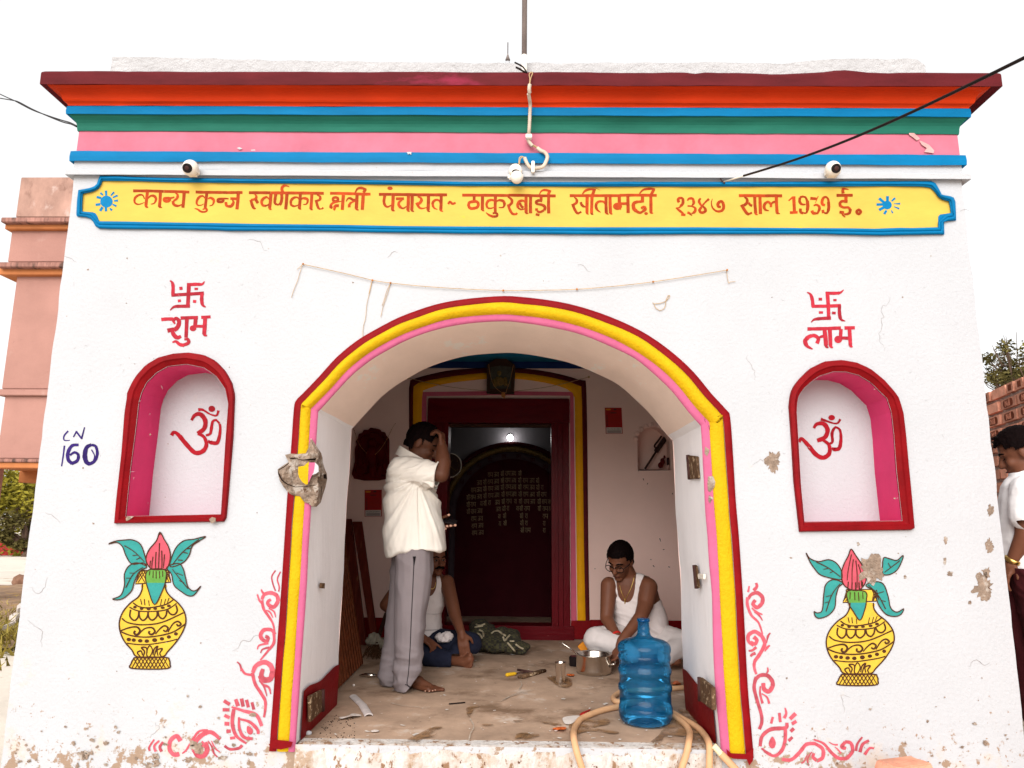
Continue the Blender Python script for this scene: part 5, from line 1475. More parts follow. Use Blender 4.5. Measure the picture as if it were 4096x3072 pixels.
mb = MB(); mb.tube(cr3(cz('235,148 290,175 335,205 375,265', [-.12, -.13, -.14, -.15])), .0045, 6); mb.tube(cr3(cz('250,205 300,230 340,255 380,268', [-.13, -.14, -.15, -.155])), .0055, 6); mb.build('cut_wire', M['cable'], cnd, smooth=True)
mb = MB(); c = cz('400,1030', [-.045])[0]; mb.obox(c, (rc_*1.6, 0, 0), (0, .016, 0), (0, 0, .012)); c = cz('450,1390', [-.052])[0]; mb.obox(c, (.009, 0, 0), (0, .012, 0), (0, 0, .034)); mb.build('clip', M['white_plastic'], cnd, bevel=.003)
# security cameras
def security_camera(label, px_, py_, look, lens, ball, group='security cameras on the white ledge'):
    Y0 = -.036; c = P(px_, py_, Y0 - .045); k = pxm(Y0 - .045, px_, py_); r_ = ball * k
    t = empty('security_camera', (c.x, Y0, c.z), label, 'camera', group)
    mb = MB(); mb.ellipsoid((c.x, c.y, c.z), (r_, r_*.96, r_*1.05), 24, 16); mb.build('ball_housing', M['white_plastic'], t, smooth=True)
    d = Vector(look).normalized(); o = Vector((c.x, c.y, c.z))
    if lens:
        mb = MB(); mb.lathe(o + d*r_*.74, [(r_*.60, 0), (r_*.60, r_*.23), (r_*.52, r_*.28), (r_*.40, r_*.26)], 24, d); mb.build('lens_ring', M['black_plastic'], t, smooth=False)
        mb = MB(); mb.lathe(o + d*r_*.98, [(r_*.30, 0), (r_*.28, r_*.06), (r_*.12, r_*.10)], 18, d); mb.build('lens', M['iron'], t, smooth=True)
    return t, c, r_
t, c, r_ = security_camera('white dome camera on the left end of the ledge, its black lens turned left', 762, 672, (-.02, -.88, -.46), True, 31)
mb = MB(); q = P(778, 690, -.036); rr_ = r_; mb.box((q.x - rr_*.75, -.10, q.z - rr_*.75), (q.x + rr_*.85, -.0355, q.z + rr_*.45)); mb.build('bracket', M['white_plastic'], t, bevel=.012)
t, c, r_ = security_camera('white dome camera on the right end of the ledge, its black lens turned right', 3332, 676, (.05, -.9, -.36), True, 31)
mb = MB(); q = P(3322, 694, -.036); mb.box((q.x - r_*.95, -.10, q.z - r_*.8), (q.x + r_*.75, -.0355, q.z + r_*.5)); mb.build('bracket', M['white_plastic'], t, bevel=.012)
t, c, r_ = security_camera('white ball camera in the middle of the ledge, facing down with no lens showing', 2067, 709, (0, -.3, -1), False, 25)
mb = MB(); q = P(2062, 690, -.036); mb.lathe((q.x, -.0355, q.z), [(r_*1.12, 0), (r_*1.12, .02), (r_*.95, .04), (r_*.7, .045)], 28, (0, -1, 0)); mb.build('mount', M['white_plastic'], t, smooth=True)
mb = MB(); mb.box((q.x - r_*1.25, -.052, q.z - r_*1.35), (q.x + r_*1.25, -.0356, q.z - r_*.2)); mb.build('bracket', M['white_plastic'], t, bevel=.008)
mb = MB(); s_ = P(2063, 690, -.09); mb.ellipsoid((s_.x, -.085, s_.z + .008), (r_*.62, .012, r_*.35), 14, 8); mb.build('socket', M['black_plastic'], t, smooth=True)
# overhead black service cable and twin wires
a0, a1 = P(2895, 727, -.03), P(2975, 703, -.25); a2 = P(4150, 205, -1.9)
cb = empty('service_cable', a0, 'thick black cable rising from the sign border towards the upper right', 'cable')
mb = MB(); mb.tube([a0, a1], [.0032, .0048], 8); mb.build('bare_end', M['white_plastic'], cb, smooth=True)
mb = MB(); pts = []
for i in range(25):
    t_ = i/24; p = a1.lerp(a2, t_); p.z -= .10 * math.sin(math.pi*t_)*.35; pts.append(p)
mb.tube(pts, .0056, 8); mb.build('sheath', M['cable'], cb, smooth=True)
mb = MB(); mb.tube(cr3([P(2882, 714, -.02), P(2888, 724, -.026), P(2895, 728, -.03), P(2898, 733, -.022)]), .004, 6); mb.build('tie', M['iron'], cb)
ow = empty('overhead_wire', P(308, 508, -.02), 'two thin dark wires twisted together reaching the left end of the cornice', 'wire')
for s_, dr in (('0,757 60,785 120,812 250,880 370,925 490,965 560,985 615,1012', 0), ('0,790 60,800 105,808 150,820 260,878 380,932 500,980 570,998 615,1020', .01)):
    q = Q(s_, 0, 0); mb = MB(); n_ = len(q); mb.tube(cr3([P(x, y, 1.2*(1 - i/(n_-1)) + dr) for i, (x, y) in enumerate(q)]), .0038, 6); mb.build('strand', M['cable'], ow, smooth=True)
# festoon string over the arch
fs = empty('festoon_string', P(1322, 1057, -.01), 'thin tan string sagging across the white wall above the arch', 'string')
q = Q('427,617 600,655 800,700 985,745 1130,768 1400,795 1700,815 2040,828 2300,827 2640,818 3000,787 3250,757 3550,712 3840,664', 1000, 750)
mb = MB(); mb.tube(cr3([P(x, y, -.012) for x, y in q]), .0020, 5); mb.build('line', M['string'], fs)
for s_ in ('425,617 400,640 378,660', '418,625 385,740 350,830 333,885', '983,748 965,830 940,940 930,1040 910,1130 907,1210 905,1270', '980,750 968,800 955,860', '1130,770 1100,830 1080,900 1062,950', '1128,770 1110,840 1070,960 1052,1040', '3832,668 3840,720 3850,768 3862,760 3905,757'):
    mb = MB(); mb.tube(cr3([P(x, y, -.007) for x, y in Q(s_, 1000, 750)]), .0014, 5); mb.build('loose_thread', M['string'], fs)
mb = MB()
for x, y in Q('427,615 985,746 1130,768 2037,828 2630,818 3243,758 3838,663', 1000, 750): mb.ellipsoid(P(x, y, -.012), (.006, .006, .006), 7, 5)
mb.build('knot', M['bead'], fs)
mb = MB(); mb.tube(cr3([P(x, y, -.006) for x, y in Q('1228,925 1240,935 1290,930 1330,915 1360,885 1366,870 1350,872 1335,915 1325,965 1290,988 1255,970 1240,940', 2000, 750)]), .0018, 5)
lp = mb.build('thread_loop', M['string'], None); tag(lp, 'loose loop of brown thread hanging on the white wall right of the arch top', 'thread')
# ================================================================== HINGES LEFT IN THE JAMBS
def jx(sgn, x, y, out): return PX(x, y, (XJ + out) if sgn < 0 else (XJR - out))
def hinge(sgn, quad, thick, label):
    pts = [jx(sgn, x, y, .009) for x, y in quad]; t = empty('door_hinge', pts[0], label, 'hinge', 'old door irons in the jambs')
    mb = MB(); n_ = Vector((-sgn, 0, 0)); rings = [pts, [p + n_*thick for p in pts]]; mb.loft(rings, True, True); mb.build('leaf', M['rust'], t, bevel=.003)
    e = 0 if sgn > 0 else 1; a = pts[3] + n_*thick; b_ = pts[0] + n_*thick
    mb = MB(); mb.tube([a, b_], .011, 10); mb.build('knuckle', M['iron'], t, smooth=True); return t
hinge(1, Q('1525,645 1600,655 1612,835 1540,838', 2000, 1500), .010, 'rusty white-flecked iron hinge high on the right jamb')
hinge(1, Q('1572,28 1590,28 1612,210 1590,215', 2000, 2247), .006, 'narrow rusted strap on the right jamb halfway down')
hinge(1, Q('1635,930 1735,1010 1740,1195 1640,1120', 2000, 2247), .020, 'burnt-looking thick iron hinge at the foot of the right jamb')
hinge(-1, Q('560,1030 460,1080 465,1290 560,1200', 1000, 2247), .016, 'rusty iron hinge at the foot of the left jamb')
mb = MB(); pts = [jx(-1, x, y, .010) for x, y in Q('560,170 585,172 583,215 558,212', 1000, 2247)]; mb.loft([pts, [p + Vector((.012, 0, 0)) for p in pts]]); o = mb.build('latch_stub', M['rust'], None); tag(o, 'small rusted latch stub sticking out of the left jamb', 'latch')
mb = MB(); pts = [jx(1, x, y, .010) for x, y in Q('1610,95 1655,100 1655,140 1612,140', 2000, 2247)]; mb.loft([pts, [p + Vector((-.012, 0, 0)) for p in pts]]); o = mb.build('bolt_block', M['white_plastic'], None, bevel=.002); tag(o, 'small white painted block beside the narrow strap on the right jamb', 'block')
# ================================================================== ON THE BACK WALL OF THE PORCH
def poster(label, quad, lines):
    Y = YB - .006; pts = [P(x, y, Y) for x, y in quad]; t = empty('wall_poster', pts[3], label, 'poster', 'jeweller\'s posters on the porch wall')
    mb = MB(); mb.loft([pts, [p + Vector((0, .0015, 0)) for p in pts]]); mb.build('sheet', M['paperred'], t)
    def uv(u, v): return pts[0].lerp(pts[1], u).lerp(pts[3].lerp(pts[2], u), v) + Vector((0, -.0010, 0))
    mb = MB(); mb.poly([uv(.04, .76), uv(.96, .76), uv(.96, .985), uv(.04, .985)]); mb.build('label_strip', M['paperwhite'], t)
    s_ = (pts[1] - pts[0]).length
    mx = frame_mtx(uv(.5, .82) + Vector((0, -.0006, 0)), pts[1] - pts[0], pts[0] - pts[3])
    text_obj('lettering', 'Roushan Jewellers', s_*.105, mx, M['black_plastic'], t, .0003)
    mb = MB()
    for k in range(3): mb.poly([uv(.1, .88 + k*.033) + Vector((0, -.0005, 0)), uv(.9, .88 + k*.033) + Vector((0, -.0005, 0)), uv(.9, .895 + k*.033) + Vector((0, -.0005, 0)), uv(.1, .895 + k*.033) + Vector((0, -.0005, 0))])
    for k in range(8): mb.poly([uv(.05, .30 + k*.055), uv(.16, .30 + k*.055), uv(.16, .325 + k*.055), uv(.05, .325 + k*.055)])
    for k in range(8): mb.poly([uv(.28, .32 + k*.05), uv(.9, .32 + k*.05), uv(.9, .326 + k*.05), uv(.28, .326 + k*.05)])
    mb.build('print_lines', M['iron'], t)
    mb = MB()
    for cx_, cy_, rx_, ry_ in ((.2, .07, .17, .035),): mb.face([mb.vert(uv(cx_ + rx_*math.cos(k*.5236), cy_ + ry_*math.sin(k*.5236))) for k in range(12)])
    mb.build('print_oval', M['orangebox'], t)
    mb = MB(); mb.face([mb.vert(uv(.5 + .22*math.cos(k*.5236), .20 + .022*math.sin(k*.5236))) for k in range(12)]); mb.face([mb.vert(uv(.6 + .1*math.cos(k*.5236), .07 + .03*math.sin(k*.5236))) for k in range(12)]); mb.build('print_mark', M['iron'], t)
poster('red poster with a white strip, right of the doorway near the small niche', Q('312,200 578,202 596,610 328,612', 2340, 1580, 520/2054), None)
poster('red poster with a white strip, low on the wall behind the standing man', Q('922,925 1060,922 1060,1138 922,1140', 1000, 1500), None)
# vermilion relief plaque with a bead garland
K6 = 780/2087
pl = empty('relief_plaque', P(1487, 1915, YB), 'dark vermilion scalloped relief plaque on the wall left of the doorway', 'plaque')
out = cr(Q('152,1432 158,1250 160,1110 178,1065 170,1030 192,995 202,955 238,940 255,910 300,908 325,886 360,890 385,893 430,906 445,928 482,935 496,968 526,1005 530,1080 528,1250 524,1430', 1360, 1380, K6), 3, True)
mb = MB(); rings = [[P(x, y, YB - .001) for x, y in out], [P(x, y, YB - .035) for x, y in out], [P(1360 + 340*K6 + (x - 1360 - 340*K6)*.84, 1380 + 1190*K6 + (y - 1380 - 1190*K6)*.86, YB - .038) for x, y in out], [P(1360 + 340*K6 + (x - 1360 - 340*K6)*.80, 1380 + 1190*K6 + (y - 1380 - 1190*K6)*.82, YB - .012) for x, y in out]]
mb.loft(rings, True, True); mb.build('slab', M['idolred'], pl, smooth=False)
def ip(x, y, d=.02): return P(1360 + x*K6, 1380 + y*K6, YB - d)
organic('relief_figure', [('c', ip(345, 1400), .03, ip(340, 1250), .05), ('c', ip(340, 1240), .05, ip(340, 1130), .055), ('e', ip(342, 1050), (.045, .03, .05)), ('c', ip(300, 1150), .022, ip(262, 1260), .02), ('c', ip(380, 1150), .022, ip(430, 1080), .02), ('c', ip(330, 1390), .025, ip(270, 1400), .03), ('c', ip(400, 1390), .03, ip(450, 1250), .02)], M['idolred'], pl, .006, 3)
def garland(name, pts, r, label, n=46, par=None):
    q = resample([tuple(p) for p in cr3(pts, 8)], n, False); t = par or empty(name, pts[0], label, 'garland')
    mb = MB(); mb.tube([Vector(p) for p in q], .0018, 5); mb.build('thread', M['string'], t)
    mb = MB()
    for i, p in enumerate(q): mb.ellipsoid(p, (r*random.uniform(.6, 1.2),)*3, 6, 4)
    mb.build('dried_flowers', M['bead'], t); return t
garland('bead_garland', [ip(118, 830, .02), ip(150, 910, .03), ip(168, 965, .045), ip(190, 1030, .05), ip(240, 1110, .052), ip(330, 1186, .052), ip(400, 1150, .052), ip(465, 1070, .05), ip(520, 972, .04), ip(560, 890, .03), ip(592, 840, .012)], .0045, 'thin dried flower garland draped over the vermilion plaque')
# hanging picture lantern over the doorway
YH = YB - .16
hl = empty('picture_lantern', P(2003, 1419, YH), 'house-shaped glazed picture box hanging above the inner doorway', 'lantern')
def hp(x, y, Y=YH): return P(1360 + x*K6, 1380 + y*K6, Y)
fr_ = [hp(1572, 215), hp(1720, 105), hp(1875, 215), hp(1862, 508), hp(1568, 505)]
inn_ = [hp(1608, 232), hp(1720, 215), hp(1838, 232), hp(1828, 470), hp(1604, 468)]
mb = MB(); dv = Vector((0, .11, 0)); mb.loft([fr_, [p + dv for p in fr_]], True, False)
for i in range(5): mb.face([mb.vert(p) for p in (fr_[i], fr_[(i+1) % 5], inn_[(i+1) % 5], inn_[i])])
mb.face([mb.vert(p + dv) for p in fr_]); mb.build('case', M['darkwood'], hl)
mb = MB(); mb.face([mb.vert(p + Vector((0, .02, 0))) for p in inn_]); mb.build('picture', mat('dark_olive_print', (.07, .065, .05), .2, .3, 30, 0), hl)
organic('picture_figure', [('e', hp(1705, 300, YH + .02), (.022, .006, .026)), ('e', hp(1700, 390, YH + .02), (.05, .006, .05)), ('c', hp(1650, 380, YH + .02), .018, hp(1660, 430, YH + .02), .02), ('c', hp(1770, 360, YH + .02), .018, hp(1775, 420, YH + .02), .022)], mat('dim_brass', (.16, .10, .03), .5, .4, 50, .3), hl, .005, 3)
mb = MB(); mb.tube([hp(1720, 108, YH + .05), hp(1722, 20, YH + .05), Vector((hp(1722, 20, YH + .05).x, YH + .05, ZC - .09))], .006, 6); mb.build('hanger', M['iron'], hl)
garland('', [hp(1592, 210, YH - .012), hp(1610, 330, YH - .014), hp(1660, 450, YH - .014), hp(1760, 520, YH - .016), hp(1790, 460, YH - .014), hp(1820, 380, YH - .014), hp(1855, 215, YH - .012)], .0042, None, 40, hl)
mb = MB()
for k in range(10): mb.ellipsoid(hp(1752 + random.uniform(-16, 16), 535 + random.uniform(-25, 32), YH - .015), (.010, .008, .012), 6, 5)
mb.build('tassel', M['bead'], hl)
for a, b_, nm in ((hp(1565, 490, YH), P(1632, 1512, YB - .01), 'cord from the wall to the left of the picture lantern'), (hp(1862, 495, YH), P(2355, 1508, YB - .01), 'cord from the picture lantern to the wall on its right')):
    mb = MB(); pts = [a.lerp(b_, i/10) - Vector((0, 0, .02*math.sin(math.pi*i/10))) for i in range(11)]; mb.tube(pts, .0028, 5); mb.ellipsoid(b_, (.012, .012, .012), 7, 5); mb.ellipsoid(pts[6], (.009, .006, .005), 6, 4); o = mb.build('stay_cord', M['string'], None); tag(o, 'brown ' + nm, 'cord')
# things standing in the small scalloped niche
K7 = 520/2054
def np_(x, y, Y): return P(2340 + x*K7, 1580 + y*K7, Y)
tl = empty('iron_mace', np_(950, 1170, YB + .06), 'dark red iron tool with a hook, leaning across the scalloped niche', 'tool')
mb = MB(); mb.tube([np_(948, 1165, YB + .05), np_(1125, 890, YB + .09)], .010, 10); mb.build('shaft', M['iron'], tl, smooth=True)
mb = MB(); mb.tube([np_(1120, 895, YB + .09), np_(1275, 675, YB + .12)], .024, 12); mb.build('head', M['iron'], tl, bevel=.004)
mb = MB(); mb.tube(cr3([np_(1120, 845, YB + .08), np_(1100, 800, YB + .08), np_(1150, 730, YB + .09), np_(1208, 650, YB + .10)]), .009, 8); mb.build('hook', M['iron'], tl, smooth=True)
zt = NIw[0][1]
bx0, bx1 = np_(860, 1180, YB).x, np_(1330, 1180, YB).x
mb = MB(); mb.box((bx0, YB + .012, zt + .001), (bx1, YB + .10, zt + .012)); o = mb.build('niche_tray', M['iron'], None, bevel=.003); tag(o, 'flat dark tray lying on the sill of the scalloped niche', 'tray')
o = organic('pouch', [('e', np_(1195, 1110, YB + .06), (.026, .02, .030)), ('e', np_(1225, 1050, YB + .06), (.022, .018, .035)), ('e', np_(1255, 980, YB + .07), (.012, .010, .018))], mat('dark_red_pouch', (.10, .006, .006), .25, .3, 30, .3), None, .004, 3); tag(o, 'small dark red shiny pouch standing in the scalloped niche', 'pouch')
mb = MB(); mb.obox(np_(1310, 1050, YB + .05), (.006, 0, 0), (0, .03, 0), (0, 0, .034)); o = mb.build('match_slat', M['iron'], None); tag(o, 'thin dark upright slat at the right side of the scalloped niche', 'slat')
# bulb and clock in the sanctum
b = P(2041, 1753, YS - .02); bu = empty('wall_bulb', (b.x, YS, b.z), 'lit round white bulb above the dark sanctum arch', 'bulb')
rb = 11.5 * pxm(YS - .05, 2041, 1753)
mb = MB(); mb.ellipsoid((b.x, YS - .075, b.z), (rb, rb, rb*1.02), 20, 14); mb.build('globe', M['bulb'], bu, smooth=True)
mb = MB(); mb.lathe((b.x, YS - .001, b.z + .02), [(rb*.9, 0), (rb*.8, .03), (rb*.5, .045)], 18, (0, -1, 0)); mb.build('holder', M['darkwood'], bu, smooth=True)
c = P(1797, 1861, YS - .13); rk = 50 * pxm(YS - .13, 1797, 1861)
ck_ = empty('wall_clock', (c.x, YS, c.z), 'round dark wall clock with a pale rim behind the standing man', 'clock')
mb = MB(); mb.lathe((c.x, YS - .004, c.z), [(rk, 0), (rk, .12), (rk*.94, .128), (rk*.92, .115)], 40, (0, -1, 0)); mb.build('rim', M['white_plastic'], ck_, smooth=True)
mb = MB(); mb.face([mb.vert((c.x + rk*.925*math.cos(k*.157), YS - .122, c.z + rk*.925*math.sin(k*.157))) for k in range(40)]); mb.build('dial', mat('brown_dial', (.06, .03, .022), .4, .1), ck_)
for h_ in range(1, 13):
    a = R(90 - 30*h_); text_obj('numeral', str(h_), rk*.26, frame_mtx((c.x + rk*.74*math.cos(a), YS - .124, c.z + rk*.74*math.sin(a)), (1, 0, 0), (0, 0, 1)), M['gold'], ck_, .0006)
mb = MB()
for a, l in ((R(60), .5), (R(-40), .7)): mb.obox((c.x + rk*l/2*math.cos(a), YS - .126, c.z + rk*l/2*math.sin(a)), (rk*l/2*math.cos(a), 0, rk*l/2*math.sin(a)), (0, .001, 0), (-math.sin(a)*.004, 0, math.cos(a)*.004))
mb.build('hands', M['gold'], ck_)
# ================================================================== ON THE PORCH FLOOR
# water jug
YJ = 0.46; JX = 2579
def jz(y): return P(JX, y, YJ).z - FL
kj = pxm(YJ, JX, 2700); rj = 107 * kj * 1.0; jx_ = P(JX, 2700, YJ).x
H = jz(2247 + 462*S1)
def cyz(cy): # crop row -> height share
    return max(0.0, jz(2247 + cy*S1))
jug = empty('water_jug', (jx_, YJ, FL), 'large translucent blue plastic water jug on the threshold in front of the seated man', 'jug')
off = cyz(1290)
prof = [(.06, .006), (.70, .003), (.88, .008), (.97, .03), (1.0, .06), (.985, .085)]
zsx = [(1215, .955), (1180, .95), (1060, .95), (1035, .955), (1028, .985), (1008, 1.0), (985, .985), (978, .95), (960, .945), (900, .945), (893, .975), (870, 1.0), (850, .98), (843, .945), (790, .945), (783, .97), (762, .985), (742, .965), (736, .95), (715, .99), (700, 1.0), (680, .99), (660, .95), (645, .88), (632, .76), (622, .62), (614, .46), (604, .34), (592, .275), (570, .235), (555, .225), (545, .235), (535, .228), (520, .215), (490, .21), (478, .215), (468, .222), (462, .20)]
z0 = .085; zA = cyz(1215); 
prof = [(r_*rj, z) for r_, z in prof] + [(r_*rj, max(.095, cyz(y))) for y, r_ in zsx]
mb = MB(); mb.lathe((jx_, YJ, FL), prof, 48); jb = mb.build('bottle_body', M['jug'], jug, smooth=True)
mb = MB(); zr = prof[-1][1]; mb.lathe((jx_, YJ, FL + zr - .012), [(.236*rj, 0), (.245*rj, .004), (.245*rj, .012), (.225*rj, .016)], 32); mb.build('neck_rim', M['jug'], jug, smooth=True)
# hose
hs_ = empty('garden_hose', PZ(2455, 2790), 'tan rubber hose looping round the blue jug and out over the threshold', 'hose')
rh = 27*S1*pxm(.1, 2579, 2900) * .98
def floorpts(s_): return [PZ(x, y, FL + rh) for x, y in Q(s_, 2000, 2247)]
def hang(s_, Y): return [P(x, y, yy) for (x, y), yy in zip(Q(s_, 2000, 2247), Y)]
mb = MB()
mb.tube(cr3(floorpts('1560,1000 1475,1012 1380,1020 1250,1030 1100,1035 980,1050 935,1070 912,1095 930,1122 980,1128 1080,1120')), rh, 12)
mb.tube(cr3(floorpts('1150,1120 1060,1140 960,1165 860,1185 770,1212 690,1245 640,1275') + [PZ(*Q('600,1340', 2000, 2247)[0], FL + rh*1.1)] + hang('592,1400 610,1500 640,1600 680,1720 700,1800', [.04, -.035, -.045, -.06, -.08])), rh, 12)
mb.tube(cr3(floorpts('1250,1180 1340,1210 1420,1255 1490,1310 1525,1370') + hang('1520,1440 1500,1540 1465,1650 1440,1760', [.02, -.03, -.045, -.07])), rh, 12)
mb.tube(cr3(floorpts('1300,1170 1400,1222 1500,1280 1590,1335 1650,1400') + hang('1682,1470 1685,1560 1682,1680 1680,1800', [.0, -.03, -.045, -.06])), rh, 12)
mb.tube(cr3(hang('1775,1545 1830,1600 1900,1675 1960,1740', [-.035, -.045, -.06, -.08])), rh*1.05, 12)
mb.build('tube', M['hose'], hs_, smooth=True)
mb = MB(); a, b_ = hang('1718,1478 1785,1556', [-.03, -.036]); pts = [a.lerp(b_, i/16) for i in range(17)]; mb.tube(pts, [rh*(.95 if i % 3 else .82) for i in range(17)], 12); mb.build('nozzle', M['ivory'], hs_, smooth=True)
# pot, ladle, tumbler
YP = 1.72; K2 = 580/2212
def kp(x, y, Y): return P(1900 + x*K2, 2480 + y*K2, Y)
cxp = kp(1815, 880, YP).x; rp = 285*K2*pxm(YP, 2379, 2660)*.985; hp_ = kp(1815, 515, YP).z - FL
pot_ = empty('steel_pot', (cxp, YP, FL), 'wide stainless steel cooking pot beside the man in glasses', 'pot')
mb = MB(); mb.lathe((cxp, YP, FL), [(rp*.05, .004), (rp*.86, .002), (rp*.94, .012), (rp*.955, .03), (rp*.955, hp_ - .01), (rp*1.0, hp_ - .004), (rp*1.015, hp_), (rp*.99, hp_ + .004), (rp*.94, hp_ - .004), (rp*.935, .03), (rp*.90, .012), (rp*.05, .010)], 56); mb.build('body', M['steel'], pot_, smooth=True)
mb = MB(); mb.tube(cr3([Vector((cxp + rp*.80, YP - rp*.52, FL + hp_*.52)), Vector((cxp + rp*1.02, YP - rp*.66, FL + hp_*.60)), Vector((cxp + rp*1.10, YP - rp*.40, FL + hp_*.68)), Vector((cxp + rp*.95, YP - rp*.10, FL + hp_*.70))]), .008, 8)
q1 = [Vector((cxp + rp*.72, YP - rp*.62, FL + hp_*.42)), Vector((cxp + rp*1.06, YP - rp*.62, FL + hp_*.66)), Vector((cxp + rp*1.08, YP - rp*.52, FL + hp_*.60)), Vector((cxp + rp*.78, YP - rp*.50, FL + hp_*.34))]
mb.loft([q1, [p + Vector((.004, .004, .004)) for p in q1]]); mb.build('handle', M['steel'], pot_, smooth=True)
mb = MB(); mb.tube([kp(1322, 348, YP - .05), kp(1500, 470, YP - .03), kp(1640, 560, YP), kp(1700, 640, YP + .02)], [.004, .007, .008, .008], 8); o = mb.build('spoon', M['steel'], None, smooth=True); tag(o, 'long steel spoon resting over the rim of the steel pot', 'spoon')
YT = 1.36; cxt = kp(1305, 900, YT).x; rt = 88*K2*pxm(YT, 2240, 2700); ht = kp(1302, 640, YT).z - FL
mb = MB(); mb.lathe((cxt, YT, FL), [(rt*.05, .003), (rt*.74, .002), (rt*.78, .008), (rt*.96, ht - .006), (rt*1.02, ht - .003), (rt*1.0, ht), (rt*.93, ht - .003), (rt*.72, .010), (rt*.05, .008)], 36); o = mb.build('steel_tumbler', M['steel'], None, smooth=True); tag(o, 'small stainless steel tumbler standing left of the steel pot', 'tumbler')
YC_ = 2.02
mb = MB(); c = kp(1530, 440, 1.98); mb.lathe((c.x, 1.98, FL), [(.045, 0), (.048, .06), (.04, .07)], 20); o = mb.build('black_tin', M['black_plastic'], None, smooth=False); tag(o, 'small black lidded tin behind the steel pot', 'tin')
mb = MB(); mb.obox(kp(1665, 400, 1.99), (.030, 0, .026), (0, .012, 0), (-.020, 0, .024)); o = mb.build('card_box', M['orangebox'], None, bevel=.002); tag(o, 'orange card box standing behind the steel pot by the knee', 'box')
# pipes, screwdriver
def fz(x, y, r_): return PZ(1900 + x*K2, 2480 + y*K2, FL + r_)
for i, (a, b_, r_, lab) in enumerate([((665, 868), (1040, 770), .011, 'dark metal rod lying at the back of the little pile of tools'), ((722, 872), (1070, 772), .012, 'dark metal rod lying at the front of the little pile of tools'), ((650, 758), (880, 800), .008, 'thin black metal strip lying crosswise over the two rods')]):
    mb = MB(); A_, B_ = fz(*a, r_ + (.014 if i == 2 else 0)), fz(*b_, r_ + (.014 if i == 2 else 0)); mb.tube([A_, B_], r_, 10); o = mb.build('metal_rod', M['rust'] if i < 2 else M['iron'], None, smooth=True); tag(o, lab, 'rod', 'tools lying on the porch floor')
sd = empty('screwdriver', fz(560, 828, .012), 'screwdriver with an amber yellow handle beside the rods', 'screwdriver')
a, b_ = fz(470, 838, .013), fz(630, 815, .013); mb = MB(); mb.tube([a, a.lerp(b_, .1), a.lerp(b_, .5), a.lerp(b_, .85), b_], [.008, .013, .012, .012, .007], 10); mb.build('handle', M['yellowplastic'], sd, smooth=True)
mb = MB(); mb.tube([b_, fz(830, 790, .013)], .004, 6); mb.build('blade', M['iron'], sd)
# checked cloth bundle
def cloth_bundle():
    def g(x, y, Y): return kp(x, y, Y)
    prims = [('e', g(70, 340, 2.55), (.12, .12, .07)), ('e', g(300, 350, 2.5), (.20, .14, .06)), ('e', g(520, 400, 2.42), (.16, .10, .04)), ('e', g(430, 250, 2.6), (.13, .10, .06)), ('e', g(100, 170, 2.65), (.11, .08, .06)), ('e', g(70, 110, 2.7), (.08, .06, .05)), ('c', g(600, 430, 2.4), .04, g(740, 480, 2.36), .012), ('c', g(560, 260, 2.55), .05, g(700, 420, 2.42), .02)]
    def dsp(co, n):
        q = Vector((co.x*9, co.y*9, co.z*14)); r_ = 1 - abs(noise.noise(q))*2.2; co = co + n*(.020*r_ + .009*noise.noise(q*2.3))
        co.z = max(co.z, FL + .002); return co
    o = organic('cloth_bundle', prims, M['clothdark'], None, .010, 2, 0, None, dsp); tag(o, 'crumpled dark green checked cloth lying before the inner doorway', 'cloth')
    st = MB()
    for s_ in ('250,200 300,165 360,165 420,215 470,235', '430,260 450,320 470,300 530,230', '500,350 560,420 610,480', '530,325 605,325', '20,60 80,80 150,40', '60,150 120,180 130,250', '620,370 690,420 740,430'):
        st.tube(cr3([kp(x, y - 12, 2.36) for x, y in [(float(p.split(',')[0]), float(p.split(',')[1])) for p in s_.split()]]), .007, 6)
    return o, st
cbn, st = cloth_bundle()
# project the cream border stripes onto the bundle
import mathutils
bv = mathutils.bvhtree.BVHTree.FromPolygons([v.co for v in cbn.data.vertices], [tuple(p.vertices) for p in cbn.data.polygons])
mb = MB()
for s_ in ('250,205 300,170 360,170 420,215 470,240', '430,260 450,320 470,300 530,230', '500,350 560,420 610,480', '530,325 600,325', '20,70 80,85 150,60', '0,110 60,100 120,90', '60,150 120,180 130,250', '30,200 80,230 110,280', '620,370 690,420 735,440'):
    pts = cr([(float(p.split(',')[0]), float(p.split(',')[1])) for p in s_.split()], 5); hit = []
    for x, y in pts:
        d = ray(1900 + x*K2, 2480 + y*K2).normalized(); h_ = bv.ray_cast(CAM, d)
        if h_[0] is not None: hit.append(h_[0] - d*.004)
    if len(hit) > 2: mb.tube(hit, .0075, 5)
if mb.v: mb.build('cream_stripe', mat('cream_cloth', (.36, .30, .20), .9, .2, 30, 0), cbn)
# white plastic channel, paper scraps and wrappers
ch = MB()
A_, B_ = PZ(*Q('830,1090', 1000, 2247)[0], FL), PZ(*Q('955,1245', 1000, 2247)[0], FL); d = (B_ - A_).normalized(); s_ = Vector((-d.y, d.x, 0))*-1
ang = [math.pi*k/8 for k in range(9)]
mid = A_.lerp(B_, .5) + s_*-.012
rings = []
for i in range(13):
    t_ = i/12; c = (A_.lerp(mid, t_*2) if t_ < .5 else mid.lerp(B_, t_*2 - 1)); r0 = .024
    rings.append([c + s_*(-math.cos(a)*r0) + Vector((0, 0, .004 + math.sin(a)*r0*.55)) for a in ang] + [c + s_*(-math.cos(a)*r0*.85) + Vector((0, 0, .001 + math.sin(a)*r0*.42)) for a in reversed(ang)])
ch.loft(rings, True, True); o = ch.build('plastic_channel', mat('grey_white_plastic', (.58, .52, .50), .4, .15, 20, 0), None, smooth=False); tag(o, 'bent length of white plastic trunking lying inside the left jamb', 'trunking')
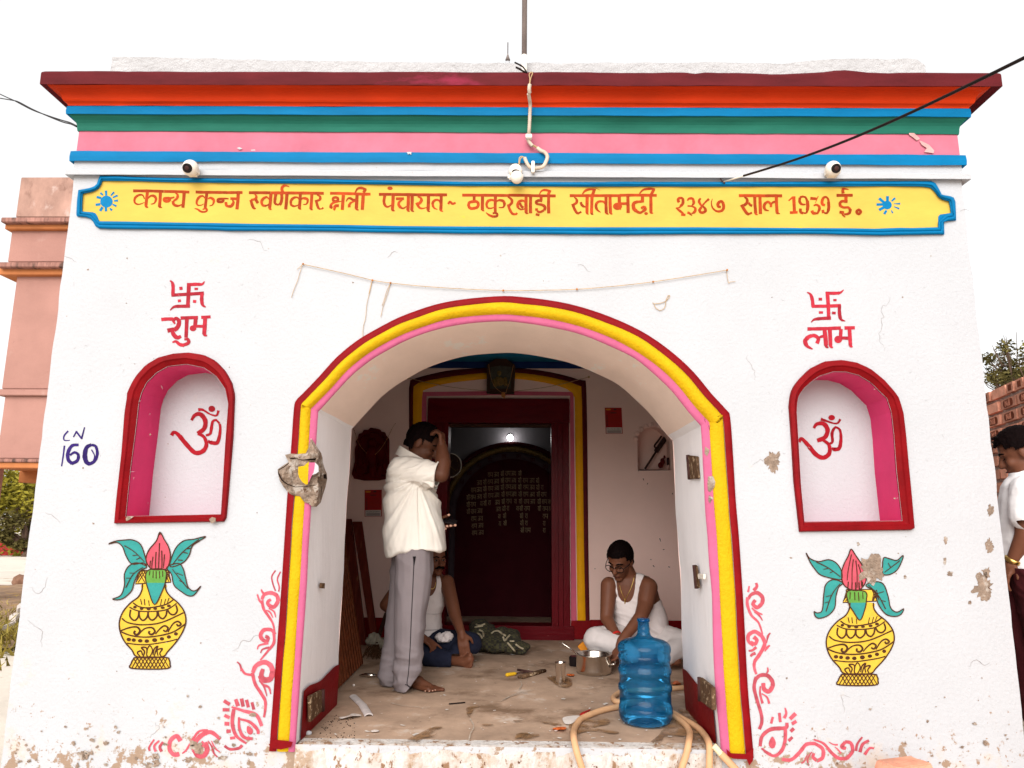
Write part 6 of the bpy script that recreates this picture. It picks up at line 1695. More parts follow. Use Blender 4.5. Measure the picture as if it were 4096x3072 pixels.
def scrap(name, label, cat, pts, ox, m, curl=.012, group=None):
    mb = MB(); q = Q(pts, ox, 2247); c = (sum(p[0] for p in q)/len(q), sum(p[1] for p in q)/len(q)); q = cr(q, 3, True)
    top = [mb.vert(PZ(x, y, FL + .008 + curl*abs(noise.noise(Vector((x*.07, y*.2, 1)))))) for x, y in q]; ce = mb.vert(PZ(*c, FL + .010 + curl))
    bot = [mb.vert(PZ(x, y, FL + .005)) for x, y in q]; n_ = len(q)
    for i in range(n_): mb.face((top[i], top[(i+1) % n_], ce)); mb.face((top[i], bot[i], bot[(i+1) % n_], top[(i+1) % n_]))
    o = mb.build(name, m, None); tag(o, label, cat, group)
scrap('paper_scrap', 'torn white strip of paper on the floor beside the white trunking', 'paper', '722,1250 790,1238 820,1220 888,1228 885,1240 830,1242 740,1262', 1000, M['paperwhite'])
scrap('paper_scrap', 'small white paper scrap alone on the floor below the trunking', 'paper', '970,1362 1000,1350 1036,1355 1030,1364 990,1368', 1000, M['paperwhite'], .003)
scrap('paper_scrap', 'white paper leaf stuck to the floor inside the hose loop', 'paper', '505,1255 560,1240 640,1238 620,1262 580,1300 530,1305 510,1285', 2000, M['paperwhite'], .004)
scrap('sweet_wrapper', 'orange sweet wrapper lying near the threshold', 'wrapper', '420,1342 470,1328 530,1330 520,1350 470,1352', 2000, M['wrapper'])
scrap('sweet_wrapper', 'dark red wrapper scrap under the hose loop', 'wrapper', '640,1232 660,1210 700,1195 728,1188 705,1215 670,1235', 2000, M['paperred'])
scrap('sweet_wrapper', 'tiny orange wrapper between the tumbler and the pot', 'wrapper', '535,905 560,900 598,905 590,918 550,915', 2000, M['wrapper'], .006)
scrap('sweet_wrapper', 'orange and white wrapper on the floor right of the jug', 'wrapper', '1385,975 1420,955 1455,980 1440,990 1400,988', 2000, M['wrapper'], .02)
mb = MB(); mb.tube([PZ(x, y, FL + .006) for x, y in Q('1600,1143 1660,1138 1730,1131', 1000, 2247)], .004, 6); o = mb.build('black_stick', M['black_plastic'], None); tag(o, 'thin black stick lying alone in the middle of the floor', 'stick')
mb = MB(); c = PZ(*Q('835,993', 1000, 2247)[0], FL + .006); mb.ellipsoid(c, (.009, .007, .008), 8, 6); o = mb.build('pebble', M['paperwhite'], None); tag(o, 'white pebble near the foot of the leaning planks', 'pebble')
mb = MB(); c = PZ(*Q('472,1378', 1000, 2247)[0], FL + .008); mb.ellipsoid(c, (.016, .012, .012), 8, 6); o = mb.build('plaster_crumb', M['plaster'], None); tag(o, 'white plaster crumb at the corner of the left jamb', 'rubble')
# ---- leaning planks, slatted shutter and broom in the left corner
KL = 380/876
def lp(x, y, Y): return P(1320 + x*KL, 2080 + y*KL, Y)
def plank(label, x0, x1, ytop, ybot_x0, ybot_x1, Yt, Yb, th=.03):
    tl_, tr_ = lp(x0, ytop, Yt), lp(x1, ytop, Yt)
    d = ray(1320 + ybot_x0*KL, 2600)
    def foot(x): 
        q = P(1320 + x*KL, 2600, Yb); return Vector((q.x, Yb, FL + .004))
    bl, br = foot(ybot_x0), foot(ybot_x1); mb = MB(); off_ = Vector((0, th, 0))
    mb.loft([[bl, br, br + off_, bl + off_], [tl_, tr_, tr_ + off_, tl_ + off_]]); o = mb.build('wooden_plank', M['plank'], None, bevel=.003); tag(o, label, 'plank', 'planks leaning in the left corner')
plank('dark red plank with a sawn top leaning furthest right in the corner', 205, 292, 14, 385, 445, 3.02, 2.70)
plank('dark red plank leaning behind the slatted shutter, left of the sawn plank', 110, 196, -10, 270, 335, 3.05, 2.75)
sh = empty('slatted_shutter', lp(100, 1200, 1.6), 'dark red slatted wooden shutter leaning inside the left jamb', 'shutter')
A_, B_ = PZ(1320 + 40*KL, 2080 + 1600*KL), PZ(1320 + 280*KL, 2080 + 1330*KL)
C_, D_ = lp(60, 700, 1.10), lp(70, 350, 2.0)
# the shutter's bottom runs from near the jamb to the corner, its top leans on the left wall
A_ = Vector((A_.x - .02, A_.y, FL + .005)); B_ = Vector((B_.x, B_.y, FL + .005))
lean = Vector((-.24, .05, 1.12))
mb = MB(); ns = 12
for i in range(ns):
    t_ = (i + .5)/ns; c = A_.lerp(B_, t_); d = (B_ - A_).normalized(); hw = (B_ - A_).length/ns*.30; n_ = d.cross(lean).normalized()
    q = [c - d*hw, c + d*hw, c + d*hw + n_*.025, c - d*hw + n_*.025]; mb.loft([q, [p + lean for p in q]])
mb.build('slats', M['slat'], sh)
mb = MB(); d = (B_ - A_).normalized(); n_ = -(d.cross(lean).normalized()) if d.cross(lean).x > 0 else d.cross(lean).normalized()
q = [A_ + n_*.05, B_ + n_*.05, B_ + n_*.05 + lean, A_ + n_*.05 + lean]; mb.loft([q, [p + n_*.012 for p in q]]); mb.build('backing', M['darkwood'], sh)
mb = MB(); d = (B_ - A_).normalized(); n_ = d.cross(lean).normalized()
for f_ in (.0, .32, .66, .98):
    c0, c1 = A_ + lean*f_ - n_*.02, B_ + lean*f_ - n_*.02; u = lean.normalized()*.03
    mb.loft([[c0 - u, c0 + u, c0 + u + n_*.018, c0 - u + n_*.018], [c1 - u, c1 + u, c1 + u + n_*.018, c1 - u + n_*.018]])
mb.build('rail', M['darkwood'], sh)
br_ = empty('twig_broom', lp(400, 1250, 2.5), 'brown twig broom slumped in the left corner behind the standing man', 'broom')
mb = MB(); rr = random.Random(8); c = lp(420, 1170, 2.45)
for k in range(70):
    e = lp(rr.uniform(290, 470), rr.uniform(1290, 1400), 2.2 + rr.uniform(-.1, .15)); e.z = max(e.z, FL + .006)
    m_ = c.lerp(e, .5) + Vector((rr.uniform(-.02, .02), rr.uniform(-.03, .0), rr.uniform(.0, .05))); mb.tube(cr3([c + Vector((rr.uniform(-.03, .03), 0, rr.uniform(-.02, .02))), m_, e], 3), .0022, 4)
mb.build('bristles', M['broom'], br_)
mb = MB(); mb.tube([c, c + Vector((.02, .3, .22))], .018, 8); mb.build('handle', M['darkwood'], br_)
o = organic('paper_bag', [('e', lp(400, 1110, 2.5), (.05, .04, .05)), ('e', lp(460, 1140, 2.5), (.04, .03, .03)), ('e', lp(430, 1150, 2.5), (.05, .04, .03))], M['bagpaper'], None, .008, 1, 0, None, fold(.018, 26)); tag(o, 'crumpled greyish paper bag on top of the twig broom', 'bag')
kn = MB(); kn.tube([PZ(*Q('880,915', 1000, 2247)[0], FL + .012), PZ(*Q('930,908', 1000, 2247)[0], FL + .016), PZ(*Q('970,915', 1000, 2247)[0], FL + .016), PZ(*Q('1048,914', 1000, 2247)[0], FL + .010)], [.004, .012, .014, .004], 8); o = kn.build('tap_fitting', M['steel'], None, smooth=True); tag(o, 'small shiny metal fitting on the floor before the broom', 'fitting')
# ================================================================== GROUND AND SURROUNDINGS
mb = MB(); gx = [-400, -200, -100, -60, -40, -30] + [-24 + .8*i for i in range(61)] + [30, 40, 60, 100, 200, 400]; gy = [-60, -30, -15, -8] + [-4 + .8*i for i in range(60)] + [50, 60, 80, 120, 200, 400]
def gz(x, y):
    z = .03*noise.noise(Vector((x*.5, y*.5, 0))) + .012*noise.noise(Vector((x*2, y*2, 3)))
    z += .14*max(0, min(1, (x - 2.4)/.5)) * max(0, min(1, (4.5 - abs(y - 1))/2))           # packed earth beside the gateway
    z += .13*math.exp(-((y - 21 - .1*x)/1.6)**2) * max(0, min(1, (-x - 8)/4))             # low bank of sand
    if XL - .3 < x < XR + .3 and -.3 < y < 6.6: z = -.02
    return z
for y in gy:
    for x in gx: mb.vert((x, y, gz(x, y)))
n = len(gx)
for j in range(len(gy)-1):
    for i in range(n-1): a = j*n + i; mb.face((a, a+1, a+n+1, a+n))
g = mb.build('ground', M['sand'], None, smooth=True); tag(g, kind='structure')
# bricks piled at the foot of the wall, only the top one reaches the picture
bc = P(3614, 3062, -.30)
def loose_brick(c, rz, label, ref=None):
    mb = MB(); l, w_, h_ = .115, .055, .036; u = Vector((math.cos(rz), math.sin(rz), 0)); v = Vector((-math.sin(rz), math.cos(rz), 0)); c = Vector(c)
    pr = [(-1, 0), (-1, .55), (-.82, 1), (.86, 1), (1, .62), (1, 0)]
    mb.loft([[c + u*(a*l*(1 + .04*noise.noise(Vector((a, b, s))))) + v*(w_*s) + Vector((0, 0, b*2*h_ - h_ + .006*noise.noise(Vector((a*3, s*2, b))))) for a, b in pr] for s in (-1, -.4, .3, 1)])
    o = mb.build('loose_brick', M['brick'], None, bevel=.005); tag(o, label, 'brick', 'loose bricks piled at the foot of the wall'); return o
zt_ = bc.z
lb = loose_brick((bc.x, -.30, zt_ - .02), .35, 'worn brick on top of the little pile at the foot of the right wall')
zz = zt_ - .02 - .074; k = 0
while zz > .02:
    loose_brick((bc.x + .02*(-1)**k, -.30 + .01*k, zz), .35 + .5*(-1)**k*.4, ['brick directly under the top brick of the pile at the wall', 'third brick down in the pile at the wall', 'fourth brick down in the pile at the wall', 'lowest brick of the pile at the wall', 'brick bedded in the ground under the pile'][min(k, 4)]); zz -= .074; k += 1
# salmon pink building on the left
YF = 8.5
def pb(x, y): return P(x, y, YF)
bld = empty('pink_gatehouse', (pb(20, 1800).x, YF, 0), 'salmon pink plastered building with sooty ledges on columns, left of the gateway', 'building')
XR2 = pb(420, 1500).x; D_ = 4.0
def tier(name, xl, y0, y1, m, out=0.0, bev=.01):
    a, b_ = P(xl, y1, YF - out), P(xl, y0, YF - out); mb = MB()
    mb.box((a.x, YF - out, a.z), (XR2 + out, YF + D_, b_.z)); return mb.build(name, m, bld, bevel=bev)
tier('roof_parapet', 62, 709, 868, M['parapet_dirty']); tier('ledge', 2, 869, 888, M['pinkledge'], .22); tier('soffit', 18, 888.5, 916, M['orangeunder'], .10)
tier('upper_wall', 30, 917, 1047, M['pinkwall']); tier('ledge', -12, 1048, 1068, M['pinkledge'], .24); tier('soffit', -6, 1068.5, 1098, M['orangeunder'], .12)
tier('middle_wall', 6, 1099, 1555, M['pinkwall']); tier('string_course', -16, 1556, 1581, M['pinkwall'], .08); tier('lower_wall', -14, 1582, 1833, M['pinkwall'])
tier('ledge', -40, 1834, 1848, M['pinkledge'], .22); tier('soffit', -40, 1848.5, 1872, M['orangeunder'], .18)
zb_ = P(0, 1895, YF).z; zt_ = P(0, 1872, YF).z
mb = MB(); mb.box((P(-20, 1880, YF).x, YF + .6, zb_ - .12), (XR2, YF + 1.0, zt_ + .05)); mb.build('beam', M['orangeunder'], bld, bevel=.01)
for x_, y_ in ((P(-42, 1900, YF).x - .34, YF), (XR2 - .4, YF), (P(-80, 1900, YF).x, YF + D_ - .4), (XR2 - .4, YF + D_ - .4)):
    mb = MB(); mb.box((x_, y_, -.05), (x_ + .34, y_ + .34, zt_ + .02)); mb.build('column', M['pinkwall'], bld, bevel=.01)
# trees
def tree(name, label, base, h, crown_c, crown_r, n, leaf, m, seed, lobes=9, group='trees beyond the gateway', trunk_r=.16, spread=.75):
    rnd = random.Random(seed); t = empty(name, base, label, 'tree', group); base = Vector(base); cc = Vector(crown_c)
    L = [(cc + Vector((rnd.gauss(0, .45)*crown_r[0], rnd.gauss(0, .45)*crown_r[1], rnd.gauss(0, .42)*crown_r[2])), rnd.uniform(.25, .45)*min(crown_r)) for _ in range(lobes)]
    mb = MB(); fork = base.lerp(cc, .55); mb.tube(cr3([base, base.lerp(fork, .5) + Vector((.1, 0, 0)), fork]), [trunk_r*(1 - .45*i/12) for i in range(13)], 8)
    for c, r_ in L:
        m_ = fork.lerp(c, .5) + Vector((rnd.uniform(-.2, .2), rnd.uniform(-.2, .2), .15)); q = cr3([fork, m_, c], 4); mb.tube(q, [trunk_r*.42*(1 - .8*i/(len(q)-1)) + .006 for i in range(len(q))], 6)
        for _ in range(4):
            e = c + Vector((rnd.gauss(0, 1), rnd.gauss(0, 1), rnd.gauss(0, .8)))*r_; mb.tube([m_.lerp(c, .6), m_.lerp(e, .6) + Vector((0, 0, .05)), e], [.016, .011, .005], 4)
    mb.build('trunk', M['bark'], t, smooth=True)
    mb = MB()
    for i in range(n):
        c, r_ = L[rnd.randrange(lobes)]; d = Vector((rnd.gauss(0, 1), rnd.gauss(0, 1), rnd.gauss(0, 1))).normalized() * r_ * (rnd.random()**.45) * 1.25; d.z *= .75
        p = c + d; u = Vector((rnd.gauss(0, 1), rnd.gauss(0, 1), rnd.gauss(0, .5))).normalized(); v = u.orthogonal().normalized(); v.rotate(Matrix.Rotation(rnd.uniform(0, 6), 3, u))
        s_ = leaf * rnd.uniform(.6, 1.3); mb.tint = rnd.uniform(.55, 1.6)
        mb.poly([p - u*s_, p - v*s_*.45, p + u*s_, p + v*s_*.45])
    mb.tint = 1.0; mb.build('crown', m, t); return t
def at(x, y, Y): return P(x, y, Y)
c = at(70, 2020, 24); tree('broad_tree', 'yellow green leafy tree seen under the pink building', (c.x + 1, 24, 0), 8, (c.x, 24, c.z + .6), (4.0, 2.5, 2.3), 9000, .11, M['leaf'], 1, 16)
c = at(80, 2120, 21.5); tree('broad_tree', 'darker low bushy tree right of the yellow green one, by the gateway edge', (c.x + .3, 21.5, 0), 4, (c.x + .2, 21.5, c.z), (1.1, .9, .8), 2600, .09, M['leafdark'], 2, 9)
c = at(-40, 2010, 30); tree('broad_tree', 'tall yellow green tree furthest back under the pink building', (c.x - 1, 32, 0), 9, (c.x + 2, 32, c.z + 1.6), (6, 3, 3.2), 9000, .14, M['leaf'], 3, 18)
c = at(4020, 1465, 15); tree('broad_tree', 'sparse tree with yellow and dark leaves above the brick wall on the right', (c.x + .4, 15, 0), 8, (c.x + .15, 15, c.z - .05), (1.0, 1.0, .72), 2300, .060, M['leafdark'], 4, 20, trunk_r=.10)
c = at(4140, 1490, 15.5); tree('broad_tree', 'tree at the right picture edge behind the brick wall', (c.x + .4, 15.5, 0), 8, (c.x + .2, 15.5, c.z - .2), (.7, .8, .8), 1400, .065, M['leaf'], 5, 12, trunk_r=.09)
# red sheeting fence, stone, pale litter and grass on the left
c0, c1 = P(-120, 2236, 23), P(150, 2236, 23); mb = MB(); rings = []
for i in range(40):
    x = c0.x + (c1.x - c0.x)*i/39; rings.append([(x, 23 + .15*noise.noise(Vector((x*2, k*.7, 0))), z) for k, z in enumerate((.0, .5, P(50, 2200, 23).z, P(50, 2182, 23).z + .06*noise.noise(Vector((x*2, 0, 0)))))])
mb.loft(rings, False, False); o = mb.build('tarpaulin_fence', M['tarp'], None); tag(o, 'sagging red tarpaulin fence before the trees on the left', 'fence')
s_ = P(88, 2338, 11.5); s_.z = gz(s_.x, s_.y)
q = PZ(84, 2344, 0); o = organic('stone', [('e', (q.x, q.y, .10), (.17, .14, .13)), ('e', (q.x + .12, q.y, .08), (.12, .12, .10))], M['rock'], None, .03, 2, 0, None, fold(.03, 6)); tag(o, 'brown stone lying on the sand at the left edge of the gateway', 'stone')
sp_ = [(-260,2352),(-100,2344),(30,2350),(95,2343),(180,2350),(260,2400),(200,2500),(120,2560),(40,2610),(-80,2600),(-260,2560)]
mb = MB(); q = [PZ(x, y, .0) for x, y in cr(sp_, 3, True)]; tri = tessellate_polygon([[Vector((p.x, p.y, 0)) for p in q]]); ids = [mb.vert((p.x, p.y, gz(p.x, p.y) + .045)) for p in q]
for t_ in tri: mb.face([ids[k] for k in t_])
o = mb.build('soil', M['soil'], None); tag(o, kind='structure')
mb = MB(); rnd = random.Random(4); q0, q1 = PZ(35, 2600, 0), PZ(50, 2420, 0)
for i in range(5200):
    t_ = rnd.random()**1.5; c = q0.lerp(q1, t_); w_ = 1.3 + 1.0*t_; p = Vector((c.x + rnd.gauss(-.4, .75)*w_, c.y + rnd.gauss(0, .5), 0)); h_ = rnd.uniform(.05, .28)*(1 - .75*t_); a = rnd.uniform(0, 6.28)
    p.z = gz(p.x, p.y) - .01; d = Vector((math.cos(a), math.sin(a), 0)); mb.tint = rnd.uniform(.5, 1.7)
    mb.poly([p - d*.018, p + d*.018, p + d*.03 + Vector((rnd.gauss(0, .13), rnd.gauss(0, .13), h_))])
mb.tint = 1.0; o = mb.build('grass_tuft', M['grass'], None); tag(o, 'dry yellow green grass on the ground left of the gateway', 'grass', kind='stuff')
for pts, lab in (('125,1150 150,1128 160,1160 130,1172', 'white crumpled paper on the grass by the gateway edge'), ('70,1222 110,1200 140,1206 120,1225', 'flat white paper lying on the grass, left of the gateway'), ('20,1300 60,1280 110,1262 90,1275', 'thin white plastic strip on the grass, left of the gateway')):
    kk = 220/406; q = [(float(a.split(',')[0])*kk, 1800 + float(a.split(',')[1])*kk) for a in pts.split()]; mb = MB(); a_ = [PZ(x, y, .16) for x, y in q]
    mb.loft([[p - Vector((0, 0, .05 + .03*i)) for i, p in enumerate(a_)], a_]); o = mb.build('litter_paper', M['paperwhite'], None); tag(o, lab, 'litter', 'pale litter on the grass')
# brick wall on the right
W0 = P(4020, 1540, 1.8); Uf = Vector((math.sin(R(14)), math.cos(R(14)), 0)); Wf, Wn = W0 + Uf*4.0, W0 - Uf*2.6
def onwall(x, y):
    n_ = Vector((Uf.y, -Uf.x, 0)); d = ray(x, y); t = (W0 - CAM).dot(n_) / d.dot(n_); return CAM + d*t
ta, tb = onwall(3945, 1574), onwall(4096, 1502)
def topz(p): k_ = (tb.z - ta.z)/(tb - ta).dot(-Uf); return ta.z + k_*((p - ta).dot(-Uf))
Wf.z, Wn.z = topz(Wf), topz(Wn)
bw = empty('brick_wall', (Wf.x, Wf.y, 0), 'rough red brick wall with stamped bricks beyond the right corner of the gateway', 'wall')
A_ = Vector((Wf.x, Wf.y, 0)); B_ = Vector((Wn.x, Wn.y, 0)); U = (B_ - A_).normalized(); Nn = Vector((U.y, -U.x, 0)); Nn = Nn if Nn.dot(CAM - A_) > 0 else -Nn
top0, top1 = Wf.z, Wn.z; Lw = (B_ - A_).length
mb = MB(); zt0 = top0 - .02; zt1 = top1 + .02
mb.loft([[A_ - Nn*.03, A_ - Nn*.28, A_ - Nn*.28 + Vector((0, 0, zt0)), A_ - Nn*.03 + Vector((0, 0, zt0))], [A_ + U*Lw - Nn*.03, A_ + U*Lw - Nn*.28, A_ + U*Lw - Nn*.28 + Vector((0, 0, zt1)), A_ + U*Lw - Nn*.03 + Vector((0, 0, zt1))]])
mb.build('mortar', M['mortar'], bw)
bk, fg = MB(), MB(); rnd = random.Random(12); stamp = []; row = 0; z = .02; bl = .300; bh = .088
while z < zt1 - .03:
    h_ = bh
    x = -.1 - (bl*.5 if row % 2 else 0)
    while x < Lw:
        half = rnd.random() < .18; l_ = bl*.48 if half else bl
        zt = zt0 + (zt1 - zt0)*max(0, min(1, x/Lw))
        if z + h_ < zt + .02:
            c = A_ + U*(x + l_/2) + Vector((0, 0, z + h_/2)) - Nn*.035; tilt = rnd.uniform(-.02, .02); up = Vector((0, 0, 1)) + U*tilt; out_ = rnd.uniform(.028, .045); bk.tint = rnd.uniform(.75, 1.3)
            s0 = len(bk.v); bk.obox(c, U*(l_/2 - .012), Nn*out_, up*(h_/2 - .007))
            if z > 1.9 and not half and rnd.random() < .8: stamp.append((c + Nn*(out_ + .001), up))
            elif z > 1.9 and half: fg.obox(c + Nn*out_, U*.030, Nn*.002, up*.022)
        x += l_ + .016
    z += h_ + .016; row += 1
bk.tint = 1.0; bk.build('bricks', M['brick'], bw, bevel=0)
tm = text_mesh('JPN', .062, .003); lm = MB()
for c, up in stamp:
    if len(lm.v) > 60000: break
    pts = []
    for k in range(20):
        a = 2*math.pi*k/20; e = .065 if math.cos(a) > 0 else -.065; pts.append(c + U*(e + .028*math.cos(a)) + up*(.028*math.sin(a)))
    fg.loft([pts, [p + Nn*.002 for p in pts]])
    mx = frame_mtx(c + Nn*.0035, U*-1, up*-1)
    if mx.to_3x3().col[2].dot(Nn) < 0: mx = frame_mtx(c + Nn*.0035, U, up*-1)
    o0 = len(lm.v)
    for v in tm.vertices: lm.vert(mx @ v.co)
    for p in tm.polygons: lm.face([o0 + q for q in p.vertices])
fg.build('brick_frogs', M['brickdark'], bw); lm.build('stamped_letters', M['brick_letter'], bw)
# ================================================================== PEOPLE
def head_prims(c, f, u, k=1.0):
    c, f, u = Vector(c), Vector(f).normalized(), Vector(u).normalized(); s = f.cross(u).normalized(); u = s.cross(f).normalized()
    Rm = Matrix((f, s, u)).transposed()
    def q(a, b, d): return c + f*a*k + s*b*k + u*d*k
    E = lambda a, b, d, r: ('e', q(a, b, d), tuple(x*k for x in r), Rm)
    pr = [E(-.008, 0, .022, (.100, .078, .094)), E(.025, 0, -.052, (.068, .060, .074)), E(.064, 0, -.108, (.026, .030, .020)), E(.078, 0, .014, (.018, .050, .014)),
          ('c', q(.088, 0, .004), .010*k, q(.110, 0, -.040), .0155*k), E(.100, .013, -.042, (.010, .009, .009)), E(.100, -.013, -.042, (.010, .009, .009)),
          E(.062, .034, -.040, (.026, .024, .026)), E(.062, -.034, -.040, (.026, .024, .026)), E(.088, 0, -.070, (.013, .024, .007)), E(.086, 0, -.083, (.013, .021, .008)),
          E(-.004, .080, -.014, (.020, .010, .033)), E(-.004, -.080, -.014, (.020, .010, .033))]
    return pr, (c, f, s, u, k)
def local(fr, co): d = co - fr[0]; k = fr[4]; return d.dot(fr[1])/k, d.dot(fr[2])/k, d.dot(fr[3])/k
def fp(fr, a, b, d): return fr[0] + (fr[1]*a + fr[2]*b + fr[3]*d)*fr[4]
def hair_part(fr, parent, keep, grow=.010, m='hair'):
    c, f, s, u, k = fr; Rm = Matrix((f, s, u)).transposed()
    pr = [('e', fp(fr, -.010, 0, .024), (.100*k, .078*k, .095*k), Rm), ('e', fp(fr, -.045, 0, -.035), (.055*k, .062*k, .05*k), Rm)]
    return organic('hair', pr, M[m], parent, .006, 3, grow, lambda co: keep(*local(fr, co)), fold(.004, 60))
def face_parts(fr, parent, moustache=False, closed=False):
    k = fr[4]
    for sd in (-1, 1):
        if not closed:
            mb = MB(); mb.ellipsoid(fp(fr, .080, sd*.030, -.008), (.008*k, .014*k, .007*k), 10, 6, Matrix((fr[1], fr[2], fr[3])).transposed()); e = mb.build('eye', M['eye'], parent, smooth=True)
            mb = MB(); mb.ellipsoid(fp(fr, .0865, sd*.029, -.009), (.004*k, .006*k, .006*k), 8, 5, Matrix((fr[1], fr[2], fr[3])).transposed()); mb.build('iris', M['hair'], e, smooth=True)
        else:
            mb = MB(); mb.tube([fp(fr, .084, sd*.016, -.012), fp(fr, .087, sd*.030, -.016), fp(fr, .080, sd*.046, -.012)], .0026*k, 5); mb.build('eyelid', M['hair'], parent)
        mb = MB(); mb.tube([fp(fr, .093, sd*.012, .012), fp(fr, .091, sd*.032, .020), fp(fr, .074, sd*.056, .012)], [.004*k, .0055*k, .003*k], 6); mb.build('eyebrow', M['hair'], parent, smooth=True)
    mb = MB(); mb.tube([fp(fr, .090, .026, -.078), fp(fr, .1025, 0, -.076), fp(fr, .090, -.026, -.078)], [.003*k, .005*k, .003*k], 6); mb.build('lips', M['lip'], parent, smooth=True)
    if moustache:
        mb = MB(); mb.tube([fp(fr, .086, .038, -.070), fp(fr, .100, .02, -.060), fp(fr, .106, 0, -.058), fp(fr, .100, -.02, -.060), fp(fr, .086, -.038, -.070)], [.005*k, .010*k, .010*k, .010*k, .005*k], 8); mb.build('moustache', M['hair'], parent, smooth=True)
def hand_prims(w, d, n, curl=.35, thumb=1, s=1.0, spread=.012, curls=None):
    w, d, n = Vector(w), Vector(d).normalized(), Vector(n).normalized(); n = (n - d*n.dot(d)).normalized(); sd = d.cross(n)*thumb
    pr = [('c', w - d*.01*s, .025*s, w + d*.03*s, .026*s)]
    for i, (o, L_) in enumerate(((.030, .040), (.011, .046), (-.009, .043), (-.027, .033))):
        kn = w + d*(.088 - .004*abs(i-1))*s + sd*o*s; pr.append(('c', w + d*.015*s + sd*o*.7*s, .0145*s, kn, .0125*s))
        c = (curls[i] if curls else curl); dd = d + sd*(spread*(1.5 - i)*2)
        d1 = (dd*math.cos(c) + n*math.sin(c)).normalized(); d2 = (dd*math.cos(2*c) + n*math.sin(2*c)).normalized(); d3 = (dd*math.cos(2.7*c) + n*math.sin(2.7*c)).normalized()
        p1 = kn + d1*L_*s; p2 = p1 + d2*L_*.62*s; p3 = p2 + d3*L_*.45*s
        pr += [('c', kn, .0105*s, p1, .0092*s), ('c', p1, .0092*s, p2, .0084*s), ('c', p2, .0084*s, p3, .007*s)]
    b0 = w + d*.022*s + sd*.026*s; b1 = b0 + (d*.6 + sd*.75 + n*.25).normalized()*.040*s; b2 = b1 + (d*.9 + sd*.25 + n*.35).normalized()*.034*s
    pr += [('c', b0, .014*s, b1, .0115*s), ('c', b1, .0115*s, b2, .008*s)]
    return pr
def foot_prims(heel, toe, s=1.0, up=0.0):
    heel, toe = Vector(heel), Vector(toe); d = (toe - heel); L = d.length; d.normalize(); sd = Vector((-d.y, d.x, 0)); Z = Vector((0, 0, 1))
    pr = [('c', heel + Z*.034, .036*s, heel + d*L*.30 + Z*.050, .034*s), ('c', heel + d*L*.28 + Z*.046, .032*s, heel + d*L*.66 + Z*.026, .024*s)]
    for o in (-.030, -.010, .012, .030): pr.append(('c', heel + d*L*.22 + Z*.022 + sd*o*.6, .018*s, heel + d*L*.72 + Z*.018 + sd*o*1.1, .017*s))
    for i, o in enumerate((.036, .016, -.002, -.019, -.035)):
        pr.append(('c', heel + d*L*(.74 - .02*i) + Z*.016 + sd*o, (.014 if i == 0 else .0105)*s, heel + d*L*(.98 - .045*i) + Z*.012 + sd*(o + .002), (.013 if i == 0 else .009)*s))
    return pr
def rings_mesh(rows, n=28, sq=2.4):
    """rows: (centre, half width along x, half depth along y, tilt of the ring front/back in z)"""
    out = []
    for c, hx, hy, tz in rows:
        r = []
        for k in range(n):
            a = 2*math.pi*k/n; ca, sa = math.cos(a), math.sin(a); e = 2/sq
            x = hx*abs(ca)**e*(1 if ca >= 0 else -1); y = hy*abs(sa)**e*(1 if sa >= 0 else -1)
            r.append(Vector(c) + Vector((x, y, tz*ca if not callable(tz) else tz(ca, sa))))
        out.append(r)
    return out
_cap = capsule
def organic2(name, prims, m, parent, voxel=.007, smooth=5, grow=0.0, keep=None, disp=None):
    """organic() that also takes ('r', rings) lofts"""
    def c2(mb, *a): _cap(mb, *a)
    mb0 = MB()
    for p in prims:
        if p[0] == 'r': mb0.loft(p[1], True, True)
    rest = [p for p in prims if p[0] != 'r']
    mb = MB(); mb.v, mb.f, mb.mi, mb.t = mb0.v, mb0.f, mb0.mi, mb0.t
    for p in rest:
        if p[0] == 'c': _cap(mb, p[1], p[2] + grow, p[3], p[4] + grow)
        else: mb.ellipsoid(p[1], [r + grow for r in p[2]], 20, 14, p[3] if len(p) > 3 else None)
    me = mb.mesh('tmp'); bm = bmesh.new(); bm.from_mesh(me); bmesh.ops.recalc_face_normals(bm, faces=bm.faces); bm.to_mesh(me); bm.free()
    o = bpy.data.objects.new('tmp', me); COL.objects.link(o); r = o.modifiers.new('r', 'REMESH'); r.mode = 'VOXEL'; r.voxel_size = voxel
    s_ = o.modifiers.new('s', 'SMOOTH'); s_.factor = .5; s_.iterations = smooth
    dg = bpy.context.evaluated_depsgraph_get(); dg.update(); me2 = bpy.data.meshes.new_from_object(o.evaluated_get(dg)); bpy.data.objects.remove(o); bpy.data.meshes.remove(me)
    if disp:
        ns = [v.normal.copy() for v in me2.vertices]
        for v, n in zip(me2.vertices, ns): v.co = disp(v.co.copy(), n)
    if keep:
        bm = bmesh.new(); bm.from_mesh(me2); bmesh.ops.delete(bm, geom=[f for f in bm.faces if not keep(f.calc_center_median())], context='FACES')
        for _ in range(10):                      # even out the cut hems
            mv = []
            for v in bm.verts:
                nb = [e.other_vert(v).co for e in v.link_edges if e.is_boundary]
                if len(nb) == 2: mv.append((v, (nb[0] + nb[1]) * .25 + v.co * .5))
            for v, c in mv: v.co = c
        bm.to_mesh(me2); bm.free()
    for p in me2.polygons: p.use_smooth = True
    me2.name = name; me2.materials.clear(); return link(name, me2, m, parent)
def bvh(o): return mathutils.bvhtree.BVHTree.FromPolygons([v.co for v in o.data.vertices], [tuple(p.vertices) for p in o.data.polygons])
def on_surface(tree_, pts, lift=.002):
    out = []
    for x, y in cr(pts, 6):
        d = ray(x, y).normalized(); h = tree_.ray_cast(CAM, d)
        if h[0] is not None: out.append(h[0] - d*lift)
    return out
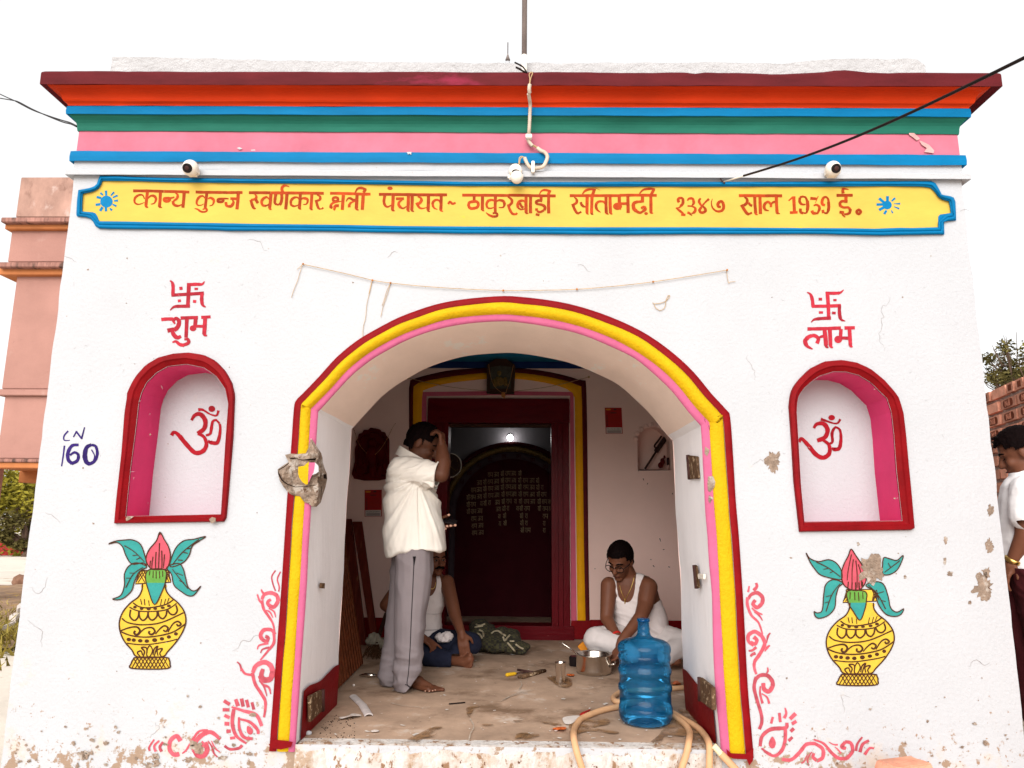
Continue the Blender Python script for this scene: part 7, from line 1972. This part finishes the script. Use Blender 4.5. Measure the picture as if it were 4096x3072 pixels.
def sub(name, pts, r, m, parent, n=6):
    if len(pts) < 2: return None
    mb = MB(); mb.tube(pts, r, n); return mb.build(name, m, parent, smooth=True)
def rowring(rows, ox, oy, k, sqn=2.4):
    """rows in crop pixels: (y, x left, x right, Y, half depth)"""
    out = []
    for y, xl, xr, Yc, hy in rows:
        a, b = P(ox + xl*k, oy + y*k, Yc), P(ox + xr*k, oy + y*k, Yc); out.append(((a + b)/2, (b.x - a.x)/2, hy, 0))
    return rings_mesh(out, 28, sqn)
# ---------------------------------------------------------------- the standing man
Ym = 1.16
p1 = empty('person', PZ(1640, 2758), 'man standing barefoot in a white shirt and grey trousers, one hand raised to his forehead', 'person', 'men at the gateway')
hp1, fr1 = head_prims(P(1692, 1772, Ym), (1, -.08, -.50), (.50, 0, 1), 1.13)
Ye = 1.00
sh_, el_, wr_ = P(1612, 1876, Ye), P(1765, 1898, .96), P(1768, 1790, 1.03)
nf0, nf1 = PZ(1640, 2752), PZ(1760, 2772); ff0 = PZ(1560, 2738); ff1 = ff0 + Vector((.22, -.02, 0))
lsh, lel, lwr = P(1620, 1880, 1.36), P(1690, 2075, 1.42), P(1752, 2092, 1.30)
body = hp1 + [('c', P(1650, 1866, Ym), .070, P(1680, 1800, Ym), .066), ('c', P(1630, 1930, Ym), .12, P(1645, 2150, Ym), .13), ('c', P(1612, 1880, 1.05), .08, P(1615, 1880, 1.30), .08),
    ('c', sh_, .062, el_, .050), ('c', el_, .052, P(1772, 1850, .99), .053), ('c', P(1772, 1850, .99), .053, wr_, .037),
    ('c', P(1655, 2210, 1.08), .10, P(1640, 2460, 1.08), .065), ('c', P(1640, 2460, 1.08), .06, P(1632, 2710, 1.10), .042), ('c', P(1640, 2210, 1.26), .10, P(1600, 2470, 1.26), .065), ('c', P(1600, 2470, 1.26), .06, P(1562, 2700, 1.26), .042),
    ('c', lsh, .055, lel, .045), ('c', lel, .042, lwr, .030)]
body += hand_prims(wr_, (-.05, .02, 1), (-1, .25, -.1), .95, -1, 1.05, .004)
body += [('c', P(1632, 2710, 1.10), .040, nf0 + Vector((.02, 0, .05)), .036)] + foot_prims(nf0, nf1, 1.0) + [('c', P(1562, 2700, 1.26), .04, ff0 + Vector((.01, 0, .05)), .036)] + foot_prims(ff0, ff1)
body += [('c', lwr, .027, P(1770, 2088, 1.26), .024)]
for (xa, ya), (xb, yb_), r_ in (((1768, 2118), (1781, 2116), .0085), ((1772, 2112), (1790, 2107), .0088), ((1776, 2108), (1804, 2104), .009), ((1778, 2104), (1821, 2102), .0085), ((1765, 2072), (1795, 2061), .010)): body.append(('c', P(xa, ya, 1.22), r_*1.1, P(xb, yb_, 1.20), r_))
b1 = organic2('body', body, M['skin_dark'], p1, .006, 4)
hair_part(fr1, p1, lambda a, b, d: (d > -.012 - max(0, a)*.1 and not (a > .062 and d < .066) and not (a > .02 and d < .022)) or (a < -.03 and d > -.060), .007)
face_parts(fr1, p1, False, True)
mb = MB()
for x, y in ((1788, 2105), (1803, 2103), (1821, 2101), (1781, 2115), (1795, 2060)): mb.ellipsoid(P(x, y, 1.188), (.010, .006, .008), 8, 6)
mb.build('fingernails', M['nail'], p1, smooth=True)
rows = [(1832, 1592, 1692, Ym, .10), (1850, 1574, 1708, Ym, .17), (1872, 1562, 1718, Ym, .205), (1905, 1551, 1728, Ym, .215), (1950, 1546, 1738, Ym, .21), (2000, 1542, 1751, Ym, .205), (2050, 1538, 1765, Ym, .205), (2100, 1536, 1773, Ym, .205), (2150, 1537, 1776, Ym, .205), (2185, 1541, 1778, Ym, .205), (2206, 1550, 1779, Ym, .205)]
rg = rowring(rows, 0, 0, 1, 2.3)
kx = pxm(Ym, 1650, 2200)
for r_ in (rg[-1], rg[-2]):
    cx_ = sum(p.x for p in r_)/len(r_)
    for p in r_: t_ = (p.x - cx_)/.2; p.z += (.016 if r_ is rg[-1] else .008) * (1 - abs(t_)) + (.012*t_ if r_ is rg[-1] else 0) - (.028 if (t_ < -.75 and r_ is rg[-1]) else 0)
send = P(1752, 1896, .97); sdir = (el_ - sh_).normalized()
def shirt_fold(co, n):
    x, y = proj(co); a = 0
    if y < 1945 and x > 1600 and co.y < 1.10: a += .006*noise.noise(Vector((x*.010, y*.050 + x*.02, 1))) + .004*noise.noise(Vector((x*.02, y*.12 + x*.04, 4)))
    rad = math.atan2(x - 1668, max(8, y - 1915)); rr_ = math.hypot(x - 1668, y - 1915)
    if y > 1925: a += (.017*noise.noise(Vector((rad*4.6, rr_*.002, 2))) + .007*noise.noise(Vector((rad*11, rr_*.004, 7)))) * min(1, rr_/60)
    if y > 1925: a += .010*max(0, 1 - 3.2*abs(noise.noise(Vector((rad*3.4 + 5, rr_*.003, 11))))) * min(1, rr_/70)
    if y < 1960 and co.y < 1.12: a += .007*max(0, 1 - 3.0*abs(noise.noise(Vector((x*.012, y*.035 + x*.016, 21)))))
    a += .003*noise.noise(co*14)
    return co + n*a
shp = [('r', rg), ('c', P(1605, 1880, 1.02), .088, P(1700, 1894, .98), .086), ('c', P(1700, 1894, .98), .086, P(1775, 1900, .955), .074), ('c', P(1625, 1900, 1.05), .09, P(1690, 1925, 1.02), .06), ('c', P(1612, 1880, 1.30), .085, P(1640, 1990, 1.38), .075), ('c', P(1640, 1990, 1.38), .07, P(1690, 2050, 1.40), .06)]
sh1 = organic2('shirt', shp, M['shirt'], p1, .006, 5, 0, lambda co: not ((co - send).dot(sdir) > .0 and co.y < 1.10 and proj(co)[1] < 1960 and proj(co)[0] > 1725), shirt_fold)
# sleeve cuff and collar
cu = []
for k in range(24):
    a = 2*math.pi*k/24; u_ = sdir.orthogonal().normalized(); v_ = sdir.cross(u_); cu.append(send - sdir*.004 + (u_*math.cos(a) + v_*math.sin(a))*.079)
sub('cuff', cu + cu[:1], .006, M['shirt'], p1)
mb = MB(); rings = []
for k in range(25):
    a = R(-165 + 330*k/24); c = P(1648, 1842, Ym); d = Vector((math.cos(a)*.088, math.sin(a)*.078, 0)); tlt = Vector((0, 0, -d.x*.62)); b_ = c + d + tlt
    up = Vector((d.x*.05 + .012, 0, .045)); rings.append([b_, b_ + up, b_ + up*1.02 + d*.10, b_ + d*.30 - Vector((0, 0, .012))])
mb.loft(rings, False, False); mb.build('collar', M['shirt'], p1, smooth=False)
def tr_fold(co, n):
    x, y = proj(co); a = .006*noise.noise(Vector((co.x*16, co.y*16, co.z*3.0))) + .007*max(0, 1 - 3*abs(noise.noise(Vector((co.x*5 + co.z*2.2, co.y*5, co.z*4.5 + 3)))))
    if y > 2560: a += (.004*noise.noise(Vector((co.x*6 + co.z*9, co.y*6, co.z*30))) + .012*max(0, 1 - 2.6*abs(noise.noise(Vector((co.x*7 + co.z*8, co.y*7, co.z*15)))))) * min(1, (y - 2560)/120)
    return co + n*a
tp = [('c', P(1655, 2180, 1.08), .118, P(1655, 2300, 1.08), .116), ('c', P(1655, 2300, 1.08), .116, P(1643, 2460, 1.08), .098), ('c', P(1643, 2460, 1.08), .098, P(1634, 2620, 1.09), .086), ('c', P(1634, 2620, 1.09), .086, P(1626, 2730, 1.10), .080),
      ('c', P(1640, 2180, 1.25), .118, P(1628, 2300, 1.25), .112), ('c', P(1628, 2300, 1.25), .112, P(1604, 2470, 1.26), .094), ('c', P(1604, 2470, 1.26), .094, P(1580, 2620, 1.26), .082), ('c', P(1580, 2620, 1.26), .082, P(1560, 2712, 1.26), .074), ('c', P(1668, 2190, 1.16), .115, P(1672, 2280, 1.16), .10)]
def tkeep(co):
    x, y = proj(co); return co.z > FL + .010 + (max(0, (x - 1622))*.0019 if co.y < 1.2 else 0)
tr1 = organic2('trousers', tp, M['trouser'], p1, .007, 5, 0, tkeep, tr_fold)
bt1 = bvh(tr1); sub('side_piping', on_surface(bt1, [(1659, 2232), (1655, 2270), (1650, 2380), (1645, 2480), (1640, 2600), (1634, 2690), (1628, 2735), (1640, 2750)]), .0024, M['piping'], p1)
pk = on_surface(bt1, [(1657, 2226), (1657, 2240), (1655, 2266)], .004); sub('pocket_slit', pk, [.011 - .009*i/max(1, len(pk)-1) for i in range(len(pk))], M['piping'], p1)
sub('hem_seam', on_surface(bt1, [(1620, 2738), (1632, 2742), (1642, 2750)]), .0022, M['piping'], p1)
mb = MB()
for i, (x, y) in enumerate(((1701, 2764), (1717, 2765), (1731, 2763), (1741, 2760), (1753, 2752))): mb.ellipsoid(PZ(x, y, FL + .016), (.005, .006, .004), 7, 5)
mb.build('toenails', M['nail'], p1, smooth=True)
# phone held at his belly
ph = MB(); a, b_ = P(1770, 2080, 1.23), P(1828, 2090, 1.23); ph.obox((a + b_)/2, (b_ - a)*.5, (0, .035, .012), (0.0015, -.001, .0042)); o = ph.build('mobile_phone', M['black_plastic'], None, bevel=.002); tag(o, 'dark mobile phone held flat at the standing man\'s belly', 'phone')
# headset wire / eyeglass temple and earpiece
sub('spectacle_arm', [fp(fr1, .070, -.074, .014), fp(fr1, .03, -.088, .020), fp(fr1, -.01, -.092, .022)], .0016, M['white_plastic'], p1)
mb = MB(); mb.ellipsoid(fp(fr1, .012, -.094, -.012), (.012, .007, .010), 8, 6); mb.build('earpiece', M['black_plastic'], p1, smooth=True)
# ---------------------------------------------------------------- the man with the moustache, seated behind
O2, K_2 = (1520, 2180), 440/1177
def m2(x, y, Y): return P(O2[0] + x*K_2, O2[1] + y*K_2, Y)
p2 = empty('person', PZ(1690, 2660), 'man with a moustache sitting cross-legged in navy trousers behind the standing man', 'person', 'men at the gateway')
hp2, fr2 = head_prims(m2(590, 140, 2.12), (.55, -.83, -.05), (0, 0, 1), 1.02)
rows = [(300, 420, 640, 2.2, .07), (345, 330, 720, 2.2, .095), (420, 290, 735, 2.2, .115), (520, 300, 690, 2.2, .12), (640, 310, 682, 2.19, .125), (740, 315, 648, 2.19, .125), (880, 310, 655, 2.19, .135), (1000, 300, 655, 2.2, .145), (1090, 300, 650, 2.2, .14)]
rg2 = rowring(rows, *O2, K_2, 2.3)
la, le, lw = m2(715, 400, 2.16), m2(805, 760, 2.00), m2(872, 945, 1.885)
ra, re, rw = m2(240, 400, 2.2), m2(60, 640, 2.1), m2(440, 985, 1.86)
ft0, ft1 = m2(790, 1235, 1.92), m2(975, 1235, 1.86)
body = hp2 + [('r', rg2), ('c', m2(545, 330, 2.2), .058, m2(580, 200, 2.14), .056), ('c', la, .060, le, .047), ('c', le, .046, lw, .030), ('c', ra, .058, re, .047), ('c', re, .045, rw, .030)]
body += hand_prims(lw, (.20, -.10, -1), (-.1, 1, -.1), .22, 1, 1.08, .02) + hand_prims(rw, (.80, -.12, -.42), (.1, .2, -.9), .3, 1, 1.0, .015, [.1, .5, .6, .6])
body += [('c', m2(700, 1225, 1.95), .042, ft0, .036), ('c', ft0, .036, m2(900, 1250, 1.88), .036), ('c', m2(900, 1260, 1.88), .033, m2(960, 1220, 1.86), .034)]
for i, (x, y, r_) in enumerate(((965, 1180, .019), (978, 1228, .012), (982, 1258, .011), (980, 1284, .011), (972, 1304, .010))): body.append(('c', m2(930, y + 8, 1.87), .014, m2(x, y, 1.845), r_))
body = [p if p[0] != 'c' else p for p in body]
b2 = organic2('body', body, M['skin'], p2, .006, 4)
hair_part(fr2, p2, lambda a, b, d: (d > -.008 and not (a > .058 and d < .066) and not (a > .03 and d < .02)) or (a < -.03 and d > -.075), .011)
face_parts(fr2, p2, True)
NK2 = [(O2[0] + x*K_2, O2[1] + y*K_2) for x, y in [(300, 250), (470, 480), (510, 555), (560, 540), (595, 480), (608, 400), (596, 250)]]
SH2 = [(O2[0] + x*K_2, O2[1] + y*K_2) for x, y in [(625, 250), (650, 380), (668, 480), (685, 600), (690, 680), (760, 700), (820, 300)]]
def scale_rings(rg, f, dy): 
    out = []
    for r in rg:
        c = sum(r, Vector())/len(r); out.append([c + Vector(((p.x - c.x)*f, (p.y - c.y)*dy, p.z - c.z)) for p in r])
    return out
ve2 = organic2('vest', [('r', scale_rings(rg2, 1.045, 1.07))], M['vest'], p2, .006, 3, 0, lambda co: not (inside(NK2, proj(co)) or inside(SH2, proj(co))), lambda co, n: co + n*(.004*noise.noise(Vector((co.x*8, co.y*8, co.z*40))) + .002*noise.noise(co*40)))
bv2 = bvh(ve2); sub('vest_crease', on_surface(bv2, [(O2[0] + x*K_2, O2[1] + y*K_2) for x, y in ((480, 735), (560, 740), (645, 735))], .001), .0028, M['dhoti'], p2); sub('vest_seam', on_surface(bv2, [(O2[0] + x*K_2, O2[1] + y*K_2) for x, y in ((460, 912), (560, 910), (655, 905))], .001), .002, M['trouser'], p2)
bb2 = bvh(b2); sub('neck_chain', on_surface(bb2, [(O2[0] + x*K_2, O2[1] + y*K_2) for x, y in ((500, 440), (530, 460), (560, 470), (585, 450), (598, 400))], .003), .0026, M['goldshine'], p2)
tz = lambda co, n: (lambda q: Vector((q.x, q.y, max(q.z, FL + .004))))(co + n*(.007*noise.noise(Vector((co.x*12, co.y*9, co.z*16))) + .003*noise.noise(co*36)))
n2 = organic2('trousers', [('c', m2(560, 1060, 2.15), .12, m2(960, 1060, 2.02), .095), ('c', m2(960, 1070, 2.02), .088, m2(860, 1130, 1.95), .075), ('c', m2(430, 1060, 2.15), .12, m2(330, 1090, 1.95), .095), ('c', m2(330, 1110, 1.95), .085, m2(560, 1190, 1.90), .080), ('c', m2(560, 1190, 1.90), .078, m2(735, 1235, 1.90), .066)], M['navy'], p2, .008, 5, 0, lambda co: proj(co)[0] < O2[0] + 762*K_2 or proj(co)[1] < O2[1] + 1165*K_2, tz)
o = organic('rolled_cloth', [('e', m2(660, 990, 1.99), (.05, .03, .028)), ('e', m2(720, 980, 1.98), (.045, .03, .03)), ('e', m2(690, 1010, 1.97), (.04, .025, .02))], M['vest'], p2, .006, 1, 0, None, fold(.010, 40))
mb = MB(); mb.lathe(m2(545, 1102, 1.93), [(.011, -.004), (.012, 0), (.011, .004)], 14, (.72, -.35, -.45)); mb.build('ring', M['steel'], p2, smooth=True)
# ---------------------------------------------------------------- the man in glasses, seated by the pot
O3, K_3 = (2320, 2140), 460/1231
def m3(x, y, Y): return P(O3[0] + x*K_3, O3[1] + y*K_3, Y)
p3 = empty('person', PZ(2560, 2650), 'man in glasses and a white vest sitting cross-legged, reaching into the steel pot', 'person', 'men at the gateway')
hp3, fr3 = head_prims(m3(430, 262, 1.99), (-.50, -.74, -.46), (-.12, -.35, .95), 1.12)
rows = [(415, 455, 640, 2.08, .075), (445, 370, 745, 2.09, .10), (520, 330, 800, 2.10, .12), (610, 322, 835, 2.11, .13), (700, 336, 858, 2.12, .135), (800, 355, 890, 2.13, .14), (900, 376, 920, 2.14, .15), (1000, 398, 945, 2.15, .16), (1080, 412, 952, 2.16, .16), (1150, 420, 955, 2.16, .15)]
rg3 = rowring(rows, *O3, K_3, 2.3)
ra, re, rw = m3(312, 540, 2.06), m3(285, 890, 1.98), m3(395, 1082, 1.83)
la, le, lw = m3(728, 560, 2.00), m3(655, 870, 1.86), m3(440, 1135, 1.74)
body = hp3 + [('r', rg3), ('c', m3(525, 455, 2.06), .066, m3(470, 330, 2.03), .062), ('c', ra, .066, re, .050), ('c', re, .049, rw, .031), ('c', la, .074, m3(700, 740, 1.94), .062), ('c', m3(700, 740, 1.94), .060, le, .050), ('c', le, .050, lw, .032)]
body += hand_prims(rw, (.55, -.2, -.65), (-.3, -.7, -.4), .5, 1, 1.0, .01) + hand_prims(lw, (-.42, -.12, -1), (-.6, -.3, -.2), .32, 1, 1.12, .02, [.25, .30, .34, .4])
body += [('c', m3(900, 1300, 1.85), .045, m3(985, 1345, 1.84), .038), ('c', m3(985, 1345, 1.84), .038, m3(1040, 1350, 1.83), .030)]
b3 = organic2('body', body, M['skin'], p3, .006, 4)
hair_part(fr3, p3, lambda a, b, d: (d > .0 and not (a > .050 and d < .060) and not (a > .025 and d < .024)) or (a < -.03 and d > -.070), .011)
face_parts(fr3, p3, False, True)
PX3 = lambda L_: [(O3[0] + x*K_3, O3[1] + y*K_3) for x, y in L_]
NK3 = PX3([(380, 380), (394, 560), (410, 650), (450, 710), (505, 726), (550, 700), (578, 640), (592, 540), (606, 380)])
SR3 = PX3([(715, 380), (668, 470), (632, 560), (628, 640), (645, 690), (700, 780), (800, 742), (858, 695), (920, 560), (880, 400)]); SL3 = PX3([(200, 400), (362, 440), (350, 560), (334, 660), (330, 720), (200, 780)])
ve3 = organic2('vest', [('r', scale_rings(rg3, 1.03, 1.06))], M['vest'], p3, .006, 3, 0, lambda co: not (inside(NK3, proj(co)) or inside(SR3, proj(co)) or inside(SL3, proj(co))),
    lambda co, n: co + n*(.009*(1 - 2.4*abs(noise.noise(Vector((co.x*4 + co.z*3, co.y*4, co.z*17 + co.x*9))))) + .003*noise.noise(Vector((co.x*14, co.y*9, co.z*44 + co.x*20)))))
bb3 = bvh(b3); sub('neck_chain', on_surface(bb3, PX3([(425, 540), (440, 600), (465, 660), (482, 690), (505, 650), (540, 580), (565, 510), (585, 430)]), .003), .0026, M['goldshine'], p3)
pd = on_surface(bb3, PX3([(480, 690), (483, 715), (481, 738)]), .006); sub('pendant', pd, .007, M['goldshine'], p3)
# glasses
mb = MB()
for sd in (-1, 1):
    c = fp(fr3, .104, sd*.036, -.014); rr_ = [c + (fr3[2]*math.cos(a)*.030 + fr3[3]*math.sin(a)*.023 - fr3[1]*abs(math.cos(a))*.004*(1 if math.cos(a)*sd > 0 else 0))*fr3[4] for a in [2*math.pi*k/20 for k in range(21)]]
    mb.tube(rr_, .0030, 6, False); mb.tube([fp(fr3, .100, sd*.066, -.008), fp(fr3, .05, sd*.083, -.004), fp(fr3, -.005, sd*.088, .002)], .0028, 6)
mb.tube([fp(fr3, .106, -.008, -.010), fp(fr3, .112, 0, -.006), fp(fr3, .106, .008, -.010)], .0028, 6); mb.build('spectacles', M['black_plastic'], p3, smooth=True)
dz = lambda co, n: (lambda q: Vector((q.x, q.y, max(q.z, FL + .004))))(co + n*(.008*noise.noise(Vector((co.x*9 + co.z*8, co.y*7, co.z*20))) + .003*noise.noise(co*30)))
organic2('pyjama', [('c', m3(560, 1130, 2.12), .13, m3(175, 1115, 1.93), .098), ('c', m3(175, 1120, 1.93), .092, m3(390, 1175, 1.82), .080), ('c', m3(390, 1175, 1.82), .08, m3(560, 1270, 1.80), .065), ('c', m3(850, 1130, 2.12), .13, m3(1080, 1165, 1.95), .098), ('c', m3(1080, 1190, 1.93), .09, m3(930, 1290, 1.84), .07), ('e', m3(680, 1150, 2.14), (.22, .16, .12))], M['dhoti'], p3, .008, 5, 0, None, dz)
w_ = rw; mb = MB(); dd = (rw - re).normalized(); mb.lathe(rw - dd*.01, [(.036, -.008), (.039, 0), (.036, .008)], 18, tuple(dd)); mb.build('wrist_thread', M['red_thread'], p3, smooth=True)
# ---------------------------------------------------------------- the man at the right edge
O4, K_4 = (3900, 1660), 196/285
def m4(x, y, Y): return P(O4[0] + x*K_4, O4[1] + y*K_4, Y)
Y4 = .34; zg = .10
gx_ = m4(330, 1000, Y4).x
p4 = empty('person', (gx_, Y4, zg), 'man in a white T-shirt and maroon pants looking down beside the right corner', 'person', 'men at the gateway')
hp4, fr4 = head_prims(m4(262, 212, Y4), (-.80, .50, -.36), (-.30, .18, .94), 1.06)
s4, e4, w4 = m4(300, 470, Y4 - .14), m4(292, 700, Y4 - .12), m4(218, 850, Y4 - .06)
ls, le4, lw4 = m4(300, 470, Y4 + .20), m4(260, 720, Y4 + .24), m4(180, 860, Y4 + .10)
hip = m4(330, 960, Y4)
def ft(dy): return Vector((gx_ + .05, Y4 + dy, zg + .01))
body = hp4 + [('c', m4(300, 390, Y4), .066, m4(275, 290, Y4), .062), ('c', m4(310, 500, Y4), .13, m4(315, 850, Y4), .13), ('c', m4(302, 455, Y4 - .13), .07, m4(302, 455, Y4 + .15), .07), ('c', s4, .060, e4, .048), ('c', e4, .048, w4, .031), ('c', ls, .06, le4, .046), ('c', le4, .045, lw4, .03)]
for dy in (-.10, .10): body += [('c', hip + Vector((0, dy, -.02)), .10, Vector((hip.x, Y4 + dy, zg + .50)), .06), ('c', Vector((hip.x, Y4 + dy, zg + .50)), .058, Vector((hip.x + .04, Y4 + dy, zg + .08)), .04)] + foot_prims(ft(dy) + Vector((.05, 0, -.01)), ft(dy) + Vector((-.2, 0, -.01)))
body += hand_prims(w4, (-.5, .1, -.75), (.6, .2, -.5), .45, 1, 1.0) + hand_prims(lw4, (-.3, -.3, -.9), (.5, -.2, -.3), .5, -1, 1.0)
b4 = organic2('body', body, M['skin'], p4, .007, 4)
hair_part(fr4, p4, lambda a, b, d: (d > .010 and not (a > .060 and d < .060) and not (a > .02 and d < .030)) or (a < -.04 and d > -.050), .018)
mb = MB(); rnd = random.Random(2)
for k in range(40):
    a = fp(fr4, rnd.uniform(.03, .10), rnd.uniform(-.06, .06), rnd.uniform(.075, .115)); mb.tube([a, a + (fr4[1]*rnd.uniform(.01, .03) + fr4[3]*rnd.uniform(.005, .02) + fr4[2]*rnd.uniform(-.01, .01))], [.004, .001], 4)
mb.build('hair_tufts', M['hair'], p4); face_parts(fr4, p4, False, True)
tee = organic2('t_shirt', [('c', m4(308, 470, Y4), .135, m4(310, 640, Y4), .150), ('c', m4(310, 640, Y4), .15, m4(312, 860, Y4), .150), ('c', m4(305, 440, Y4 - .12), .085, m4(305, 440, Y4 + .14), .085), ('c', m4(302, 460, Y4 - .14), .085, m4(295, 590, Y4 - .14), .080), ('c', m4(302, 460, Y4 + .18), .085, m4(285, 590, Y4 + .22), .080), ('c', m4(300, 400, Y4), .085, m4(288, 350, Y4), .076)], M['tee'], p4, .007, 5, 0,
    lambda co: co.z > m4(300, 892, Y4).z and not (co.y < Y4 - .165 and co.z < m4(290, 612, Y4).z) and co.z < m4(262, 322, Y4).z + (co.x - m4(262, 322, Y4).x)*.3, lambda co, n: co + n*(.006*noise.noise(Vector((co.x*6, co.y*6, co.z*14))) + .003*noise.noise(co*26)))
organic2('track_pants', [('c', hip + Vector((0, dy, .06)), .150, Vector((hip.x + .01, Y4 + dy, zg + .55)), .095) for dy in (-.09, .09)] + [('c', Vector((hip.x + .01, Y4 + dy, zg + .55)), .095, Vector((hip.x + .05, Y4 + dy, zg + .12)), .075) for dy in (-.10, .10)], M['maroon_cloth'], p4, .009, 4, 0, lambda co: co.z < m4(300, 905, Y4).z + .02, fold(.006, 12))
dd = (w4 - e4).normalized(); mb = MB(); mb.lathe(w4 - dd*.005, [(.036, -.012), (.041, -.008), (.041, .008), (.036, .012)], 20, tuple(dd)); mb.build('wrist_watch', M['goldshine'], p4, smooth=True)
